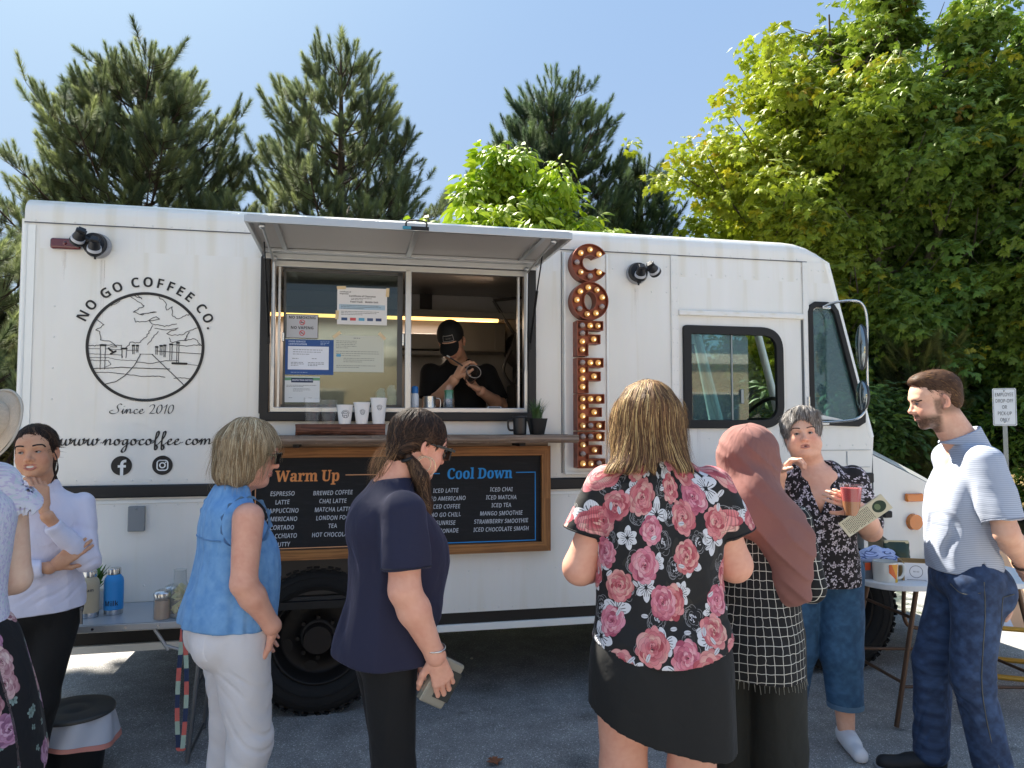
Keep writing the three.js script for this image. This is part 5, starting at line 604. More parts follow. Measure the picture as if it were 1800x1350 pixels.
// stacked cross sections [y, cx, cz, half width, front depth, back depth], blended smoothly; e sets how square they are
function loft(sec, e = 2.2, round = 0.02) {
  const n = sec.length, y0 = sec[0][0], y1 = sec[n - 1][0], v = new Float64Array(6);
  const at = (y) => { let i = 0; while (i < n - 2 && y > sec[i + 1][0]) i++; const a = sec[Math.max(0, i - 1)], b = sec[i], c = sec[i + 1], d = sec[Math.min(n - 1, i + 2)], t = clamp((y - b[0]) / (c[0] - b[0]), 0, 1), h = c[0] - b[0]; for (let k = 1; k < 6; k++) { const m0 = (c[k] - a[k]) / (c[0] - a[0] || 1) * h, m1 = (d[k] - b[k]) / (d[0] - b[0] || 1) * h, t2 = t * t, t3 = t2 * t; v[k] = (2 * t3 - 3 * t2 + 1) * b[k] + (t3 - 2 * t2 + t) * m0 + (-2 * t3 + 3 * t2) * c[k] + (t3 - t2) * m1; } };
  return (x, y, z) => { at(clamp(y, y0, y1)); const px = x - v[1], pz = z - v[2], b = pz > 0 ? v[4] : v[5], q = Math.pow(Math.pow(Math.abs(px) / v[3], e) + Math.pow(Math.abs(pz) / b, e), 1 / e), l = Math.sqrt(px * px + pz * pz), side = q < 1e-6 ? -Math.min(v[3], b) : (1 - 1 / q) * l * 0.85, dy = Math.max(y0 - y, y - y1); return -smin(-side, -dy, round); };
}
// surface nets; skips blocks far from the surface
function mesh(f, [x0, y0, z0, x1, y1, z1], h, { uv, color, eps = 0.6 } = {}) {
  const nx = Math.ceil((x1 - x0) / h) + 1, ny = Math.ceil((y1 - y0) / h) + 1, nz = Math.ceil((z1 - z0) / h) + 1, N = nx * ny * nz, val = new Float32Array(N).fill(9), known = new Uint8Array(N), B = 6, half = B * h * 0.87;
  for (let bz = 0; bz < nz; bz += B) for (let by = 0; by < ny; by += B) for (let bx2 = 0; bx2 < nx; bx2 += B) {
    if (Math.abs(f(x0 + (bx2 + B / 2) * h, y0 + (by + B / 2) * h, z0 + (bz + B / 2) * h)) > half * 1.25 + 0.012) continue;
    for (let k = bz; k <= Math.min(bz + B, nz - 1); k++) for (let j = by; j <= Math.min(by + B, ny - 1); j++) for (let i = bx2; i <= Math.min(bx2 + B, nx - 1); i++) { const q = (k * ny + j) * nx + i; if (!known[q]) { known[q] = 1; val[q] = f(x0 + i * h, y0 + j * h, z0 + k * h); } }
  }
  const vid = new Int32Array(N).fill(-1), pos = [], idx = [], off = [0, 1, nx, nx + 1, nx * ny, nx * ny + 1, nx * ny + nx, nx * ny + nx + 1], E = [[0, 1], [0, 2], [0, 4], [1, 3], [1, 5], [2, 3], [2, 6], [3, 7], [4, 5], [4, 6], [5, 7], [6, 7]];
  for (let k = 0; k < nz - 1; k++) for (let j = 0; j < ny - 1; j++) for (let i = 0; i < nx - 1; i++) {
    const q = (k * ny + j) * nx + i; let s = 0, ok = 1; for (let c = 0; c < 8; c++) { if (!known[q + off[c]]) { ok = 0; break; } if (val[q + off[c]] < 0) s++; } if (!ok || s === 0 || s === 8) continue;
    let px = 0, py = 0, pz = 0, n = 0; for (const [a, b] of E) { const va = val[q + off[a]], vb = val[q + off[b]]; if ((va < 0) === (vb < 0)) continue; const t = va / (va - vb); px += lerp(a & 1, b & 1, t); py += lerp((a >> 1) & 1, (b >> 1) & 1, t); pz += lerp(a >> 2, b >> 2, t); n++; }
    vid[q] = pos.length / 3; pos.push(x0 + (i + px / n) * h, y0 + (j + py / n) * h, z0 + (k + pz / n) * h);
  }
  const quad = (a, b, c, d, flip) => { if (a < 0 || b < 0 || c < 0 || d < 0) return; if (flip) idx.push(a, c, b, b, c, d); else idx.push(a, b, c, b, d, c); };
  for (let k = 1; k < nz - 1; k++) for (let j = 1; j < ny - 1; j++) for (let i = 1; i < nx - 1; i++) {
    const q = (k * ny + j) * nx + i; if (!known[q]) continue; const s = val[q] < 0;
    if (known[q + 1] && s !== (val[q + 1] < 0)) quad(vid[q - nx - nx * ny], vid[q - nx * ny], vid[q - nx], vid[q], !s);
    if (known[q + nx] && s !== (val[q + nx] < 0)) quad(vid[q - 1 - nx * ny], vid[q - nx * ny], vid[q - 1], vid[q], s);
    if (known[q + nx * ny] && s !== (val[q + nx * ny] < 0)) quad(vid[q - 1 - nx], vid[q - nx], vid[q - 1], vid[q], !s);
  }
  const nv = pos.length / 3, nor = new Float32Array(nv * 3), U = uv && new Float32Array(nv * 2), C = color && new Float32Array(nv * 3), e = h * eps;
  for (let i = 0; i < nv; i++) { const x = pos[3 * i], y = pos[3 * i + 1], z = pos[3 * i + 2]; let a = f(x + e, y, z) - f(x - e, y, z), b = f(x, y + e, z) - f(x, y - e, z), c = f(x, y, z + e) - f(x, y, z - e); const l = Math.hypot(a, b, c) || 1; a /= l; b /= l; c /= l; nor[3 * i] = a; nor[3 * i + 1] = b; nor[3 * i + 2] = c; if (U) [U[2 * i], U[2 * i + 1]] = uv(x, y, z, a, b, c); if (C) [C[3 * i], C[3 * i + 1], C[3 * i + 2]] = color(x, y, z, a, b, c); }
  const g = new THREE.BufferGeometry(); g.setAttribute('position', new THREE.Float32BufferAttribute(pos, 3)); g.setAttribute('normal', new THREE.BufferAttribute(nor, 3)); g.setAttribute('uv', new THREE.BufferAttribute(U || new Float32Array(nv * 2), 2)); if (C) g.setAttribute('color', new THREE.BufferAttribute(C, 3)); g.setIndex(idx); return g;
}
const joinC = (list) => mergeGeometries(list.map((g) => { const q = g.index ? g.toNonIndexed() : g; for (const k of Object.keys(q.attributes)) if (!['position', 'normal', 'uv', 'color'].includes(k)) q.deleteAttribute(k); return q; }));
// folds: amplitude in metres, long along y by default
const folds = (f, amp, fx = 7, fy = 3, seed = 0, skew = 0) => (x, y, z) => { const d = f(x, y, z); if (d > 0.05 || d < -0.05) return d; const q = y + skew * x, n = noise(x * fx + seed, q * fy, z * fx), m = noise(x * fx * 2.3, q * fy * 2.3 + seed, z * fx * 2.3); return d + amp * (Math.abs(n) * 1.6 - 0.35 + 0.45 * m); };
// drag lines that run round the body, as where cloth gathers
const creases = (f, amp, n, seed, ylo, yhi) => (x, y, z) => { const d = f(x, y, z); if (d > 0.05 || d < -0.05 || y < ylo || y > yhi) return d; const w = sstep(y, ylo, ylo + 0.06) * (1 - sstep(y, yhi - 0.06, yhi)); return d + amp * w * Math.max(0, sin(n * (y + 0.35 * noise(x * 4 + seed, y * 3, z * 4))) * (0.6 + noise(x * 5, y * 5 + seed, z * 5))); };
const cylUV = (cx = 0, cz = 0, R = 0.2, back = true) => (x, y, z) => [(back ? Math.atan2(x - cx, -(z - cz)) : Math.atan2(x - cx, z - cz)) * R, y];
const SKIN = (o = {}) => new THREE.MeshPhysicalMaterial({ color: 0xffffff, roughness: 0.48, vertexColors: true, specularIntensity: 0.45, sheen: 0.15, sheenRoughness: 0.5, sheenColor: new THREE.Color(0.9, 0.5, 0.4), ...o });
const skinMat = SKIN();
const HAIRM = new THREE.MeshPhysicalMaterial({ color: 0xffffff, roughness: 0.58, vertexColors: true, side: THREE.DoubleSide, specularIntensity: 0.45 });
// ---- hand: wrist position, finger direction F, palm normal N, thumb side T; curls are per joint
function hand(w, F, N, sgn, { curl = [0.35, 0.4, 0.45, 0.5], spread = 0.05, s = 1, thumb = 0.4, thumbIn = 0.25 } = {}) {
  const W = V(...w), f = V(...F).normalize(), n = V(...N).addScaledVector(f, -V(...N).dot(f)).normalize(), t = f.clone().cross(n).multiplyScalar(sgn), A = (v) => [v.x, v.y, v.z], at = (a, b, c) => W.clone().addScaledVector(f, a * s).addScaledVector(t, b * s).addScaledVector(n, c * s);
  const palm = [], fing = [], len = [[0.042, 0.025, 0.021], [0.046, 0.028, 0.022], [0.043, 0.027, 0.021], [0.034, 0.020, 0.019]], off = [0.029, 0.010, -0.009, -0.026], reach = [0.088, 0.091, 0.087, 0.079], rad = [0.0093, 0.0094, 0.009, 0.0080];
  palm.push(cap(A(at(-0.02, 0, 0)), 0.022 * s, A(at(0.03, 0, 0)), 0.02 * s));
  for (let k = 0; k < 4; k++) {
    const b = at(reach[k], off[k], 0); palm.push(cap(A(at(0.012, off[k] * 0.55, 0)), 0.0145 * s, A(b), 0.0105 * s));
    const c = curl[k], chain = []; let p = b, ang = c * 0.9, dir; const sp = spread * (1.2 - k * 0.8);
    for (let q = 0; q < 3; q++) { dir = f.clone().multiplyScalar(cos(ang)).addScaledVector(n, sin(ang)).addScaledVector(t, sp).normalize(); const e = p.clone().addScaledVector(dir, len[k][q] * s); chain.push(cap(A(p), (rad[k] - q * 0.0006) * s, A(e), (rad[k] - 0.0008 - q * 0.0007) * s)); p = e; ang += c * (q ? 0.8 : 1.15); }
    fing.push(su(chain, 0.004));
  }
  const tc = []; let p = at(0.016, 0.02, 0.004), d = f.clone().multiplyScalar(0.62).addScaledVector(t, 0.72).addScaledVector(n, thumbIn).normalize(); const tl = [0.046, 0.033, 0.026], tr2 = [0.0145, 0.0112, 0.0098, 0.0084];
  for (let q = 0; q < 3; q++) { const e = p.clone().addScaledVector(d, tl[q] * s); tc.push(cap(A(p), tr2[q] * s, A(e), tr2[q + 1] * s)); p = e; d.addScaledVector(f, thumb).addScaledVector(n, thumb * 0.6).addScaledVector(t, -thumb * 0.5).normalize(); }
  const P = su(palm, 0.012), T = su(tc, 0.006), field = (x, y, z) => { let d2 = smin(P(x, y, z), T(x, y, z), 0.010); for (const q of fing) d2 = smin(d2, q(x, y, z), 0.0035); return d2; };
  const box = [W.x - 0.2 * s, W.y - 0.2 * s, W.z - 0.2 * s, W.x + 0.2 * s, W.y + 0.2 * s, W.z + 0.2 * s]; field.box = box; field.at = at; return field;
}
// ---- head in its own frame (z forward, y up, origin between the ears); returns field and colour
function headField(o = {}) {
  const { jaw = 1, cheek = 1, chin = 1, nose = 1, fat = 0, brow = 1, smile = 0, open = 0, ears = true, lips = 1 } = o;
  const sy = (g) => su([g(1), g(-1)], 0.001);
  let f = su([ell([0, 0.038, -0.014], [0.075, 0.082, 0.096]), ell([0, -0.028, 0.018], [0.060 * jaw, 0.080, 0.072])], 0.03);
  f = su([f, ell([0, 0.03, 0.05], [0.056, 0.05, 0.04]), sy((s) => ell([s * 0.036 * jaw, -0.056, 0.036], [0.024 * jaw, 0.032, 0.034])), ell([0, -0.094, 0.060], [0.022 * chin, 0.017, 0.018]), sy((s) => ell([s * 0.036, -0.028, 0.058], [0.021 * cheek, 0.019, 0.018]))], 0.022);
  if (fat) f = su([f, ell([0, -0.098, 0.022], [0.050 + 0.02 * fat, 0.028, 0.05]), sy((s) => ell([s * 0.048, -0.052, 0.036], [0.025 + 0.01 * fat, 0.034, 0.032]))], 0.025);
  f = su([f, sy((s) => ell([s * 0.028, 0.021, 0.079], [0.022, 0.0075 * brow, 0.009], [0, s * 0.3, 0]))], 0.014);
  f = cut(f, sy((s) => ell([s * 0.0305, 0.0035, 0.094], [0.0165, 0.0105, 0.016])), 0.012);
  const eye = sy((s) => { const lid = ell([s * 0.031, 0.002, 0.0705], [0.0148, 0.0140, 0.0150]), gap = ell([s * 0.031, 0.0008 - smile * 0.001, 0.086], [0.0122, 0.0042 - smile * 0.0012, 0.02]); return cut(lid, gap, 0.0015); });
  f = (function (a) { return (x, y, z) => smin(a(x, y, z), eye(x, y, z), 0.004); })(f);
  const nz = su([cap([0, 0.012, 0.078], 0.0075, [0, -0.026, 0.098 * (0.99 + 0.01 * nose)], 0.0095), ell([0, -0.030, 0.099], [0.0105 * nose, 0.0095, 0.0105]), sy((s) => ell([s * 0.0115 * nose, -0.033, 0.088], [0.0075, 0.0075, 0.0100]))], 0.008);
  f = (function (a) { return (x, y, z) => smin(a(x, y, z), nz(x, y, z), 0.008); })(f);
  f = cut(f, sy((s) => ell([s * 0.0058, -0.0405, 0.095], [0.0032, 0.0035, 0.006])), 0.002);
  const w = 0.0225 + smile * 0.006, my = -0.0625, crv = (x) => smile * 0.006 * (x / w) ** 2, mz = (x) => 0.0855 - 9 * x * x * (1 + smile * 0.25) - (1 - chin) * 0, gapH = open * 0.0045 + smile * 0.005;
  const up = (x, y, z) => { const q = y - my - crv(x) - gapH * (1 - (x / w) ** 2); const a = x / w, k = Math.sqrt(Math.max(0, 1 - a * a * 0.92)); return Math.hypot((q - 0.0032) * 1.1, (z - mz(x))) - 0.0052 * lips * k + Math.max(0, Math.abs(x) - w) * 0.8; };
  const lo = (x, y, z) => { const q = y - my - crv(x) + gapH * 0.8 * (1 - (x / w) ** 2); const a = x / w, k = Math.sqrt(Math.max(0, 1 - a * a * 0.95)); return Math.hypot((q + 0.0045) * 0.95, (z - mz(x) + 0.002)) - 0.0060 * lips * k + Math.max(0, Math.abs(x) - w) * 0.8; };
  const gap = (x, y, z) => Math.hypot(x * 0.22, (y - my - crv(x)) * (1.2 / (1 + (smile * 1.4 + open) * 3 * Math.max(0, 1 - (x / w) ** 2))), (z - mz(x) - 0.004) * 0.4) - 0.0042 * (0.5 + open * 0.5 + smile * 0.5);
  f = (function (a) { return (x, y, z) => smin(smin(a(x, y, z), up(x, y, z), 0.004), lo(x, y, z), 0.004); })(f);
  f = cut(f, gap, 0.002);
  if (ears) { const er = sy((s) => { const o2 = ell([s * 0.0765, -0.003, -0.012], [0.009, 0.030, 0.018], [0.15, s * -0.45, 0]), i2 = ell([s * 0.0845, 0.001, -0.008], [0.006, 0.018, 0.009], [0.15, s * -0.45, 0]); return cut(su([o2, ell([s * 0.0745, -0.028, -0.004], [0.006, 0.010, 0.008])], 0.006), i2, 0.004); }); const a = f; f = (x, y, z) => smin(a(x, y, z), er(x, y, z), 0.005); }
  f.lipAmount = (x, y, z) => { const d = Math.min(up(x, y, z), lo(x, y, z)); return 1 - sstep(d, -0.0006, 0.0014); };
  Object.assign(f, { mz, crv, w, my, gapH }); return f;
}
function skinColor(tone, hf, inv, o = {}) { // tone: linear Color; colour of a point in person space
  const { lip = [0.36, 0.11, 0.10], blush = 0.5, beard, scalp } = o, p = V(0, 0, 0);
  return (x, y, z) => {
    let r = tone.r, g = tone.g, b = tone.b; const m = 0.07 * noise(x * 18, y * 18, z * 18) + 0.06 * noise(x * 60, y * 60, z * 60) + 0.05 * noise(x * 160, y * 160, z * 160); r *= 1 + m * 0.7; g *= 1 + m * 1.6; b *= 1 + m * 1.7;
    if (hf) { p.set(x, y, z).applyMatrix4(inv); if (p.y > -0.13 && p.length() < 0.2) {
      const ck = Math.exp(-((Math.abs(p.x) - 0.04) ** 2 + (p.y + 0.03) ** 2) / 0.0007) * sstep(p.z, 0.03, 0.06), ns = Math.exp(-(p.x ** 2 + (p.y + 0.03) ** 2) / 0.00025) * sstep(p.z, 0.08, 0.1), er = sstep(Math.abs(p.x), 0.07, 0.08) * (p.z < 0.02 ? 1 : 0), rd = blush * (0.35 * ck + 0.3 * ns + 0.35 * er); g *= 1 - rd * 0.5; b *= 1 - rd * 0.5;
      const ey = Math.exp(-((Math.abs(p.x) - 0.031) ** 2 / 0.00022 + (p.y - 0.001) ** 2 / 0.00008)) * sstep(p.z, 0.05, 0.07); r *= 1 - 0.25 * ey; g *= 1 - 0.35 * ey; b *= 1 - 0.32 * ey;
      const lp = hf.lipAmount(p.x, p.y, p.z) * sstep(p.z, 0.06, 0.075); r = lerp(r, lip[0], lp * 0.75); g = lerp(g, lip[1], lp * 0.75); b = lerp(b, lip[2], lp * 0.75);
      if (beard) { const k = beard(p); r = lerp(r, 0.10, k); g = lerp(g, 0.06, k); b = lerp(b, 0.04, k); } if (scalp) { const k = scalp(p); r = lerp(r, scalp.c[0], k); g = lerp(g, scalp.c[1], k); b = lerp(b, scalp.c[2], k); } } }
    return [r, g, b];
  };
}
const M4 = (pos, rx, ry, rz, s = 1) => new THREE.Matrix4().compose(V(...pos), new THREE.Quaternion().setFromEuler(new THREE.Euler(rx, ry, rz, 'YXZ')), V(s, s, s));
const inFrame = (f, m) => { const e = m.clone().invert().elements, s = m.getMaxScaleOnAxis(); return (x, y, z) => s * f(e[0] * x + e[4] * y + e[8] * z + e[12], e[1] * x + e[5] * y + e[9] * z + e[13], e[2] * x + e[6] * y + e[10] * z + e[14]); };
const snap = (f, pts, o = 0.0005) => pts.map((p) => { const q = V(...p); for (let k = 0; k < 8; k++) { const e = 0.002, d = f(q.x, q.y, q.z), n = V(f(q.x + e, q.y, q.z) - f(q.x - e, q.y, q.z), f(q.x, q.y + e, q.z) - f(q.x, q.y - e, q.z), f(q.x, q.y, q.z + e) - f(q.x, q.y, q.z - e)).normalize(); q.addScaledVector(n, o - d); } return q.toArray(); });
// eyes, lashes, brows, teeth set into a head
function face(g, m, hf, o = {}) {
  const { iris = [0.05, 0.025, 0.012], browC = 0x2a1a12, browUp = 0, browW = 0.0028, smile = 0, teeth, gaze = [0, 0], lash = 0x140d0a } = o, X = (q) => q.applyMatrix4(m), lm = mat(lash, 0.6), bm = mat(browC, 0.8);
  const em = new THREE.MeshPhysicalMaterial({ color: 0xffffff, roughness: 0.15, vertexColors: true });
  for (const s of [-1, 1]) {
    const e = new THREE.SphereGeometry(0.0131, 28, 20), p = e.attributes.position, c = new Float32Array(p.count * 3), d = V(gaze[0], gaze[1], 1).normalize();
    for (let i = 0; i < p.count; i++) { const v = V(p.getX(i), p.getY(i), p.getZ(i)).normalize(), a = Math.acos(clamp(v.dot(d), -1, 1)), k = a < 0.2 ? [0.004, 0.003, 0.003] : a < 0.47 ? iris : [0.46, 0.43, 0.41]; c.set(k, i * 3); } e.setAttribute('color', new THREE.BufferAttribute(c, 3));
    part(g, 'eye', X(e.translate(s * 0.031, 0.0012, 0.0715)), em);
    const lp = (k, yy) => { const q = []; for (let i = 0; i <= 8; i++) { const a = (i / 8 - 0.5) * 2; q.push([s * 0.031 + a * 0.0128, yy + k * (1 - a * a), 0.0715 + Math.sqrt(Math.max(0.00001, 0.0150 ** 2 - (a * 0.0125) ** 2)) * 0.98]); } return q; };
    part(g, 'eyelash', [X(tube(lp(0.0042 - smile * 0.001, 0.0012), 0.0010, 16, 5)), X(tube(lp(-0.0036 + smile * 0.0015, -0.0002), 0.0005, 16, 4))], lm);
    const bp = []; for (let i = 0; i <= 10; i++) { const t = i / 10, x = lerp(0.0145, 0.050, t); bp.push([s * x, 0.0235 + browUp + smile * 0.0012 + 0.0042 * sin(t * PI * 0.85) - 0.0055 * t * t, 0.0885 - 14 * Math.pow(x - 0.008, 2) + 0.0006]); }
    part(g, 'eyebrow', X(tube(snap(hf, bp, 0.0004), browW * 0.62, 20, 6)), bm);
  }
  if (teeth) part(g, 'teeth', X(grid(14, 3, (u, v) => { const x = (u - 0.5) * 2 * hf.w * 0.86; return [x, hf.my + hf.crv(x) + (v - 0.45) * 0.0085 * (1 - (x / hf.w) ** 2), hf.mz(x) - 0.0035]; })), mat(0xd9d2c6, 0.25));
  if (o.mouthDark) part(g, 'mouth', X(grid(14, 2, (u, v) => { const x = (u - 0.5) * 2 * hf.w * 0.88; return [x, hf.my + hf.crv(x) + (v - 0.5) * 0.006 * (1 - (x / hf.w) ** 2), hf.mz(x) - 0.003]; })), mat(0x2a0f0d, 0.6));
}
// strands that follow a hair volume downwards from their roots
function strands(f, ctr, o) {
  const { n, seed, len = [0.1, 0.2], ymin = -9, colors, width = 0.0026, step = 0.011, root = () => true, flow = () => [0, -1, 0], off = [0.0005, 0.006], flip = 0, fly = 0.02, taper = 0.25 } = o, r = rng(seed), pos = [], nor = [], col = [], idx = [], cs = colors.map((c) => (Array.isArray(c) ? c : lin(c).toArray()));
  const e = 0.003, grad = (p) => { const a = f(p.x + e, p.y, p.z) - f(p.x - e, p.y, p.z), b = f(p.x, p.y + e, p.z) - f(p.x, p.y - e, p.z), c = f(p.x, p.y, p.z + e) - f(p.x, p.y, p.z - e), l = Math.hypot(a, b, c) || 1; return V(a / l, b / l, c / l); };
  for (let s = 0, guard = 0; s < n && guard < n * 6; guard++) {
    const a = r() * 2 * PI, u = r() * 1.75 - 0.75, q = Math.sqrt(1 - u * u), d = V(q * cos(a), u, q * sin(a)); if (!root(d, r)) continue;
    let p = V(...ctr), t = 0; const o2 = lerp(off[0], off[1], r()); { let lo = 0, hi = 0.3; for (let k = 0; k < 14; k++) { const md = (lo + hi) / 2; p.copy(V(...ctr)).addScaledVector(d, md); if (f(p.x, p.y, p.z) < o2) lo = md; else hi = md; } }
    s++; const L = lerp(len[0], len[1], r()), c0 = cs[Math.floor(Math.pow(r(), 1.2) * cs.length)], k2 = 0.8 + 0.4 * r(), base = pos.length / 3, w0 = width * (0.6 + 0.8 * r()), loose = r() < fly ? 0.012 + 0.032 * r() : 0; let prev = null, cnt = 0; const wob = r() * 9, lim = ymin + (r() - 0.35) * 0.07;
    const pts = []; while (t < L && p.y > lim && cnt < 40) { const nn = grad(p), fl = V(...flow(p, d, r)); let tn = fl.addScaledVector(nn, -fl.dot(nn)); if (tn.length() < 0.15) tn.add(V(d.x, 0, d.z).multiplyScalar(0.5)); tn.addScaledVector(V(sin(wob + t * 30), 0, cos(wob * 1.7 + t * 26)), 0.13); tn.normalize(); if (prev) tn.lerp(prev, 0.35).normalize(); pts.push([p.clone(), nn, tn]); prev = tn; p.addScaledVector(tn, step); const dd = f(p.x, p.y, p.z), g2 = grad(p); p.addScaledVector(g2, -(dd - o2 - loose * (t / L) ** 1.5 - flip * Math.pow(t / L, 4))); t += step; cnt++; }
    if (pts.length < 3) { continue; }
    pts.forEach(([q2, nn, tn], i) => { const v = i / (pts.length - 1), w = w0 * (loose ? 0.5 : 1) * (v > 0.6 ? lerp(1, taper, (v - 0.6) / 0.4) : 1), sd = nn.clone().cross(tn).normalize(), kk = k2 * (0.88 + 0.24 * noise(q2.x * 60, q2.y * 25, q2.z * 60)); for (const sg of [-1, 1]) { const x = q2.clone().addScaledVector(sd, sg * w / 2); pos.push(x.x, x.y, x.z); const m = nn.clone().addScaledVector(sd, sg * 0.55).normalize(); nor.push(m.x, m.y, m.z); col.push(c0[0] * kk, c0[1] * kk, c0[2] * kk); } if (i) { const b = base + i * 2; idx.push(b - 2, b, b - 1, b - 1, b, b + 1); } });
  }
  const g = new THREE.BufferGeometry(); g.setAttribute('position', new THREE.Float32BufferAttribute(pos, 3)); g.setAttribute('normal', new THREE.Float32BufferAttribute(nor, 3)); g.setAttribute('uv', new THREE.BufferAttribute(new Float32Array(pos.length / 3 * 2), 2)); g.setAttribute('color', new THREE.Float32BufferAttribute(col, 3)); g.setIndex(idx); return g;
}
const flat = (c, k = 0.25) => { const q = Array.isArray(c) ? c : lin(c).toArray(); return (x, y, z) => { const m = 1 + k * noise(x * 55, y * 14, z * 55) + k * 0.8 * noise(x * 130, y * 30, z * 130); return [q[0] * m, q[1] * m, q[2] * m]; }; };
// the skin: coarse limbs, finer head and hands, one geometry
function body(g, fields, colorFn) { // fields: [field, box, cell]
  return part(g, 'body', joinC(fields.map(([f, b, h]) => mesh(f, b, h, { color: colorFn }))), skinMat);
}
const shoe = (a, toe, w = 0.045, h = 0.06) => su([cap([a[0], 0.035, a[2]], 0.038, [toe[0], 0.028, toe[2]], 0.036), cap([a[0], h, a[2]], 0.042, [lerp(a[0], toe[0], 0.5), 0.045, lerp(a[2], toe[2], 0.5)], 0.036)], 0.03);
const shoeCut = (f) => both(f, plane([0, -1, 0], [0, 0.004, 0]), 0.004);
// ---------- the people ----------
const TONE = { fair: lin('#e2b096'), pink: lin('#e0a68e'), tan: lin('#cf9c7c'), olive: lin('#d2a184'), pale: lin('#e6c0a6') };
function figure(label, x, z, yaw, c) {
  const g = thing('person', label, 'person', [x, 0, z], yaw, c.group), tone = TONE[c.tone];
  const hm = M4(c.head.pos, c.head.rx || 0, c.head.ry || 0, c.head.rz || 0, c.head.s || 1), inv = hm.clone().invert(), hf = headField(c.faceShape), hl = inFrame(hf, hm), P = (a) => V(...a).applyMatrix4(hm).toArray();
  const nb = c.neck, neck = cap(P([0, -0.05, -0.022]), c.neckR || 0.052, nb, (c.neckR || 0.052) * 1.12), headAll = (q, y, w) => smin(hl(q, y, w), neck(q, y, w), c.neckBlend || 0.025);
  const [hx, hy, hz] = c.head.pos, fields = []; if (c.showHead !== false) fields.push([headAll, [hx - 0.15, Math.min(nb[1] - 0.02, hy - 0.17), hz - 0.17, hx + 0.15, hy + 0.16, hz + 0.17], 0.0034]);
  const limbs = [cap([nb[0], nb[1] - 0.10, nb[2]], 0.07, [nb[0], nb[1] - 0.25, nb[2] + 0.01], 0.09)]; if (c.chest) limbs.push(...c.chest);
  const thin = (q, y, w) => neck(q, y, w) + 0.0015; limbs.push(thin);
  for (const A of c.arms || []) { const [S, E, W] = A.j, [a, b, d] = A.r || [0.048, 0.04, 0.026]; limbs.push(su([cap(S, a, E, b), cap(E, b * 0.98, [lerp(E[0], W[0], 0.3), lerp(E[1], W[1], 0.3), lerp(E[2], W[2], 0.3)], b * 1.02), cap([lerp(E[0], W[0], 0.3), lerp(E[1], W[1], 0.3), lerp(E[2], W[2], 0.3)], b * 1.02, W, d), cap(W, d, W, d)], 0.02)); }
  for (const L of c.legs) { const [H, K, A] = L.j, [a, b, d] = L.r || [0.085, 0.058, 0.036]; const cf = [lerp(K[0], A[0], 0.3), lerp(K[1], A[1], 0.3), lerp(K[2], A[2], 0.3) - 0.012]; limbs.push(su([cap(H, a, K, b), cap(K, b * 0.95, cf, b * 1.05), cap(cf, b * 1.05, A, d)], 0.04)); }
  limbs.push(cap([0, c.legs[0].j[0][1] + 0.02, nb[2] * 0.5], 0.1, [nb[0], nb[1] - 0.25, nb[2] + 0.01], 0.09));
  const lim = su(limbs, 0.025), all = [nb, ...(c.arms || []).flatMap((A) => A.j), ...c.legs.flatMap((L) => L.j)], mn = [0, 1, 2].map((k) => Math.min(...all.map((q) => q[k])) - 0.16), mx = [0, 1, 2].map((k) => Math.max(...all.map((q) => q[k])) + 0.16); mx[1] = Math.max(nb[1] + 0.06, mx[1] - 0.1); mn[1] = Math.max(0.0, mn[1]);
  fields.push([lim, [...mn, ...mx], 0.009]);
  for (const h of c.hands || []) fields.push([h, h.box, 0.0031]);
  const col = skinColor(tone, hf, inv, c.paint); body(g, fields, col);
  if (c.eyes) face(g, hm, hf, c.eyes);
  return { g, hm, hf, hl, P, headAll, neck, inv, lim };
}
const cloth = (F, name, field, box, h, m, uv = cylUV(), label) => part(F.g, name, mesh(field, box, h, { uv }), m, label);
function hairOn(F, shell, box, o) { // dark under-volume plus strands
  const g1 = mesh(o.ymin ? both(shell, plane([0, -1, 0], [0, o.ymin + 0.03, 0]), 0.02) : shell, box, o.cell || 0.0055, { color: flat(o.under, 0.3) }); return part(F.g, 'hair', joinC([g1, strands(shell, o.ctr, o)]), HAIRM);
}
const ringPts = (c, ax, R, n = 40) => { const a = V(...ax).normalize(), u = V(0, 0, 1).cross(a); if (u.length() < 0.1) u.set(1, 0, 0); u.normalize(); const w = a.clone().cross(u); return Array.from({ length: n }, (_, i) => { const t = i / n * 2 * PI; return [c[0] + R * (u.x * cos(t) + w.x * sin(t)), c[1] + R * (u.y * cos(t) + w.y * sin(t)), c[2] + R * (u.z * cos(t) + w.z * sin(t))]; }); };
const hemRing = (F, name, f, c, ax, R, r, m) => part(F.g, name, tube(snap(f, ringPts(c, ax, R), 0), r, 80, 6, true), m);
const legs2 = (hx, hy, hz, kn, an, r) => [{ j: [[hx, hy, hz], ...[kn, an].map((q) => [...q])], r }];
const shoesOf = (F, list, m, name = 'shoe') => { for (const [a, t] of list) part(F.g, name, mesh(shoeCut(shoe(a, t)), [Math.min(a[0], t[0]) - 0.08, 0, Math.min(a[2], t[2]) - 0.08, Math.max(a[0], t[0]) + 0.08, 0.16, Math.max(a[2], t[2]) + 0.08], 0.006), m); };
const fabric = (color, o = {}) => new THREE.MeshPhysicalMaterial({ color, roughness: 0.85, sheen: 0.25, sheenRoughness: 0.6, sheenColor: new THREE.Color(0.4, 0.4, 0.4), bumpMap: creaseBump, bumpScale: 0.004, ...o });
const BLACKCLOTH = fabric(0x101112), BLACKSHOE = mat(0x141414, 0.5);
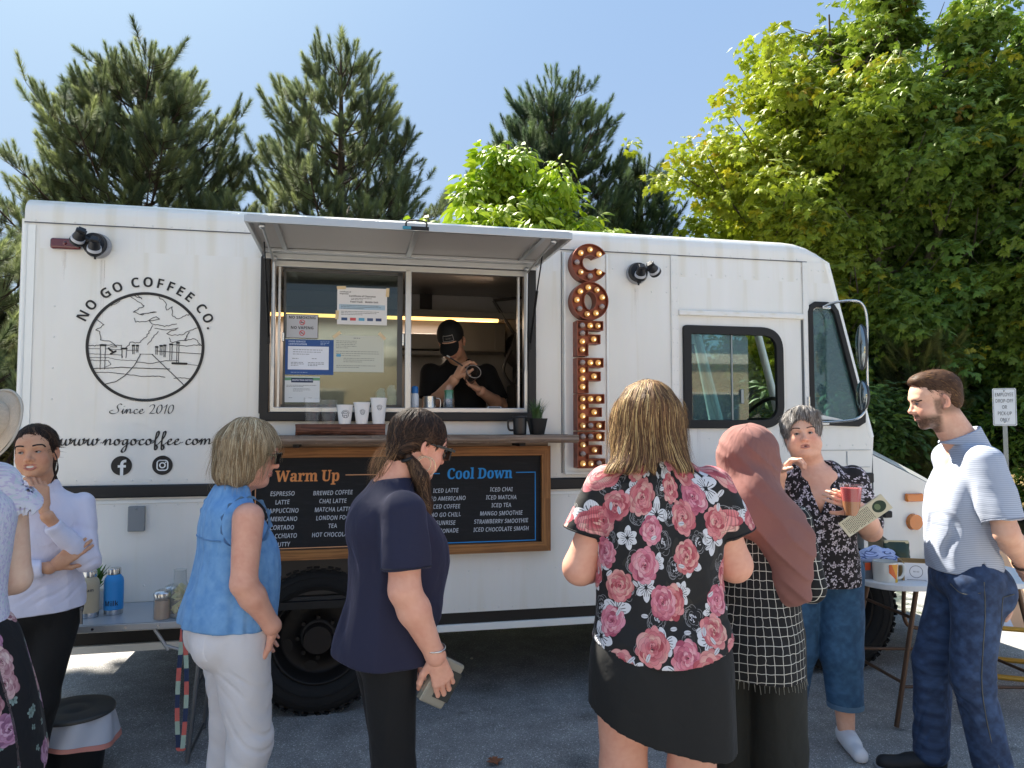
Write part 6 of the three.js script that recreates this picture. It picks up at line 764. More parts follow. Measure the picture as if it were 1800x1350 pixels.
// printed fabrics, uv in metres
const rose = (c, x, y, R, cols, r) => { for (let k = 0; k < 5; k++) { const q = R * (1 - k * 0.19), n = 10 - k; for (let p = 0; p < n; p++) { const a = (p + 0.5 * (k & 1) + 0.35 * r()) / n * 2 * PI, px = x + cos(a) * q * 0.52, py = y + sin(a) * q * 0.52, rx = q * (0.38 + r() * 0.16), ry = q * (0.30 + r() * 0.14), col = cols[(r() * cols.length) | 0], g = c.createRadialGradient(x + cos(a) * q * 0.1, y + sin(a) * q * 0.1, 1, px, py, rx * 1.25); g.addColorStop(0, cols[cols.length - 1]); g.addColorStop(0.55, col); g.addColorStop(1, cols[(r() * cols.length) | 0]); c.fillStyle = g; c.beginPath(); c.ellipse(px, py, rx, ry, a + (r() - 0.5) * 0.8, 0, 7); c.fill(); c.strokeStyle = 'rgba(90,30,40,0.35)'; c.lineWidth = R * 0.018; c.beginPath(); c.ellipse(px, py, rx, ry, a, -1.0, 1.0 + r()); c.stroke(); } } c.fillStyle = '#3a1418'; for (let p = 0; p < 6; p++) { c.beginPath(); c.arc(x + (r() - 0.5) * R * 0.22, y + (r() - 0.5) * R * 0.22, R * 0.03, 0, 7); c.fill(); } };
const lily = (c, x, y, R, r, fill = '#dcdde2', line = '#15151a') => { for (let p = 0; p < 6; p++) { const a = p / 6 * 2 * PI + r(); c.save(); c.translate(x, y); c.rotate(a); c.fillStyle = fill; c.beginPath(); c.moveTo(0, 0); c.bezierCurveTo(R * 0.3, -R * 0.45, R * 0.9, -R * 0.35, R, 0); c.bezierCurveTo(R * 0.9, R * 0.35, R * 0.3, R * 0.45, 0, 0); c.fill(); c.strokeStyle = line; c.lineWidth = R * 0.04; for (let q = -1; q < 2; q++) { c.beginPath(); c.moveTo(R * 0.08, 0); c.quadraticCurveTo(R * 0.3, q * R * 0.16, R * 0.6, q * R * 0.2); c.stroke(); } c.restore(); } c.fillStyle = line; c.beginPath(); c.arc(x, y, R * 0.14, 0, 7); c.fill(); };
const outline = (c, x, y, R, r) => { c.strokeStyle = '#8e8d90'; c.lineWidth = R * 0.035; for (let k = 0; k < 22; k++) { const q = R * Math.sqrt(r()), a = r() * 7; c.beginPath(); c.arc(x + q * 0.6 * cos(a), y + q * 0.6 * sin(a), R * (0.18 + 0.25 * r()), a - 1.2, a + 1.2); c.stroke(); } c.fillStyle = '#c9c9cf'; for (let k = 0; k < 12; k++) { c.beginPath(); c.ellipse(x + (r() - 0.5) * R * 0.5, y + (r() - 0.5) * R * 0.5, R * 0.1, R * 0.04, r() * 6, 0, 7); c.fill(); } };
function floralTex(seed, size, rep, bg, put, ribs) { return canvasTex(size, size, (c) => { const r = rng(seed); c.fillStyle = bg; c.fillRect(0, 0, size, size); const wrap = (fn, x, y, R, ...a) => { for (const dx of [-size, 0, size]) for (const dy of [-size, 0, size]) if (x + dx > -R * 1.3 && x + dx < size + R * 1.3 && y + dy > -R * 1.3 && y + dy < size + R * 1.3) { const rr = rng(seed + Math.round(x * 7 + y * 13)); fn(c, x + dx, y + dy, R, ...a.map((q) => (q === 'rng' ? rr : q))); } }; put(c, r, wrap, size); if (ribs) { c.fillStyle = 'rgba(10,8,10,0.20)'; for (let x = 0; x < size; x += ribs) c.fillRect(x, 0, ribs * 0.4, size); } }, { repeat: rep }); }
const floralBig = floralTex(5, 2048, [1 / 0.62, 1 / 0.62], '#121113', (c, r, wrap, S) => {
  const k = S / 0.62; for (let i = 0; i < 30; i++) wrap((cc, x, y, R, rr) => { cc.fillStyle = '#26231f'; cc.beginPath(); cc.ellipse(x, y, R, R * 0.4, rr() * 6, 0, 7); cc.fill(); }, r() * S, r() * S, 60 + r() * 60, 'rng');
  const pk = ['#c4616a', '#d98488', '#e39a98', '#dfb3a4', '#a8434e'], pk2 = ['#cf6f86', '#de92a4', '#e6b0b6', '#d9838f', '#a84a62'];
  const P = [[0.10, 0.09], [0.33, 0.13], [0.53, 0.06], [0.22, 0.27], [0.44, 0.29], [0.06, 0.33], [0.56, 0.36], [0.30, 0.43], [0.12, 0.50], [0.46, 0.50], [0.60, 0.20], [0.27, 0.58], [0.40, 0.20], [0.17, 0.40], [0.36, 0.37], [0.02, 0.20], [0.53, 0.56], [0.20, 0.16], [0.07, 0.60], [0.38, 0.58], [0.48, 0.40], [0.26, 0.06], [0.58, 0.47], [0.22, 0.53]];
  const G = []; for (let a = 0; a < 8; a++) for (let b = 0; b < 8; b++) G.push([(a + 0.5 * (b & 1) + 0.25 * r()) / 8 * 0.62, (b + 0.3 * r()) / 8 * 0.62]);
  G.forEach(([x, y], i) => { if (i % 3 === 0) wrap(outline, x * k, y * k, 0.045 * k, 'rng'); else if (i % 3 === 1) wrap(lily, x * k, y * k, (0.034 + 0.024 * r()) * k, 'rng'); });
  P.forEach(([x, y], i) => wrap(rose, x * k, y * k, (0.050 + 0.014 * r()) * k, i % 3 ? pk : pk2, 'rng'));
  for (let i = 0; i < 26; i++) wrap((cc, x, y, R, rr) => { cc.save(); cc.translate(x, y); cc.rotate(rr() * 6); cc.fillStyle = '#d3d3d8'; cc.beginPath(); cc.ellipse(0, 0, R, R * 0.45, 0, 0, 7); cc.fill(); cc.strokeStyle = '#222'; cc.lineWidth = 3; cc.beginPath(); cc.moveTo(-R, 0); cc.lineTo(R, 0); cc.stroke(); cc.restore(); }, r() * S, r() * S, 0.014 * k, 'rng');
}, 11);
const floralSmall = floralTex(8, 1024, [1 / 0.36, 1 / 0.36], '#1b1618', (c, r, wrap, S) => { for (let i = 0; i < 420; i++) wrap((cc, x, y, R, rr) => { const n = 3 + (rr() * 3 | 0); for (let p = 0; p < n; p++) { const a = rr() * 7; cc.fillStyle = rr() < 0.75 ? '#cbc3cb' : '#8a7f86'; cc.beginPath(); cc.ellipse(x + cos(a) * R * 0.7, y + sin(a) * R * 0.7, R * 0.55, R * 0.32, a, 0, 7); cc.fill(); } }, r() * S, r() * S, 12 + r() * 16, 'rng'); });
const floralDress = floralTex(13, 1024, [1 / 0.5, 1 / 0.5], '#121114', (c, r, wrap, S) => { for (let i = 0; i < 40; i++) wrap(lily, r() * S, r() * S, 22 + r() * 16, 'rng', '#8fa39a', '#39463f'); for (let i = 0; i < 11; i++) wrap(rose, r() * S, r() * S, 80 + r() * 30, i % 2 ? ['#b5809c', '#c79ab2', '#d6b0c2', '#8a5a78'] : ['#c4989a', '#d2aca8', '#e0c6be', '#9a666e'], 'rng'); });
const gridTex = canvasTex(256, 256, (c) => { c.fillStyle = '#0e0f12'; c.fillRect(0, 0, 256, 256); c.strokeStyle = '#c9c7bd'; const r = rng(2); for (let i = 0; i < 4; i++) { c.lineWidth = 5; c.beginPath(); c.moveTo(i * 64 + 32, 0); for (let y = 0; y <= 256; y += 32) c.lineTo(i * 64 + 32 + (y % 256 ? (r() - 0.5) * 7 : 0), y); c.stroke(); c.beginPath(); c.moveTo(0, i * 64 + 32); for (let x = 0; x <= 256; x += 32) c.lineTo(x, i * 64 + 32 + (x % 256 ? (r() - 0.5) * 7 : 0)); c.stroke(); } }, { repeat: [1 / 0.124, 1 / 0.124] });
const poloTex = canvasTex(64, 128, (c) => { for (let i = 0; i < 8; i++) { c.fillStyle = '#b2bac8'; c.fillRect(0, i * 16, 64, 16); c.fillStyle = '#949cae'; c.fillRect(0, i * 16, 64, 6); } }, { repeat: [10, 1 / 0.064] });
const denimTex = (c0, c1, sd, fade) => { const f = fbm(13, sd, 4); const a = lin(c0).convertLinearToSRGB(), b = lin(c1).convertLinearToSRGB(); return dataTex(512, 512, (i, j) => { const t = clamp(f(i / 512, j / 512) * 1.5 - 0.35 + 0.13 * (((i + j) >> 1) & 1) + 0.1 * ((i * 7 + (j >> 2) * 13) % 5 > 3 ? 1 : 0), 0, 1) * (fade || 1); return [lerp(a.r, b.r, t), lerp(a.g, b.g, t), lerp(a.b, b.b, t)]; }, { srgb: true, repeat: [3, 3] }); };
const lace = (() => { const f = fbm(24, 44, 3), g = fbm(10, 45, 2); return dataTex(256, 256, (i, j) => { const v = f(i / 256, j / 256), p = g(i / 256, j / 256); const a = sstep(v, 0.5, 0.62), b = sstep(p, 0.52, 0.62); return [0.84 - 0.07 * a, 0.85 - 0.11 * a * (1 - b) - 0.03 * b, 0.89 - 0.04 * a]; }, { srgb: true, repeat: [6, 6] }); })();

{ // woman in the pink floral blouse, back to the camera
  const F = figure('woman with long blonde streaked hair in black blouse with pink roses, seen from behind', 0.49, -2.48, PI - 0.05, {
    tone: 'pink', head: { pos: [0.035, 1.600, 0.02], rx: 0.05, ry: 0.0, s: 1.03 }, neck: [0.02, 1.475, -0.01], neckR: 0.062,
    chest: [ell([0, 1.42, -0.01], [0.15, 0.06, 0.075])],
    arms: [{ j: [[0.175, 1.36, 0], [0.262, 1.11, 0.03], [0.17, 1.09, 0.27]], r: [0.05, 0.057, 0.032] }, { j: [[-0.175, 1.36, 0], [-0.252, 1.125, 0.03], [-0.13, 1.12, 0.27]], r: [0.05, 0.057, 0.032] }],
    hands: [hand([0.15, 1.09, 0.30], [-0.5, 0.2, 0.8], [0, 0, -1], 1, { curl: [0.7, 0.7, 0.7, 0.7] }), hand([-0.11, 1.12, 0.30], [0.5, 0.2, 0.8], [0, 0, -1], -1, { curl: [0.7, 0.7, 0.7, 0.7] })],
    legs: [{ j: [[0.115, 0.84, 0], [0.125, 0.46, 0.01], [0.11, 0.09, -0.01]], r: [0.108, 0.072, 0.042] }, { j: [[-0.115, 0.84, 0], [-0.095, 0.46, 0.0], [-0.10, 0.09, -0.01]], r: [0.108, 0.072, 0.042] }], eyes: {} });
  const torso = loft([[0.74, 0, -0.01, 0.248, 0.17, 0.195], [0.86, 0, -0.01, 0.238, 0.17, 0.185], [1.0, 0, 0, 0.214, 0.165, 0.155], [1.14, 0, 0, 0.208, 0.165, 0.145], [1.28, 0, 0, 0.212, 0.15, 0.135], [1.38, 0, 0, 0.205, 0.11, 0.11], [1.445, 0.005, 0, 0.14, 0.08, 0.085], [1.485, 0.01, 0, 0.095, 0.068, 0.072]], 2.3, 0.015);
  const sl = (s) => both(cap([s * 0.172, 1.382, 0], 0.075, [s * 0.255, 1.20, 0.02], 0.08), plane([s * 0.30, -1, 0], [s * 0.28, 1.235, 0]));
  let top = su([torso, sl(1), sl(-1)], 0.02); top = cut(top, ell([0.02, 1.51, 0.01], [0.078, 0.045, 0.082]), 0.004); top = creases(folds(top, 0.009, 6, 2.4, 3, 0.2), 0.005, 40, 2, 0.8, 1.15);
  const hem = (x, y, z) => -(y - 0.845 - 0.06 * Math.pow(Math.abs(x) / 0.24, 2.2)); top = both(top, hem, 0.003);
  cloth(F, 'blouse', top, [-0.36, 0.72, -0.24, 0.36, 1.51, 0.22], 0.0075, fabric(0xffffff, { map: floralBig, roughness: 0.75 }), cylUV(0, 0, 0.22));
  const BK = fabric(0x111112); for (const q of [1, -1]) hemRing(F, 'sleeve_hem', top, [q * 0.248, 1.232, 0.012], [q * 0.30, -1, 0], 0.078, 0.0028, BK);
  const sk = both(folds(loft([[0.50, 0, -0.01, 0.242, 0.175, 0.195], [0.70, 0, -0.01, 0.236, 0.17, 0.195], [0.86, 0, -0.01, 0.232, 0.16, 0.175], [0.98, 0, 0, 0.19, 0.14, 0.13]], 2.4), 0.011, 5, 1.2, 8), (x, y) => -(y - 0.60 - 0.24 * x - 0.5 * x * x * (x > 0 ? 1 : 0)), 0.003);
  cloth(F, 'skirt', sk, [-0.3, 0.48, -0.26, 0.3, 1.0, 0.24], 0.009, fabric(0x1b1b1a, { roughness: 0.9 }));
  shoesOf(F, [[[0.11, 0, -0.03], [0.12, 0, 0.14]], [[-0.10, 0, -0.03], [-0.11, 0, 0.14]]], BLACKSHOE);
  const shell = su([inFrame(ell([0, 0.035, -0.014], [0.094, 0.10, 0.112]), F.hm), loft([[1.43, 0.045, -0.06, 0.160, 0.07, 0.08], [1.475, 0.035, -0.035, 0.130, 0.08, 0.09], [1.54, 0.035, 0.0, 0.123, 0.09, 0.108], [1.62, 0.035, 0.02, 0.115, 0.085, 0.118], [1.66, 0.035, 0.02, 0.10, 0.08, 0.11]], 2.2, 0.03)], 0.035);
  const face0 = inFrame(ell([0, -0.02, 0.10], [0.066, 0.10, 0.075]), F.hm), nape = ell([-0.005, 1.445, -0.08], [0.032, 0.036, 0.09]); const sh = cut(cut(folds(shell, 0.006, 16, 3, 5), face0, 0.01), nape, 0.01);
  hairOn(F, sh, [-0.17, 1.40, -0.18, 0.25, 1.77, 0.17], { ctr: [0.035, 1.64, 0.0], n: 5600, seed: 31, len: [0.16, 0.34], ymin: 1.432, under: '#63483a', colors: ['#5f4430', '#7a5a3e', '#8f6d4a', '#b3925f', '#d2b682', '#6b4d35', '#4e3725', '#c2a06c', '#7d5e42'], root: (d) => d.y > -0.1 && d.z < 0.72, flip: -0.03, fly: 0.08, width: 0.0025, flow: (p, d, r) => [d.x * 0.18 + (p.y < 1.49 ? (p.x - 0.035) * 5 : 0), -1, (p.y < 1.47 ? -0.5 : 0)] });
}
const NY = 1.98;
{ // woman in the navy tee, turned to the board, wallet in her hand
  const wr = [-0.205, 0.845, 0.10], hd = hand(wr, [0.05, -0.85, 0.30], [0.95, -0.1, 0.1], -1, { curl: [0.35, 0.4, 0.42, 0.45], s: 1.02, thumb: 0.3 });
  const F = figure('woman in navy tee with dark hair tied low, hoop earrings and wallet in hand', -0.42, -2.58, NY, {
    tone: 'pink', head: { pos: [0.0, 1.515, 0.10], rx: 0.30, ry: 0.16, s: 1.0 }, neck: [0, 1.375, 0.0], neckR: 0.058, faceShape: { jaw: 0.98 },
    arms: [{ j: [[-0.185, 1.30, 0], [-0.225, 1.07, -0.01], wr], r: [0.057, 0.05, 0.030] }, { j: [[0.175, 1.30, 0], [0.20, 1.05, 0.02], [0.14, 0.83, 0.10]], r: [0.057, 0.05, 0.030] }],
    hands: [hd, hand([0.135, 0.82, 0.105], [-0.1, -0.9, 0.2], [-1, 0, 0], 1, {})],
    legs: [{ j: [[0.08, 0.83, -0.02], [0.075, 0.45, 0.03], [0.07, 0.09, 0.02]], r: [0.08, 0.048, 0.036] }, { j: [[-0.08, 0.83, -0.02], [-0.075, 0.45, 0.0], [-0.08, 0.09, -0.06]], r: [0.08, 0.048, 0.036] }], eyes: { browC: 0x2a1c14 } });
  let top = loft([[0.72, 0, -0.02, 0.205, 0.155, 0.168], [0.86, 0, -0.02, 0.20, 0.165, 0.168], [1.0, 0, 0, 0.18, 0.18, 0.15], [1.14, 0, 0.01, 0.175, 0.195, 0.145], [1.25, 0, 0.0, 0.185, 0.16, 0.15], [1.325, 0, -0.01, 0.18, 0.105, 0.115], [1.375, 0, 0, 0.115, 0.08, 0.085], [1.41, 0, 0.01, 0.082, 0.07, 0.07]], 2.2, 0.015);
  const sl = (s) => both(cap([s * 0.17, 1.30, 0], 0.077, [s * 0.228, 1.10, -0.005], 0.078), plane([s * 0.12, -1, 0], [s * 0.22, 1.135, 0]));
  top = su([top, sl(1), sl(-1)], 0.022); top = cut(top, ell([0, 1.435, 0.03], [0.072, 0.06, 0.08]), 0.004); top = creases(folds(top, 0.011, 5.5, 2.2, 12, 0.35), 0.006, 36, 6, 0.85, 1.2);
  cloth(F, 'tee_shirt', both(top, (x, y, z) => -(y - 0.805 - 0.35 * z * z), 0.003), [-0.33, 0.70, -0.25, 0.33, 1.44, 0.24], 0.0075, fabric(0x22233a, { roughness: 0.9, sheen: 0.5, sheenColor: new THREE.Color(0.3, 0.3, 0.5) }));
  const NV = fabric(0x1d1e33); for (const q of [1, -1]) hemRing(F, 'sleeve_hem', top, [q * 0.221, 1.140, -0.003], [q * 0.12, -1, 0], 0.08, 0.0022, NV);
  const lg = su([cap([0.075, 0.83, -0.02], 0.095, [0.075, 0.45, 0.03], 0.068), cap([0.075, 0.45, 0.03], 0.070, [0.07, 0.12, 0.02], 0.048), cap([-0.075, 0.83, -0.02], 0.095, [-0.075, 0.45, 0.0], 0.068), cap([-0.075, 0.45, 0.0], 0.070, [-0.08, 0.12, -0.06], 0.048), ell([0, 0.86, -0.02], [0.155, 0.12, 0.13])], 0.03);
  cloth(F, 'leggings', both(folds(lg, 0.003, 9, 5, 4), plane([0, -1, 0], [0, 0.09, 0])), [-0.27, 0.06, -0.24, 0.27, 1.04, 0.2], 0.009, fabric(0x0c0c0d)); shoesOf(F, [[[0.07, 0, 0.0], [0.07, 0, 0.17]], [[-0.08, 0, -0.08], [-0.08, 0, 0.10]]], BLACKSHOE);
  const Hm = F.hm, shell = cut(cut(folds(su([inFrame(ell([0, 0.040, -0.018], [0.086, 0.090, 0.106]), Hm), inFrame(ell([0, -0.03, -0.075], [0.062, 0.05, 0.035]), Hm)], 0.03), 0.003, 20, 8, 2), inFrame(ell([0, -0.018, 0.094], [0.068, 0.078, 0.065]), Hm), 0.008), inFrame(ell([-0.078, -0.02, 0.02], [0.022, 0.04, 0.034]), Hm), 0.006);
  const hp = [0.0, 1.515, 0.10], tip = F.P([-0.035, -0.055, -0.088]), back = V(0, 0, -1).transformDirection(Hm);
  const tailF = su([cap(F.P([-0.060, -0.055, -0.052]), 0.017, F.P([-0.088, -0.11, 0.0]), 0.024), cap(F.P([-0.088, -0.11, 0.0]), 0.024, F.P([-0.085, -0.20, 0.045]), 0.022), cap(F.P([-0.085, -0.20, 0.045]), 0.022, F.P([-0.075, -0.265, 0.085]), 0.008)], 0.015);
  const cols = ['#2c1f18', '#3a2a20', '#4a3528', '#241a15', '#57402f'];
  const tg = strands(folds(tailF, 0.004, 14, 10, 9), F.P([-0.07, -0.08, -0.03]), { n: 260, seed: 8, len: [0.14, 0.28], colors: ['#4a3628', '#5e4634', '#755a42', '#3a2a20'], width: 0.003, flow: (p) => { const a = V(...F.P([-0.075, -0.30, 0.10])).sub(p); return [a.x, a.y, a.z]; }, root: () => true, off: [0, 0.004], fly: 0.1 });
  const wisps = strands(su([shell, inFrame(ell([0.03, -0.085, -0.095], [0.06, 0.06, 0.03]), Hm)], 0.03), F.P([0.02, -0.02, -0.07]), { n: 170, seed: 12, len: [0.08, 0.18], colors: ['#8a6a4c', '#a9835a', '#6a4e38'], width: 0.0016, root: (d) => d.dot(back) > 0.3 && d.y < 0.3, fly: 0.9, flow: () => [back.x * 0.8, -1, back.z * 0.8], off: [0.001, 0.01] });
  const bs = mesh(shell, [hp[0] - 0.17, hp[1] - 0.16, hp[2] - 0.18, hp[0] + 0.17, hp[1] + 0.17, hp[2] + 0.17], 0.0045, { color: flat('#2c2019', 0.4) }), tb = mesh(folds(tailF, 0.004, 14, 10, 9), [-0.2, 1.2, -0.1, 0.2, 1.55, 0.3], 0.005, { color: flat('#4a3628', 0.4) });
  const knot = V(...F.P([-0.058, -0.06, -0.055]));
  part(F.g, 'hair', joinC([bs, tb, tg, wisps, strands(shell, F.P([0, 0.03, -0.01]), { n: 2400, seed: 4, len: [0.10, 0.24], colors: cols, width: 0.003, off: [0, 0.0035], fly: 0.03, root: (d) => true, flow: (p) => { const a = knot.clone().sub(p); return [a.x, a.y, a.z]; } })]), HAIRM);
  part(F.g, 'hair_tie', new THREE.TorusGeometry(0.018, 0.006, 8, 20).rotateX(1.2).translate(knot.x, knot.y, knot.z), mat(0x111111, 0.6));
  const gold = mat(0xd8c9a8, 0.25, { metalness: 1 }); for (const [s, R] of [[-1, 0.027], [-1, 0.034]]) part(F.g, 'hoop_earring', new THREE.TorusGeometry(R, 0.0014, 8, 40).rotateY(PI / 2 - 0.15).translate(s * 0.0815 - (R > 0.03 ? 0.004 : 0), -0.035 - R, -0.004 + (R - 0.027) * 1.5).applyMatrix4(Hm), gold);
  part(F.g, 'sunglasses', [new RoundedBoxGeometry(0.056, 0.046, 0.006, 2, 0.003).rotateY(0.12).translate(0.034, 0.0, 0.102), new RoundedBoxGeometry(0.056, 0.046, 0.006, 2, 0.003).rotateY(-0.12).translate(-0.034, 0.0, 0.102), bx(0.02, 0.006, 0.006, 0, 0.014, 0.105), bx(0.004, 0.009, 0.115, -0.073, 0.013, 0.048).rotateY(0.0), bx(0.004, 0.009, 0.115, 0.073, 0.013, 0.048)].map((q) => prep(q).applyMatrix4(Hm)), mat(0x0b0b0c, 0.15));
  part(F.g, 'bracelet', new THREE.TorusGeometry(0.037, 0.003, 8, 30).rotateX(PI / 2).rotateZ(0.2).translate(-0.206, 0.875, 0.093), mat(0xd9d5cc, 0.25, { metalness: 0.9 }));
  const wp = V(...hd.at(0.10, 0.005, 0.026).toArray()).applyAxisAngle(V(0, 1, 0), NY).add(V(-0.42, 0, -2.58));
  const wl = thing('wallet', 'grey zipped wallet with a dark flap held by the woman in the navy tee', 'wallet', wp.toArray(), 0); const wg = (q) => prep(q).applyMatrix4(new THREE.Matrix4().makeRotationFromEuler(new THREE.Euler(0.15, 0.55, -0.62)));
  part(wl, 'wallet_body', wg(new RoundedBoxGeometry(0.098, 0.155, 0.026, 3, 0.009)), mat(0x8f8a7c, 0.5)); part(wl, 'flap', wg(bx(0.066, 0.10, 0.004, 0.018, 0.0, 0.0145, 0.0018)), mat(0x2c2f2c, 0.45)); part(wl, 'zip', [wg(bx(0.003, 0.14, 0.012, -0.0485, 0, 0)), wg(bx(0.004, 0.15, 0.003, -0.0485, 0, 0.009)), wg(bx(0.004, 0.15, 0.003, -0.0485, 0, -0.009))], mat(0xb3b09f, 0.35, { metalness: 0.5 }));
}
{ // blonde woman in the blue sleeveless top and white trousers
  const F = figure('woman with blonde bob in blue sleeveless ruffled top and white trousers', -1.045, -2.83, 2.15, {
    tone: 'pink', head: { pos: [0, 1.475, 0.05], rx: 0.16, ry: -0.42, s: 1.0 }, neck: [0, 1.325, -0.02], neckR: 0.056, faceShape: { fat: 0.5, cheek: 1.1 },
    arms: [{ j: [[-0.175, 1.255, 0], [-0.21, 1.03, -0.02], [-0.195, 0.865, 0.085]], r: [0.056, 0.045, 0.03] }, { j: [[0.175, 1.255, 0], [0.215, 1.02, -0.03], [0.17, 0.84, 0.1]], r: [0.056, 0.045, 0.03] }],
    hands: [hand([-0.192, 0.855, 0.088], [0.75, -0.62, 0.05], [0, 0, -1], -1, { curl: [0.2, 0.2, 0.2, 0.2] }), hand([0.165, 0.84, 0.11], [-0.1, -0.8, 0.4], [-1, 0, 0], 1, { curl: [0.3, 0.3, 0.3, 0.3] })],
    legs: [{ j: [[0.095, 0.80, 0], [0.095, 0.44, 0.02], [0.10, 0.09, -0.02]], r: [0.075, 0.044, 0.032] }, { j: [[-0.095, 0.80, 0], [-0.10, 0.44, 0.04], [-0.10, 0.09, -0.01]], r: [0.075, 0.044, 0.032] }], eyes: { browC: 0x6a5038 } });
  let top = loft([[0.78, 0, -0.01, 0.195, 0.15, 0.175], [0.88, 0, -0.01, 0.20, 0.155, 0.185], [1.0, 0, 0, 0.185, 0.155, 0.16], [1.12, 0, 0.0, 0.175, 0.15, 0.135], [1.21, 0, -0.01, 0.172, 0.115, 0.12], [1.28, 0, -0.02, 0.16, 0.08, 0.095], [1.325, 0, -0.02, 0.10, 0.07, 0.075], [1.365, 0, -0.015, 0.07, 0.065, 0.062]], 2.2, 0.015);
  top = cut(top, ell([0, 1.385, 0.01], [0.066, 0.05, 0.075]), 0.004); for (const s of [-1, 1]) top = cut(top, ell([s * 0.205, 1.235, 0], [0.05, 0.095, 0.085]), 0.006);
  top = both(folds(top, 0.010, 14, 1.3, 21), (x, y, z) => -(y - 0.848 + 0.06 * z), 0.004);
  cloth(F, 'blouse', top, [-0.26, 0.74, -0.25, 0.26, 1.38, 0.2], 0.0072, fabric(0xffffff, { map: denimTex('#6093c8', '#7eacd8', 51) }));
  const blue = fabric(0x6596c8); part(F.g, 'yoke_seam', tube(snap(top, Array.from({ length: 13 }, (_, i) => { const a = lerp(-1.0, 1.0, i / 12); return [0.168 * sin(a), 1.175, -0.012 - 0.132 * cos(a)]; })), 0.0028, 40, 6), blue);
  for (const s of [-1, 1]) part(F.g, 'ruffle', grid(140, 5, (u, v) => { const a = u * 2 * PI, w = 0.005 * v * sin(a * 13 + s) + 0.002 * v * sin(a * 23), r = 0.010 + v * 0.022; return [s * (0.158 + r * 0.8 + w * 0.5), 1.235 + (0.088 + r * 0.35 + w * 0.8) * cos(a), (0.078 + r * 0.3 + w * 0.8) * sin(a) - 0.008]; }), blue);
  const col = (s) => 0; const tr = su([cap([0.095, 0.80, 0], 0.108, [0.095, 0.44, 0.02], 0.078), cap([0.095, 0.44, 0.02], 0.078, [0.10, 0.1, -0.02], 0.066), cap([-0.095, 0.80, 0], 0.108, [-0.10, 0.44, 0.04], 0.078), cap([-0.10, 0.44, 0.04], 0.078, [-0.10, 0.1, -0.01], 0.066), ell([0, 0.85, -0.015], [0.182, 0.14, 0.155]), ell([0.08, 0.80, -0.09], [0.085, 0.09, 0.075]), ell([-0.08, 0.80, -0.09], [0.085, 0.09, 0.075])], 0.03);
  cloth(F, 'trousers', both(creases(folds(tr, 0.005, 8, 6, 33), 0.006, 55, 3, 0.2, 0.74), plane([0, -1, 0], [0, 0.06, 0])), [-0.24, 0.03, -0.24, 0.24, 0.98, 0.2], 0.0082, fabric(0xd8d6d8, { roughness: 0.8 }));
  part(F.g, 'back_pocket', mesh(both(both(tr, plane([0, 1, 0], [0, 0.875, 0])), (x, y, z) => Math.max(Math.abs(x + 0.085) - 0.062, 0.745 - y + Math.abs(x + 0.085) * 0.2, z + 0.04)), [-0.2, 0.7, -0.26, 0, 0.9, 0], 0.006, { uv: cylUV() }).scale(1.012, 1, 1.018), fabric(0xdcdadc, { roughness: 0.8 }));
  shoesOf(F, [[[0.10, 0, -0.04], [0.11, 0, 0.13]], [[-0.10, 0, -0.03], [-0.11, 0, 0.14]]], mat(0xb9b2a8, 0.6));
  const ph = thing('phone', 'dark phone tucked into the back pocket of the white trousers', 'phone', V(0.075, 0.885, -0.165).applyAxisAngle(V(0, 1, 0), 2.15).add(V(-1.045, 0, -2.83)).toArray(), 2.15 + 0.25); part(ph, 'phone_body', bx(0.08, 0.05, 0.012, 0, 0, 0, 0.005), mat(0x14110f, 0.2, { clearcoat: 1 })); part(ph, 'case_edge', bx(0.084, 0.006, 0.014, 0, 0.024, 0, 0.002), mat(0x9a8458, 0.4, { metalness: 0.4 }));
  const Hm = F.hm, sh0 = su([inFrame(ell([0, 0.040, -0.016], [0.096, 0.098, 0.112]), Hm), inFrame(loft([[-0.125, 0, -0.035, 0.088, 0.05, 0.075], [-0.09, 0, -0.03, 0.100, 0.075, 0.095], [-0.03, 0, -0.02, 0.103, 0.085, 0.108], [0.05, 0, -0.015, 0.096, 0.085, 0.108]], 2.2, 0.03), Hm)], 0.03), fc = inFrame(ell([0, -0.035, 0.098], [0.072, 0.088, 0.082]), Hm), fc2 = inFrame(ell([0, -0.09, 0.06], [0.075, 0.06, 0.085]), Hm), shell = cut(cut(folds(sh0, 0.007, 13, 4, 6), fc, 0.012), fc2, 0.01);
  const bk = V(0, 0, -1).transformDirection(Hm), fw = V(0, 0, 1).transformDirection(Hm);
  hairOn(F, shell, [-0.19, 1.30, -0.17, 0.19, 1.65, 0.24], { ctr: F.P([0, 0.05, -0.01]), n: 4600, seed: 51, len: [0.15, 0.30], ymin: 1.335, under: '#8a7358', colors: ['#8f785a', '#a58d6c', '#b8a17e', '#cbb896', '#86704f', '#9a8468', '#d2c3a4'], root: (d) => d.y > 0.0 && d.dot(fw) < 0.72, fly: 0.12, width: 0.0024, flow: (p, d) => [d.x * 0.15, -1, d.z * 0.15] });
  const tip = F.P([-0.075, -0.05, 0.01]); part(F.g, 'earring', [ball(0.006, tip[0], tip[1], tip[2]), ball(0.008, tip[0], tip[1] - 0.018, tip[2])], mat(0xcfc3a4, 0.3, { metalness: 0.6 }));
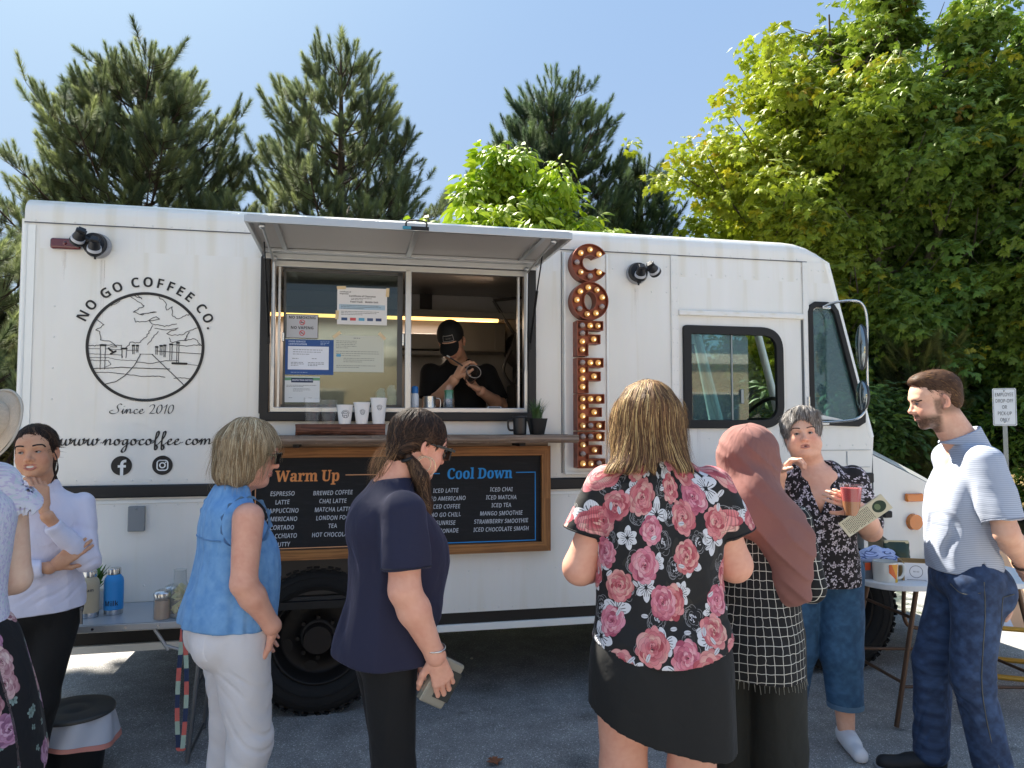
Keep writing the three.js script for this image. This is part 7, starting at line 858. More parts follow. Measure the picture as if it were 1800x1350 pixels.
  part(F.g, 'sunglasses', [new RoundedBoxGeometry(0.054, 0.044, 0.006, 2, 0.003).rotateY(0.12).translate(0.034, 0.002, 0.104), new RoundedBoxGeometry(0.054, 0.044, 0.006, 2, 0.003).rotateY(-0.12).translate(-0.034, 0.002, 0.104), bx(0.02, 0.006, 0.006, 0, 0.016, 0.106), bx(0.004, 0.008, 0.11, -0.075, 0.014, 0.05), bx(0.004, 0.008, 0.11, 0.075, 0.014, 0.05)].map((q) => prep(q).applyMatrix4(Hm)), mat(0x18140f, 0.15));
}
{ // smiling woman in the white long sleeved top, hand at her chin
  const Lh = hand([0.035, 1.255, 0.175], [-0.18, 0.88, -0.12], [-0.45, 0.25, -0.72], 1, { curl: [0.5, 0.62, 0.66, 0.7], s: 0.92, thumb: 0.25, spread: 0.03 }), Rh = hand([0.075, 1.005, 0.148], [0.75, 0.62, -0.12], [0, 0, -1], -1, { curl: [0.25, 0.25, 0.3, 0.3], s: 0.9 });
  const F = figure('smiling woman in white long sleeved top with hand on chin, before the truck rear', -2.02, -3.2, 0.40, {
    tone: 'tan', head: { pos: [-0.02, 1.468, 0.045], rx: -0.08, ry: -0.12, rz: 0.08, s: 0.97 }, neck: [0, 1.30, 0.0], neckR: 0.049, faceShape: { smile: 1, cheek: 1.15, lips: 0.95, nose: 1.1 },
    arms: [{ j: [[0.16, 1.245, -0.01], [0.185, 1.005, 0.07], [0.05, 1.215, 0.18]], r: [0.034, 0.03, 0.022] }, { j: [[-0.16, 1.245, -0.01], [-0.195, 0.995, 0.06], [0.06, 1.0, 0.15]], r: [0.034, 0.03, 0.022] }], hands: [Lh, Rh],
    legs: [{ j: [[0.08, 0.80, 0], [0.02, 0.43, 0.04], [-0.02, 0.09, 0.0]], r: [0.07, 0.044, 0.03] }, { j: [[-0.08, 0.80, 0], [-0.09, 0.43, 0.0], [-0.10, 0.09, -0.05]], r: [0.07, 0.044, 0.03] }],
    paint: { lip: [0.42, 0.13, 0.12], blush: 0.8 }, eyes: { smile: 1, teeth: true, browC: 0x140d0a, browW: 0.0056, gaze: [-0.25, 0.15] } });
  let top = loft([[0.78, 0, 0, 0.178, 0.13, 0.15], [0.88, 0, 0, 0.172, 0.125, 0.14], [1.0, 0, 0, 0.15, 0.115, 0.11], [1.12, 0, 0, 0.155, 0.125, 0.11], [1.21, 0, 0, 0.165, 0.105, 0.105], [1.27, 0, -0.005, 0.15, 0.075, 0.085], [1.31, 0, -0.005, 0.085, 0.065, 0.065], [1.355, 0, 0.008, 0.061, 0.06, 0.056]], 2.2, 0.012);
  const sleeve = (S, E, W) => su([cap(S, 0.056, E, 0.049), cap(E, 0.049, W, 0.036)], 0.018);
  let sl = [sleeve([0.152, 1.24, -0.01], [0.187, 1.003, 0.07], [0.075, 1.165, 0.16]), sleeve([-0.152, 1.24, -0.01], [-0.197, 0.995, 0.06], [0.03, 1.0, 0.148])];
  sl = [both(sl[0], plane([-0.1, 0.19, 0.09], [0.068, 1.18, 0.165]), 0.003), both(sl[1], plane([1, 0.1, 0], [0.035, 1.0, 0.15]), 0.003)];
  top = su([top, ...sl], 0.014); top = cut(top, ell([0.0, 1.37, 0.03], [0.054, 0.05, 0.062]), 0.004); top = creases(folds(top, 0.008, 8, 4, 41, 0.4), 0.005, 60, 8, 0.82, 1.2); top = both(top, (x, y) => -(y - 0.80 - 0.06 * x), 0.003);
  cloth(F, 'top', top, [-0.27, 0.76, -0.18, 0.27, 1.37, 0.27], 0.0068, fabric(0xd9d9ea, { roughness: 0.75 }), cylUV(0, 0, 0.2, false));
  const tr = su([cap([0.075, 0.79, -0.01], 0.090, [0.02, 0.43, 0.04], 0.070), cap([0.02, 0.43, 0.04], 0.072, [-0.02, 0.1, 0.0], 0.055), cap([-0.075, 0.79, -0.01], 0.090, [-0.09, 0.43, 0], 0.068), cap([-0.09, 0.43, 0], 0.068, [-0.10, 0.1, -0.05], 0.055), ell([0, 0.82, -0.01], [0.162, 0.11, 0.118])], 0.03);
  cloth(F, 'trousers', both(folds(tr, 0.004, 8, 4, 43), plane([0, -1, 0], [0, 0.08, 0])), [-0.22, 0.05, -0.2, 0.22, 0.96, 0.2], 0.0085, fabric(0x0e0d0d), cylUV(0, 0, 0.2, false)); shoesOf(F, [[[-0.02, 0, -0.02], [-0.03, 0, 0.15]], [[-0.10, 0, -0.07], [-0.13, 0, 0.09]]], BLACKSHOE);
  part(F.g, 'zip_pull', [rod([0.165, 0.80, 0.05], [0.168, 0.735, 0.05], 0.006), ball(0.008, 0.166, 0.80, 0.05)], mat(0x6a6c6e, 0.35, { metalness: 0.7 }));
  const Hm = F.hm, sh = cut(folds(su([inFrame(ell([0, 0.044, -0.020], [0.083, 0.088, 0.100]), Hm), inFrame(ell([0, -0.03, -0.075], [0.058, 0.06, 0.04]), Hm), inFrame(cap([0, -0.05, -0.10], 0.03, [0.05, -0.15, -0.085], 0.018), Hm)], 0.03), 0.002, 20, 8, 3), inFrame(ell([0, -0.012, 0.085], [0.073, 0.096, 0.080]), Hm), 0.01), kn = V(...F.P([0.01, -0.03, -0.11])), fw = V(0, 0, 1).transformDirection(Hm);
  const locks = []; for (const s of [-1, 1]) for (let k = 0; k < 7; k++) locks.push(prep(tube([[s * 0.072, 0.02, 0.038], [s * (0.088 + k * 0.001), -0.03, 0.034 + k * 0.002], [s * (0.092 - k * 0.001), -0.075, 0.026], [s * (0.080 - k * 0.003), -0.115 - k * 0.004, 0.030]], 0.0011, 16, 4).applyMatrix4(Hm)));
  const lk = mergeGeometries(locks), cc = new Float32Array(lk.attributes.position.count * 3); for (let i = 0; i < cc.length; i += 3) cc.set([0.03, 0.02, 0.014], i); lk.setAttribute('color', new THREE.BufferAttribute(cc, 3));
  part(F.g, 'hair', joinC([mesh(sh, [-0.19, 1.28, -0.14, 0.19, 1.63, 0.2], 0.0045, { color: flat('#241913', 0.4) }), lk, strands(sh, F.P([0, 0.03, -0.01]), { n: 1900, seed: 71, len: [0.08, 0.22], colors: ['#2a1d16', '#3a291e', '#1e1511', '#4a3426', '#5a4232'], width: 0.0028, off: [0, 0.003], fly: 0.05, root: () => true, flow: (p) => { const a = kn.clone().sub(p); return [a.x, a.y, a.z]; } })]), HAIRM);
}
{ // woman at the left edge with the sun hat
  const F = figure('woman at the left edge in pale lace top and dark floral skirt', -1.775, -2.38, -1.75, {
    tone: 'pale', head: { pos: [0, 1.60, 0.06], rx: 0.15 }, neck: [0, 1.43, 0], neckR: 0.055,
    arms: [{ j: [[0.19, 1.335, -0.03], [0.235, 1.03, -0.10], [0.19, 0.95, 0.16]], r: [0.078, 0.066, 0.038] }, { j: [[-0.19, 1.345, 0], [-0.215, 1.06, -0.02], [-0.10, 1.0, 0.2]], r: [0.06, 0.05, 0.032] }], hands: [hand([0.165, 0.925, 0.19], [-0.2, -0.2, 0.9], [-1, 0, 0], 1, {}), hand([-0.09, 1.0, 0.22], [0.5, 0, 0.8], [0, 0, -1], -1, {})],
    legs: [{ j: [[0.10, 0.86, 0], [0.10, 0.47, 0.02], [0.10, 0.09, -0.02]], r: [0.1, 0.062, 0.04] }, { j: [[-0.10, 0.86, 0], [-0.10, 0.47, 0], [-0.10, 0.09, -0.04]], r: [0.1, 0.062, 0.04] }], eyes: {} });
  let top = loft([[0.92, 0, 0, 0.175, 0.14, 0.13], [1.05, 0, 0, 0.16, 0.14, 0.115], [1.2, 0, 0, 0.175, 0.15, 0.12], [1.32, 0, -0.01, 0.185, 0.11, 0.11], [1.40, 0, 0, 0.13, 0.075, 0.08], [1.44, 0, 0, 0.08, 0.065, 0.065]], 2.2, 0.015); top = cut(top, ell([0, 1.46, 0.02], [0.08, 0.06, 0.085]), 0.004);
  const skirt = folds(loft([[0.48, 0, -0.02, 0.27, 0.22, 0.25], [0.7, 0, -0.01, 0.24, 0.20, 0.22], [0.88, 0, 0, 0.205, 0.16, 0.17], [0.97, 0, 0, 0.172, 0.14, 0.13]], 2.1), 0.014, 6, 0.9, 55);
  cloth(F, 'skirt', both(skirt, (x, y, z) => -(y - 0.53 - 0.2 * z), 0.003), [-0.32, 0.44, -0.3, 0.32, 1.0, 0.28], 0.0085, fabric(0xffffff, { map: floralDress }), cylUV(0, 0, 0.2, false)); cloth(F, 'blouse', folds(top, 0.006, 7, 4, 6), [-0.25, 0.9, -0.2, 0.25, 1.46, 0.2], 0.0085, fabric(0xffffff, { map: lace }));
  for (const s of [-1, 1]) part(F.g, 'lace_sleeve', mesh(both(cut(cap([s * 0.13, 1.385, -0.01], 0.082, [s * 0.205, 1.29, -0.03], 0.088), cap([s * 0.17, 1.36, -0.02], 0.074, [s * 0.22, 1.2, -0.05], 0.078)), plane([s * 0.7, -1, 0.2], [s * 0.20, 1.315, 0])), [s > 0 ? 0.02 : -0.34, 1.15, -0.16, s > 0 ? 0.34 : -0.02, 1.49, 0.14], 0.006, { uv: cylUV() }), fabric(0xffffff, { map: lace, side: THREE.DoubleSide }));
  shoesOf(F, [[[0.10, 0, -0.04], [0.11, 0, 0.13]], [[-0.10, 0, -0.06], [-0.11, 0, 0.11]]], mat(0x8a6a52, 0.6));
  const sh = inFrame(ell([0, 0.03, -0.02], [0.088, 0.092, 0.108]), F.hm), fc = inFrame(ell([0, -0.03, 0.09], [0.07, 0.09, 0.08]), F.hm); hairOn(F, cut(sh, fc, 0.01), [-0.15, 1.44, -0.12, 0.15, 1.76, 0.2], { ctr: [0, 1.62, 0.05], n: 500, seed: 3, len: [0.08, 0.15], under: '#4a3626', colors: ['#5a422e', '#6e543a'] });
  const hw = V(0.09, 1.60, 0.02).applyAxisAngle(V(0, 1, 0), -1.75).add(V(-1.70, 0, -2.38));
  const ht = thing('straw_hat', 'cream straw sun hat with tilted wide brim at the left edge', 'hat', [-1.625, 1.593, -2.30], 0); const straw = (() => { const f = fbm(8, 14, 3); return dataTex(256, 256, (i, j) => { const v = 0.72 + 0.1 * ((j >> 1) & 1) + 0.08 * f(i / 256, j / 256) - 0.05 * ((i >> 2) & 1); return [v, v * 0.91, v * 0.80]; }, { srgb: true, repeat: [10, 3] }); })(), sm = mat(0xffffff, 0.85, { map: straw, side: THREE.DoubleSide, bumpMap: straw, bumpScale: 0.002 }), tilt = (q) => prep(q).applyMatrix4(new THREE.Matrix4().makeRotationFromEuler(new THREE.Euler(1.22, 0.0, 0.28)));
  part(ht, 'brim', tilt(grid(64, 8, (u, v) => { const a = u * 2 * PI, r = lerp(0.075, 0.118, v); return [r * cos(a) * 0.92, 0.008 * sin(a * 2) * v - 0.015 * v * v, r * sin(a) * 1.02]; })), sm); part(ht, 'crown', tilt(lathe([[0.078, 0], [0.076, 0.05], [0.068, 0.075], [0.04, 0.088], [0.001, 0.09]], 40)), sm); part(ht, 'brim_edge', tilt(new THREE.TorusGeometry(0.118, 0.004, 8, 64).rotateX(PI / 2).scale(0.92, 1, 1.02).translate(0, -0.014, 0)), mat(0xb5ada0, 0.8));
}
{ // woman in the hijab, seen from behind
  const F = figure('woman in dusty rose hijab and black white windowpane tunic, turned away', 0.885, -2.80, 2.72, {
    tone: 'tan', head: { pos: [0, 1.46, 0.06], rx: 0.12, ry: 0, s: 0.98 }, neck: [0, 1.31, 0.0], neckR: 0.055,
    arms: [{ j: [[0.17, 1.24, 0], [0.21, 1.0, 0.02], [0.14, 0.98, 0.24]], r: [0.045, 0.04, 0.026] }, { j: [[-0.17, 1.24, 0], [-0.21, 1.0, 0.02], [-0.14, 0.98, 0.24]], r: [0.045, 0.04, 0.026] }], hands: [hand([0.12, 0.98, 0.26], [-0.6, 0.1, 0.7], [0, 0, -1], 1, { curl: [0.6, 0.6, 0.6, 0.6], s: 0.92 }), hand([-0.12, 0.98, 0.26], [0.6, 0.1, 0.7], [0, 0, -1], -1, { curl: [0.6, 0.6, 0.6, 0.6], s: 0.92 })],
    legs: [{ j: [[0.085, 0.82, 0], [0.09, 0.44, 0], [0.09, 0.09, -0.02]], r: [0.07, 0.05, 0.034] }, { j: [[-0.085, 0.82, 0], [-0.09, 0.44, 0], [-0.09, 0.09, -0.02]], r: [0.07, 0.05, 0.034] }], eyes: { browC: 0x1c1310 } });
  let top = loft([[0.64, 0, -0.01, 0.195, 0.155, 0.175], [0.8, 0, -0.01, 0.192, 0.15, 0.175], [0.95, 0, 0, 0.182, 0.14, 0.145], [1.12, 0, 0, 0.18, 0.14, 0.125], [1.23, 0, 0, 0.18, 0.11, 0.11], [1.29, 0, 0, 0.14, 0.075, 0.085], [1.33, 0, 0, 0.075, 0.06, 0.06]], 2.3, 0.015);
  const sl = (s) => su([cap([s * 0.165, 1.235, 0], 0.062, [s * 0.21, 1.0, 0.02], 0.056), cap([s * 0.21, 1.0, 0.02], 0.056, [s * 0.15, 0.98, 0.21], 0.044)], 0.02); top = su([top, sl(1), sl(-1)], 0.02); top = both(creases(folds(top, 0.006, 6, 2.5, 61), 0.004, 40, 4, 0.7, 1.1), (x, y) => -(y - 0.69 - 0.06 * x), 0.003);
  cloth(F, 'tunic', top, [-0.29, 0.62, -0.22, 0.29, 1.36, 0.28], 0.008, fabric(0xffffff, { map: gridTex }), cylUV(0, 0, 0.2));
  const fr = []; const rr = rng(77); for (let i = 0; i < 70; i++) { const a = (i / 70) * 2 * PI, x = 0.193 * sin(a), z = -0.01 - 0.175 * cos(a), y = 0.69 + 0.06 * x; fr.push(rod([x, y + 0.004, z], [x * 1.02 + (rr() - 0.5) * 0.008, y - 0.018 - rr() * 0.012, z * 1.02], 0.0013, 0.0008, 4)); } tag(part(F.g, 'fringe', fr, fabric(0xa9a79c)), 0, 0, 0, 'stuff');
  const tr = su([cap([0.085, 0.82, 0], 0.11, [0.092, 0.42, 0], 0.102), cap([0.092, 0.42, 0], 0.102, [0.095, 0.1, -0.02], 0.105), cap([-0.085, 0.82, 0], 0.11, [-0.092, 0.42, 0], 0.102), cap([-0.092, 0.42, 0], 0.102, [-0.095, 0.1, -0.02], 0.105)], 0.02);
  cloth(F, 'trousers', both(folds(tr, 0.008, 8, 1.0, 63), plane([0, -1, 0], [0, 0.03, 0])), [-0.25, 0, -0.17, 0.25, 0.98, 0.16], 0.009, fabric(0x20211c)); shoesOf(F, [[[0.09, 0, -0.04], [0.10, 0, 0.13]], [[-0.09, 0, -0.04], [-0.10, 0, 0.13]]], BLACKSHOE);
  let hj = su([inFrame(ell([0, 0.030, -0.015], [0.105, 0.108, 0.122]), F.hm), cap([0, 1.43, 0.025], 0.108, [0, 1.30, -0.01], 0.125), ell([0, 1.25, -0.01], [0.20, 0.10, 0.15])], 0.07);
  // the long end falls over the right shoulder and down the back
  const drape = su([cap([-0.04, 1.35, -0.065], 0.07, [-0.13, 1.17, -0.085], 0.078), cap([-0.13, 1.17, -0.085], 0.078, [-0.185, 1.0, -0.09], 0.038), ell([-0.16, 1.08, -0.08], [0.062, 0.16, 0.055], [0, 0, 0.3])], 0.045);
  hj = su([hj, drape], 0.05); hj = cut(hj, inFrame(ell([0, -0.02, 0.12], [0.058, 0.085, 0.06]), F.hm), 0.01);
  const sk = (f) => (x, y, z) => { const d = f(x, y, z); if (Math.abs(d) > 0.05) return d; const q = x * 0.8 + y * 0.75, n = noise(q * 2.2 + 3, (x - y) * 11, z * 5 + q * 2), m = noise(q * 3.5, (x - y) * 22, z * 9); return d + 0.012 * (Math.abs(n) * 1.6 - 0.3) + 0.004 * m; };
  cloth(F, 'hijab', sk(hj), [-0.36, 0.90, -0.23, 0.27, 1.64, 0.25], 0.0068, fabric(0x875d56, { roughness: 0.95, sheen: 0.6, sheenColor: new THREE.Color(0.5, 0.35, 0.32) }), cylUV(), undefined);
}
{ // grey haired woman with the pink drink
  const yaw = -0.22, gx = 1.555, gz = -3.80, Lh = hand([0.135, 1.20, 0.235], [-0.55, 0.30, 0.40], [-0.55, 0.1, -0.75], 1, { curl: [0.42, 0.46, 0.5, 0.55], s: 0.98, thumb: 0.3 }), Rh = hand([-0.19, 1.36, 0.175], [0.45, 0.55, 0.35], [0.7, -0.5, 0.3], -1, { curl: [0.75, 0.85, 0.9, 0.95], s: 0.95, thumb: 0.15 });
  const F = figure('grey haired woman in dark floral V neck top holding a pink drink, facing the queue', gx, gz, yaw, {
    tone: 'fair', head: { pos: [-0.07, 1.535, 0.05], rx: -0.10, ry: -0.08, rz: 0.10, s: 1.0 }, neck: [-0.03, 1.37, 0.01], neckR: 0.066, neckBlend: 0.04, faceShape: { fat: 0.9, jaw: 1.1, cheek: 1.15, open: 0.55, nose: 1.1, lips: 0.85, brow: 1.2 }, chest: [ell([0, 1.30, 0.03], [0.13, 0.09, 0.10]), ell([0, 1.22, 0.07], [0.10, 0.10, 0.09])],
    arms: [{ j: [[0.18, 1.31, 0], [0.245, 1.06, 0.03], [0.15, 1.185, 0.215]], r: [0.062, 0.052, 0.032] }, { j: [[-0.18, 1.31, 0], [-0.24, 1.11, 0.05], [-0.20, 1.345, 0.165]], r: [0.062, 0.052, 0.032] }], hands: [Lh, Rh],
    legs: [{ j: [[0.10, 0.84, 0], [0.10, 0.44, 0.02], [0.11, 0.09, 0.02]], r: [0.08, 0.055, 0.042] }, { j: [[-0.10, 0.84, 0], [-0.12, 0.44, 0.0], [-0.14, 0.09, -0.05]], r: [0.08, 0.055, 0.042] }],
    paint: { lip: [0.40, 0.16, 0.14], blush: 0.7 }, eyes: { browC: 0x3c2c26, browW: 0.0044, mouthDark: true, smile: 0.9, gaze: [-0.2, 0.0] } });
  let top = loft([[0.76, 0, 0, 0.205, 0.17, 0.17], [0.88, 0, 0, 0.20, 0.18, 0.16], [1.02, 0, 0.01, 0.185, 0.175, 0.14], [1.14, 0, 0.01, 0.185, 0.18, 0.135], [1.24, 0, 0, 0.188, 0.155, 0.125], [1.32, 0, 0, 0.178, 0.115, 0.105], [1.375, 0, 0, 0.125, 0.085, 0.08], [1.405, 0, 0, 0.088, 0.075, 0.065]], 2.2, 0.015);
  top = su([top, cap([0.17, 1.305, 0], 0.077, [0.238, 1.10, 0.025], 0.066), cap([-0.17, 1.305, 0], 0.077, [-0.232, 1.14, 0.045], 0.066)], 0.02);
  top = cut(top, (x, y, z) => Math.max(Math.abs(x + 0.01) - (y - 1.135) * 0.30, 0.02 - z, 1.12 - y) * 0.85, 0.004); top = cut(top, ell([-0.025, 1.43, 0.03], [0.072, 0.045, 0.075]), 0.004);
  top = both(creases(folds(top, 0.006, 6, 3, 81), 0.004, 42, 2, 0.82, 1.12), plane([0, -1, 0], [0, 0.79, 0]));
  cloth(F, 'top', top, [-0.36, 0.75, -0.21, 0.36, 1.41, 0.24], 0.0075, fabric(0xffffff, { map: floralSmall }), cylUV(0, 0, 0.21, false));
  const tr = su([cap([0.10, 0.84, 0], 0.118, [0.10, 0.44, 0.02], 0.10), cap([0.10, 0.44, 0.02], 0.10, [0.11, 0.19, 0.02], 0.083), cap([-0.10, 0.84, 0], 0.118, [-0.12, 0.44, 0], 0.10), cap([-0.12, 0.44, 0], 0.10, [-0.14, 0.19, -0.04], 0.083), ell([0, 0.88, 0], [0.20, 0.12, 0.16])], 0.025);
  const dn = denimTex('#284a68', '#41688a', 52); cloth(F, 'jeans', both(folds(tr, 0.005, 7, 3, 83), plane([0, -1, 0], [0, 0.185, 0])), [-0.28, 0.15, -0.2, 0.26, 0.98, 0.2], 0.0085, fabric(0xffffff, { map: dn }), cylUV(0, 0, 0.2, false));
  for (const [x, z] of [[0.11, 0.02], [-0.142, -0.045]]) part(F.g, 'trouser_hem', [new THREE.TorusGeometry(0.084, 0.004, 6, 36).rotateX(PI / 2).translate(x, 0.20, z), new THREE.CylinderGeometry(0.0865, 0.086, 0.026, 36, 1, true).translate(x, 0.2, z)], fabric(0x5a7a94));
  const wh = mat(0xdfe0e4, 0.5); shoesOf(F, [[[0.11, 0, 0.0], [0.135, 0, 0.20]], [[-0.142, 0, -0.06], [-0.16, 0, 0.12]]], wh, 'sneaker');
  part(F.g, 'shoelaces', [0, 1, 2, 3].map((k) => rod([0.095, 0.082 - k * 0.008, 0.055 + k * 0.025], [0.145, 0.082 - k * 0.008, 0.06 + k * 0.025], 0.003)), mat(0xbfc2ca, 0.7));
  const st = []; for (let i = 0; i <= 10; i++) st.push([lerp(-0.085, 0.0, i / 10), lerp(1.34, 1.115, i / 10), lerp(0.085, 0.19, Math.pow(i / 10, 0.7))]); part(F.g, 'neck_cord', tube(st, 0.0035, 30, 6), mat(0x15120f, 0.7));
  part(F.g, 'bracelet', new THREE.TorusGeometry(0.036, 0.004, 8, 30).rotateX(1.2).rotateY(0.5).translate(0.16, 1.172, 0.19), mat(0xc9a08a, 0.4, { metalness: 0.4 }));
  const Hm = F.hm, sh = cut(folds(su([inFrame(ell([0, 0.046, -0.020], [0.096, 0.094, 0.108]), Hm), inFrame(ell([0, -0.03, -0.06], [0.075, 0.07, 0.06]), Hm), inFrame(ell([0.03, 0.102, 0.055], [0.062, 0.032, 0.04], [0, 0, -0.3]), Hm)], 0.03), 0.010, 22, 14, 7), inFrame(ell([-0.006, -0.022, 0.092], [0.074, 0.094, 0.078]), Hm), 0.012);
  const fw = V(0, 0, 1).transformDirection(Hm), part0 = V(...F.P([0.03, 0.12, 0.0])); hairOn(F, sh, [-0.24, 1.36, -0.14, 0.12, 1.72, 0.2], { ctr: F.P([0, 0.04, 0]), n: 3600, seed: 91, len: [0.04, 0.10], under: '#6d6863', colors: ['#76716c', '#86827e', '#9a9691', '#aeaaa6', '#645d57', '#94908b', '#a5a19c'], cell: 0.005, width: 0.0024, off: [0, 0.008], fly: 0.14, root: () => true, flow: (p, d) => [(p.x - part0.x) * 9 * 0.12, -0.8, (p.z - part0.z) * 0.9] });
  const toW = (q) => V(...q).applyAxisAngle(V(0, 1, 0), yaw).add(V(gx, 0, gz)).toArray();
  const cp = thing('iced_drink', 'clear plastic cup of pink iced drink in the grey haired woman\'s hand', 'drink', toW([0.098, 1.165, 0.315]), yaw); part(cp, 'cup', [cyl(0.049, 0.034, 0.145, 0, 0.0725, 0, 32, true), new THREE.TorusGeometry(0.05, 0.003, 8, 32).rotateX(PI / 2).translate(0, 0.146, 0)], CLEAR); part(cp, 'drink_lower', cyl(0.040, 0.0325, 0.065, 0, 0.035, 0, 32), mat(0xc98a5e, 0.15, { transmission: 0.25, thickness: 0 })); part(cp, 'drink_upper', cyl(0.0465, 0.040, 0.062, 0, 0.0985, 0, 32), mat(0xc9605f, 0.15, { transmission: 0.25, thickness: 0 }));
  const br = thing('brochure', 'folded cream brochure with a dark oval picture, held under the drink', 'brochure', toW([0.15, 1.17, 0.345]), yaw); const bt = canvasTex(128, 384, (c) => { c.fillStyle = '#d3c6a4'; c.fillRect(0, 0, 128, 384); c.fillStyle = '#2c3a26'; c.beginPath(); c.ellipse(64, 70, 44, 52, 0, 0, 7); c.fill(); c.fillStyle = '#6d7a52'; c.beginPath(); c.ellipse(60, 82, 24, 22, 0, 0, 7); c.fill(); c.fillStyle = '#5a5342'; const r = rng(3); for (let y = 140; y < 360; y += 12) { let x = 14; while (x < 108) { const l = 5 + r() * 14; c.fillRect(x, y, l, 5); x += l + 4; } } });
  part(br, 'leaflet', new THREE.PlaneGeometry(0.075, 0.24, 2, 8).rotateZ(-0.95).rotateX(-0.25), mat(0xffffff, 0.7, { map: bt, side: THREE.DoubleSide })); part(br, 'inner_fold', new THREE.PlaneGeometry(0.075, 0.24).rotateZ(-0.93).rotateX(-0.3).translate(0, 0.002, -0.005), mat(0xd9cfb4, 0.7, { side: THREE.DoubleSide }));
  const lb = thing('name_badge', 'pale blue name badge hanging at the grey haired woman\'s waist', 'badge', toW([-0.13, 1.0, 0.205]), yaw); part(lb, 'card', bx(0.055, 0.085, 0.003, 0, 0, 0, 0.001), mat(0x9db8dc, 0.4)); part(lb, 'cord', rod([0, 0.042, 0], [0.06, 0.14, -0.01], 0.002), mat(0x15120f, 0.7));
}
{ // man in the striped polo
  const yaw = -1.72, mx = 2.02, mz = -3.34, Lh = hand([0.08, 0.97, -0.21], [-0.85, -0.35, -0.2], [-0.3, 0.2, -0.9], 1, { curl: [0.5, 0.5, 0.55, 0.6], s: 1.08 }), Rh = hand([-0.178, 0.865, -0.23], [0.10, -0.9, -0.1], [0.3, 0.1, 0.95], -1, { curl: [0.35, 0.42, 0.48, 0.55], s: 1.08 });
  const F = figure('bearded man in striped polo and dark jeans with hands behind his back', mx, mz, yaw, {
    tone: 'fair', head: { pos: [0, 1.695, 0.105], rx: 0.16, ry: 0.0, s: 1.08 }, neck: [0, 1.515, 0.0], neckR: 0.066, faceShape: { jaw: 1.08, chin: 1.15, brow: 1.35, nose: 1.15 },
    arms: [{ j: [[0.195, 1.43, -0.02], [0.262, 1.145, -0.055], [0.10, 0.985, -0.20]], r: [0.054, 0.047, 0.031] }, { j: [[-0.195, 1.43, -0.02], [-0.255, 1.14, -0.13], [-0.18, 0.89, -0.225]], r: [0.054, 0.047, 0.031] }], hands: [Lh, Rh],
    legs: [{ j: [[0.10, 0.92, -0.01], [0.11, 0.50, 0.03], [0.11, 0.10, -0.05]], r: [0.08, 0.05, 0.036] }, { j: [[-0.10, 0.92, -0.01], [-0.11, 0.50, 0.10], [-0.11, 0.10, 0.12]], r: [0.08, 0.05, 0.036] }],
    paint: { lip: [0.40, 0.17, 0.15], blush: 0.9, scalp: Object.assign((p) => clamp(0.72 * sstep(0.012 - p.z, 0, 0.02) * sstep(p.y, -0.075 , -0.035) + 0.6 * sstep(p.y - 0.055 - p.z * 0.25, 0, 0.02), 0, 0.75) * (Math.abs(p.x) > 0.0805 ? 0 : 1), { c: [0.13, 0.08, 0.055] }), beard: (p) => { const n = 0.5 + 0.5 * noise(p.x * 130, p.y * 130, p.z * 130), j = sstep(-p.y, 0.040, 0.068) * sstep(p.z, -0.005, 0.022) * (1 - sstep(-p.y, 0.125, 0.145)), m = Math.exp(-((p.y + 0.051) ** 2) / 0.00006) * sstep(p.z, 0.06, 0.08) * (Math.abs(p.x) < 0.032 ? 1 : 0), sb = sstep(p.z, -0.005, 0.01) * (1 - sstep(p.z, 0.022, 0.034)) * sstep(-p.y, -0.02, 0.0) * (1 - sstep(-p.y, 0.05, 0.06)); const lipOff = Math.exp(-((p.y + 0.0635) ** 2) / 0.00005 - p.x * p.x / 0.0007) * sstep(p.z, 0.07, 0.08); return clamp((Math.max(j, m, sb * 0.8) - lipOff) * (0.72 + 0.4 * n), 0, 0.96); } }, eyes: { browC: 0x3b2518, browW: 0.0042, browUp: -0.006, gaze: [0, -0.2], iris: [0.05, 0.08, 0.1] } });
  let top = loft([[0.88, 0, -0.01, 0.185, 0.14, 0.14], [0.98, 0, -0.005, 0.18, 0.15, 0.13], [1.10, 0, 0.0, 0.178, 0.15, 0.115], [1.24, 0, -0.005, 0.19, 0.145, 0.12], [1.36, 0, -0.02, 0.21, 0.12, 0.125], [1.44, 0, -0.025, 0.195, 0.085, 0.10], [1.50, 0, -0.015, 0.115, 0.075, 0.085], [1.54, 0, -0.005, 0.078, 0.07, 0.07]], 2.3, 0.015);
  const sl = (s, E) => both(cap([s * 0.185, 1.43, -0.02], 0.078, E, 0.080), plane([E[0] - s * 0.2, E[1] - 1.43, E[2] + 0.02], [lerp(s * 0.2, E[0], 0.84), lerp(1.43, E[1], 0.84), lerp(-0.02, E[2], 0.84)]));
  top = su([top, sl(1, [0.262, 1.145, -0.055]), sl(-1, [-0.255, 1.14, -0.13])], 0.022); top = cut(top, ell([0, 1.56, 0.02], [0.074, 0.05, 0.08]), 0.004);
  top = creases(folds(top, 0.010, 6, 4, 95, 0.5), 0.012, 44, 9, 0.95, 1.22); top = cut(top, (x, y, z) => Math.max(Math.abs(z + 0.005) - (1.01 - y) * 0.35, 0.05 - x, y - 1.01), 0.002);
  cloth(F, 'polo_shirt', both(top, (x, y, z) => -(y - 0.945 + 0.03 * (z < 0 ? 1 : 0)), 0.003), [-0.36, 0.86, -0.24, 0.38, 1.57, 0.2], 0.0072, fabric(0xffffff, { map: poloTex }), (x, y, z) => [x * 0.1, y]);
  hemRing(F, 'sleeve_hem', top, [lerp(0.2, 0.262, 0.83), lerp(1.43, 1.145, 0.83), -0.05], [0.062, -0.285, -0.035], 0.083, 0.0022, fabric(0x9aa2b2));
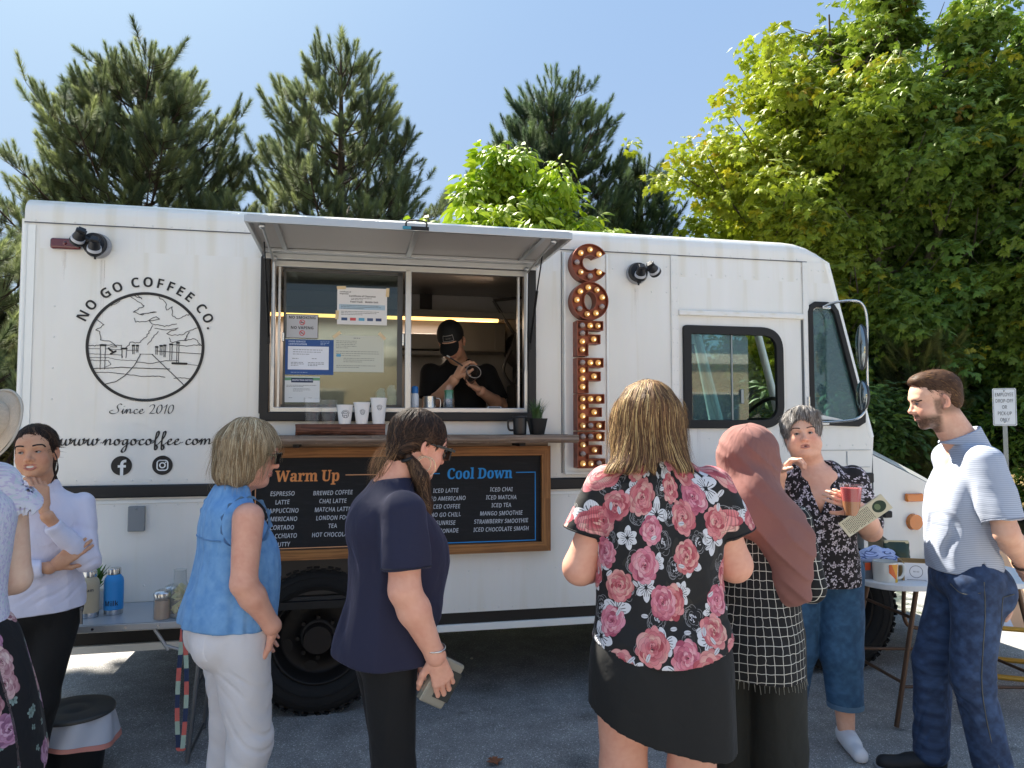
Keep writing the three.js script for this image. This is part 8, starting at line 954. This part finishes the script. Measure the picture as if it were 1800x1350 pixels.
  part(F.g, 'collar', mesh(cut(both(both(cap([0, 1.47, -0.014], 0.108, [0, 1.58, 0.006], 0.080), plane([0, 0.95, 0.42], [0, 1.55, 0.0])), plane([0, -1, 0.1], [0, 1.495, 0])), cap([0, 1.40, -0.01], 0.080, [0, 1.62, 0.008], 0.069), 0.003), [-0.13, 1.46, -0.14, 0.13, 1.62, 0.13], 0.005, { uv: (x, y, z) => [x, y] }), fabric(0xffffff, { map: poloTex }));
  const tr = su([cap([0.10, 0.91, -0.01], 0.108, [0.11, 0.50, 0.03], 0.083), cap([0.11, 0.50, 0.03], 0.083, [0.11, 0.10, -0.05], 0.075), cap([-0.10, 0.91, -0.01], 0.108, [-0.11, 0.50, 0.10], 0.083), cap([-0.11, 0.50, 0.10], 0.083, [-0.11, 0.10, 0.12], 0.075), ell([0, 0.91, -0.01], [0.192, 0.11, 0.145]), ell([0.08, 0.86, -0.09], [0.09, 0.10, 0.08]), ell([-0.08, 0.86, -0.09], [0.09, 0.10, 0.08])], 0.03);
  const dn = fabric(0xffffff, { map: denimTex('#22304a', '#3d5478', 53) }); const jf = creases(folds(tr, 0.006, 7, 4, 97), 0.006, 60, 5, 0.06, 0.55);
  cloth(F, 'jeans', both(jf, plane([0, -1, 0], [0, 0.045, 0])), [-0.26, 0.02, -0.24, 0.26, 1.02, 0.26], 0.0082, dn, cylUV());
  const seamM = fabric(0x6a6a62); const on = (pts, r) => tube(snap(jf, pts), r, 40, 5);
  part(F.g, 'pocket_stitching', [on([[0.19, 0.865, -0.07], [0.17, 0.875, -0.12], [0.10, 0.865, -0.18], [0.05, 0.86, -0.19]], 0.0018), on([[0.19, 0.865, -0.07], [0.19, 0.80, -0.075], [0.185, 0.73, -0.09], [0.14, 0.705, -0.15], [0.08, 0.72, -0.19]], 0.0018), on([[0.2, 0.93, 0.01], [0.2, 0.8, 0.01], [0.19, 0.65, 0.02], [0.19, 0.5, 0.03], [0.185, 0.3, 0.0], [0.185, 0.1, -0.05]], 0.0022), on([[0.19, 0.885, 0.02], [0.17, 0.87, 0.09], [0.13, 0.90, 0.14]], 0.0022)], seamM);
  shoesOf(F, [[[0.11, 0, -0.06], [0.13, 0, 0.14]], [[-0.11, 0, 0.10], [-0.12, 0, 0.32]]], mat(0x15161a, 0.6)); part(F.g, 'shoelaces', [0, 1, 2].map((k) => rod([-0.135, 0.085 - k * 0.006, 0.165 + k * 0.022], [-0.09, 0.085 - k * 0.006, 0.16 + k * 0.022], 0.003)), mat(0xa9abb0, 0.7)); part(F.g, 'shoe_sole', [[0.11, -0.06, 0.13, 0.14], [-0.11, 0.10, -0.12, 0.32]].map(([a, b, c, d]) => bx(0.085, 0.016, d - b + 0.08, (a + c) / 2, 0.009, (b + d) / 2, 0.007)), mat(0x8d8f92, 0.7));
  part(F.g, 'wrist_band', [new THREE.TorusGeometry(0.038, 0.0035, 8, 30), new THREE.TorusGeometry(0.0375, 0.003, 8, 30).translate(0, 0, 0.008)].map((q) => q.lookAt(V(-0.16, -0.16, -0.145)).translate(0.125, 1.005, -0.178)), mat(0x4a3a30, 0.7));
  const Hm = F.hm, sh = cut(su([inFrame(ell([0, 0.048, -0.018], [0.0755, 0.083, 0.0985]), Hm), inFrame(ell([0, 0.092, 0.032], [0.056, 0.034, 0.055]), Hm), inFrame(ell([0, -0.002, -0.058], [0.066, 0.052, 0.050]), Hm)], 0.02), su([inFrame(ell([0, 0.0, 0.10], [0.075, 0.088, 0.068]), Hm), inFrame(ell([0.085, -0.035, 0.012], [0.035, 0.058, 0.05]), Hm), inFrame(ell([-0.085, -0.035, 0.012], [0.035, 0.058, 0.05]), Hm)], 0.01), 0.006);
  hairOn(F, sh, [-0.14, 1.58, -0.05, 0.14, 1.86, 0.26], { ctr: F.P([0, 0.03, -0.01]), n: 2600, seed: 33, len: [0.010, 0.026], under: '#4f3828', colors: ['#4a3325', '#5e422f', '#6f5038', '#3a281d', '#80603f'], cell: 0.0045, width: 0.0022, step: 0.006, off: [-0.001, 0.003], fly: 0.15, root: () => true, flow: (p, d) => { const b = V(0, -0.35, -1).transformDirection(Hm); return [b.x + (d.x) * 0.2, b.y + (d.y > 0.6 ? 0.3 : -0.5), b.z]; } });
}
{ // the barista
  const bp = tw(0.905, 0.64, -0.66), cupC = [0.045, 1.17, 0.31];
  const F = figure('barista in black cap and black tee writing on a cup inside the truck', bp[0], bp[2], TA - 0.05, {
    tone: 'olive', head: { pos: [-0.06, 1.395, 0.14], rx: 0.62, ry: -0.18, rz: 0.16, s: 1.02 }, neck: [0, 1.27, 0.01], neckR: 0.058,
    arms: [{ j: [[0.20, 1.20, 0], [0.27, 0.985, 0.08], [0.115, 1.075, 0.27]], r: [0.05, 0.043, 0.029] }, { j: [[-0.20, 1.20, 0], [-0.20, 0.97, 0.10], [-0.055, 1.145, 0.29]], r: [0.05, 0.043, 0.029] }],
    hands: [hand([0.10, 1.085, 0.285], [-0.75, 0.42, 0.25], [-0.2, 0.75, 0.35], 1, { curl: [0.5, 0.55, 0.6, 0.6], s: 1.02 }), hand([-0.045, 1.155, 0.30], [0.35, 0.75, 0.15], [0.75, -0.2, -0.3], -1, { curl: [0.6, 0.75, 0.8, 0.85], s: 1.02 })],
    legs: [{ j: [[0.10, 0.78, 0], [0.10, 0.42, 0.0], [0.10, 0.08, 0]], r: [0.07, 0.05, 0.035] }, { j: [[-0.10, 0.78, 0], [-0.10, 0.42, 0.0], [-0.10, 0.08, 0]], r: [0.07, 0.05, 0.035] }], eyes: { browC: 0x241812 } });
  F.g.position.y = 0.72;
  let top = loft([[0.74, 0, 0, 0.19, 0.15, 0.15], [0.9, 0, 0, 0.18, 0.14, 0.13], [1.05, 0, 0, 0.185, 0.145, 0.13], [1.15, 0, 0, 0.20, 0.13, 0.125], [1.22, 0, 0, 0.19, 0.09, 0.10], [1.265, 0, 0, 0.11, 0.07, 0.08], [1.30, 0, 0.015, 0.078, 0.065, 0.065]], 2.3, 0.015);
  const sl = (s, E) => both(cap([s * 0.185, 1.20, 0], 0.072, E, 0.072), plane([0, -1, 0.15], [0, 1.035, 0.05])); top = su([top, sl(1, [0.27, 0.985, 0.08]), sl(-1, [-0.2, 0.97, 0.1])], 0.02); top = cut(top, ell([0, 1.325, 0.04], [0.066, 0.05, 0.07]), 0.004);
  cloth(F, 'tee_shirt', folds(top, 0.006, 6, 3, 15), [-0.36, 0.72, -0.2, 0.36, 1.33, 0.24], 0.0085, fabric(0x0c0c0d, { sheen: 0.1 }));
  const tr = su([cap([0.10, 0.78, 0], 0.105, [0.10, 0.1, 0], 0.07), cap([-0.10, 0.78, 0], 0.105, [-0.10, 0.1, 0], 0.07), ell([0, 0.8, 0], [0.18, 0.1, 0.13])], 0.03); cloth(F, 'trousers', tr, [-0.24, 0.03, -0.17, 0.24, 0.92, 0.17], 0.014, BLACKCLOTH); shoesOf(F, [[[0.10, 0, -0.02], [0.10, 0, 0.15]], [[-0.10, 0, -0.02], [-0.10, 0, 0.15]]], BLACKSHOE);
  const Hm = F.hm, hs = cut(inFrame(ell([0, 0.02, -0.03], [0.080, 0.085, 0.095]), Hm), inFrame(ell([0, -0.04, 0.07], [0.09, 0.09, 0.09]), Hm), 0.01); hairOn(F, hs, [-0.22, 1.25, -0.03, 0.1, 1.53, 0.3], { ctr: F.P([0, 0.02, -0.02]), n: 300, seed: 2, len: [0.02, 0.04], under: '#241a14', colors: ['#2c2019'], width: 0.002 });
  const cap1 = both(inFrame(ell([0, 0.046, -0.016], [0.086, 0.098, 0.106]), Hm), inFrame(plane([0, -1, -0.12], [0, 0.036, 0]), Hm), 0.004), bill = inFrame(both(ell([0, 0.036, 0.105], [0.078, 0.020, 0.088], [0.32, 0, 0]), (x, y, z) => -(0.006 - Math.abs(y - 0.040 + (z - 0.08) * 0.33 - 0 + x * x * 3.2)), 0.003), Hm);
  part(F.g, 'cap', mesh(su([cap1, bill], 0.006), [-0.26, 1.2, -0.06, 0.16, 1.58, 0.42], 0.0042), mat(0x0b0c0e, 0.75));
  part(F.g, 'cap_patch', grid(12, 6, (u, v) => { const a = (u - 0.5) * 0.82, y = 0.075 + (v - 0.5) * 0.036; const k = Math.sqrt(1 - ((y - 0.046) / 0.098) ** 2); return [0.0875 * k * sin(a), y, -0.016 + 0.1078 * k * cos(a)]; }).applyMatrix4(Hm), mat(0xffffff, 0.7, { map: canvasTex(160, 80, (c) => { c.fillStyle = '#0c0c0e'; c.fillRect(0, 0, 160, 80); c.strokeStyle = '#b9b5ae'; c.lineWidth = 4; c.strokeRect(3, 3, 154, 74); c.fillStyle = '#77736c'; c.font = 'bold 22px sans-serif'; c.textAlign = 'center'; c.fillText('NO GO', 80, 48); }) }));
  const toW = (q) => V(...q).applyAxisAngle(V(0, 1, 0), TA - 0.05).add(V(bp[0], 0.72, bp[2])).toArray();
  const cu = thing('plastic_cup', 'clear cup tilted in the hands of the barista', 'cup', toW([0.045, 1.165, 0.345]), TA); const tl = (q) => prep(q).applyMatrix4(new THREE.Matrix4().makeRotationFromEuler(new THREE.Euler(1.1, 0.2, -0.15))); part(cu, 'cup_body', [tl(cyl(0.045, 0.033, 0.11, 0, 0, 0, 28, true)), tl(cyl(0.033, 0.033, 0.003, 0, -0.054, 0, 28))], mat(0x6a6460, 0.1, { transmission: 0.7, thickness: 0, side: THREE.DoubleSide })); part(cu, 'rim', tl(new THREE.TorusGeometry(0.046, 0.0025, 8, 32).rotateX(PI / 2).translate(0, 0.055, 0)), mat(0xa9a29c, 0.2));
  const mk = thing('marker_pen', 'slim pen held against the cup by the barista', 'pen', toW([-0.03, 1.25, 0.33]), 0); part(mk, 'pen_body', rod([0.045, -0.035, 0.01], [-0.055, 0.03, 0.01], 0.005), mat(0x2a2a2c, 0.4)); part(mk, 'cap', rod([-0.055, 0.03, 0.01], [-0.075, 0.042, 0.01], 0.0055), mat(0xb9b5b0, 0.3));
}
renderer.render(scene, camera);
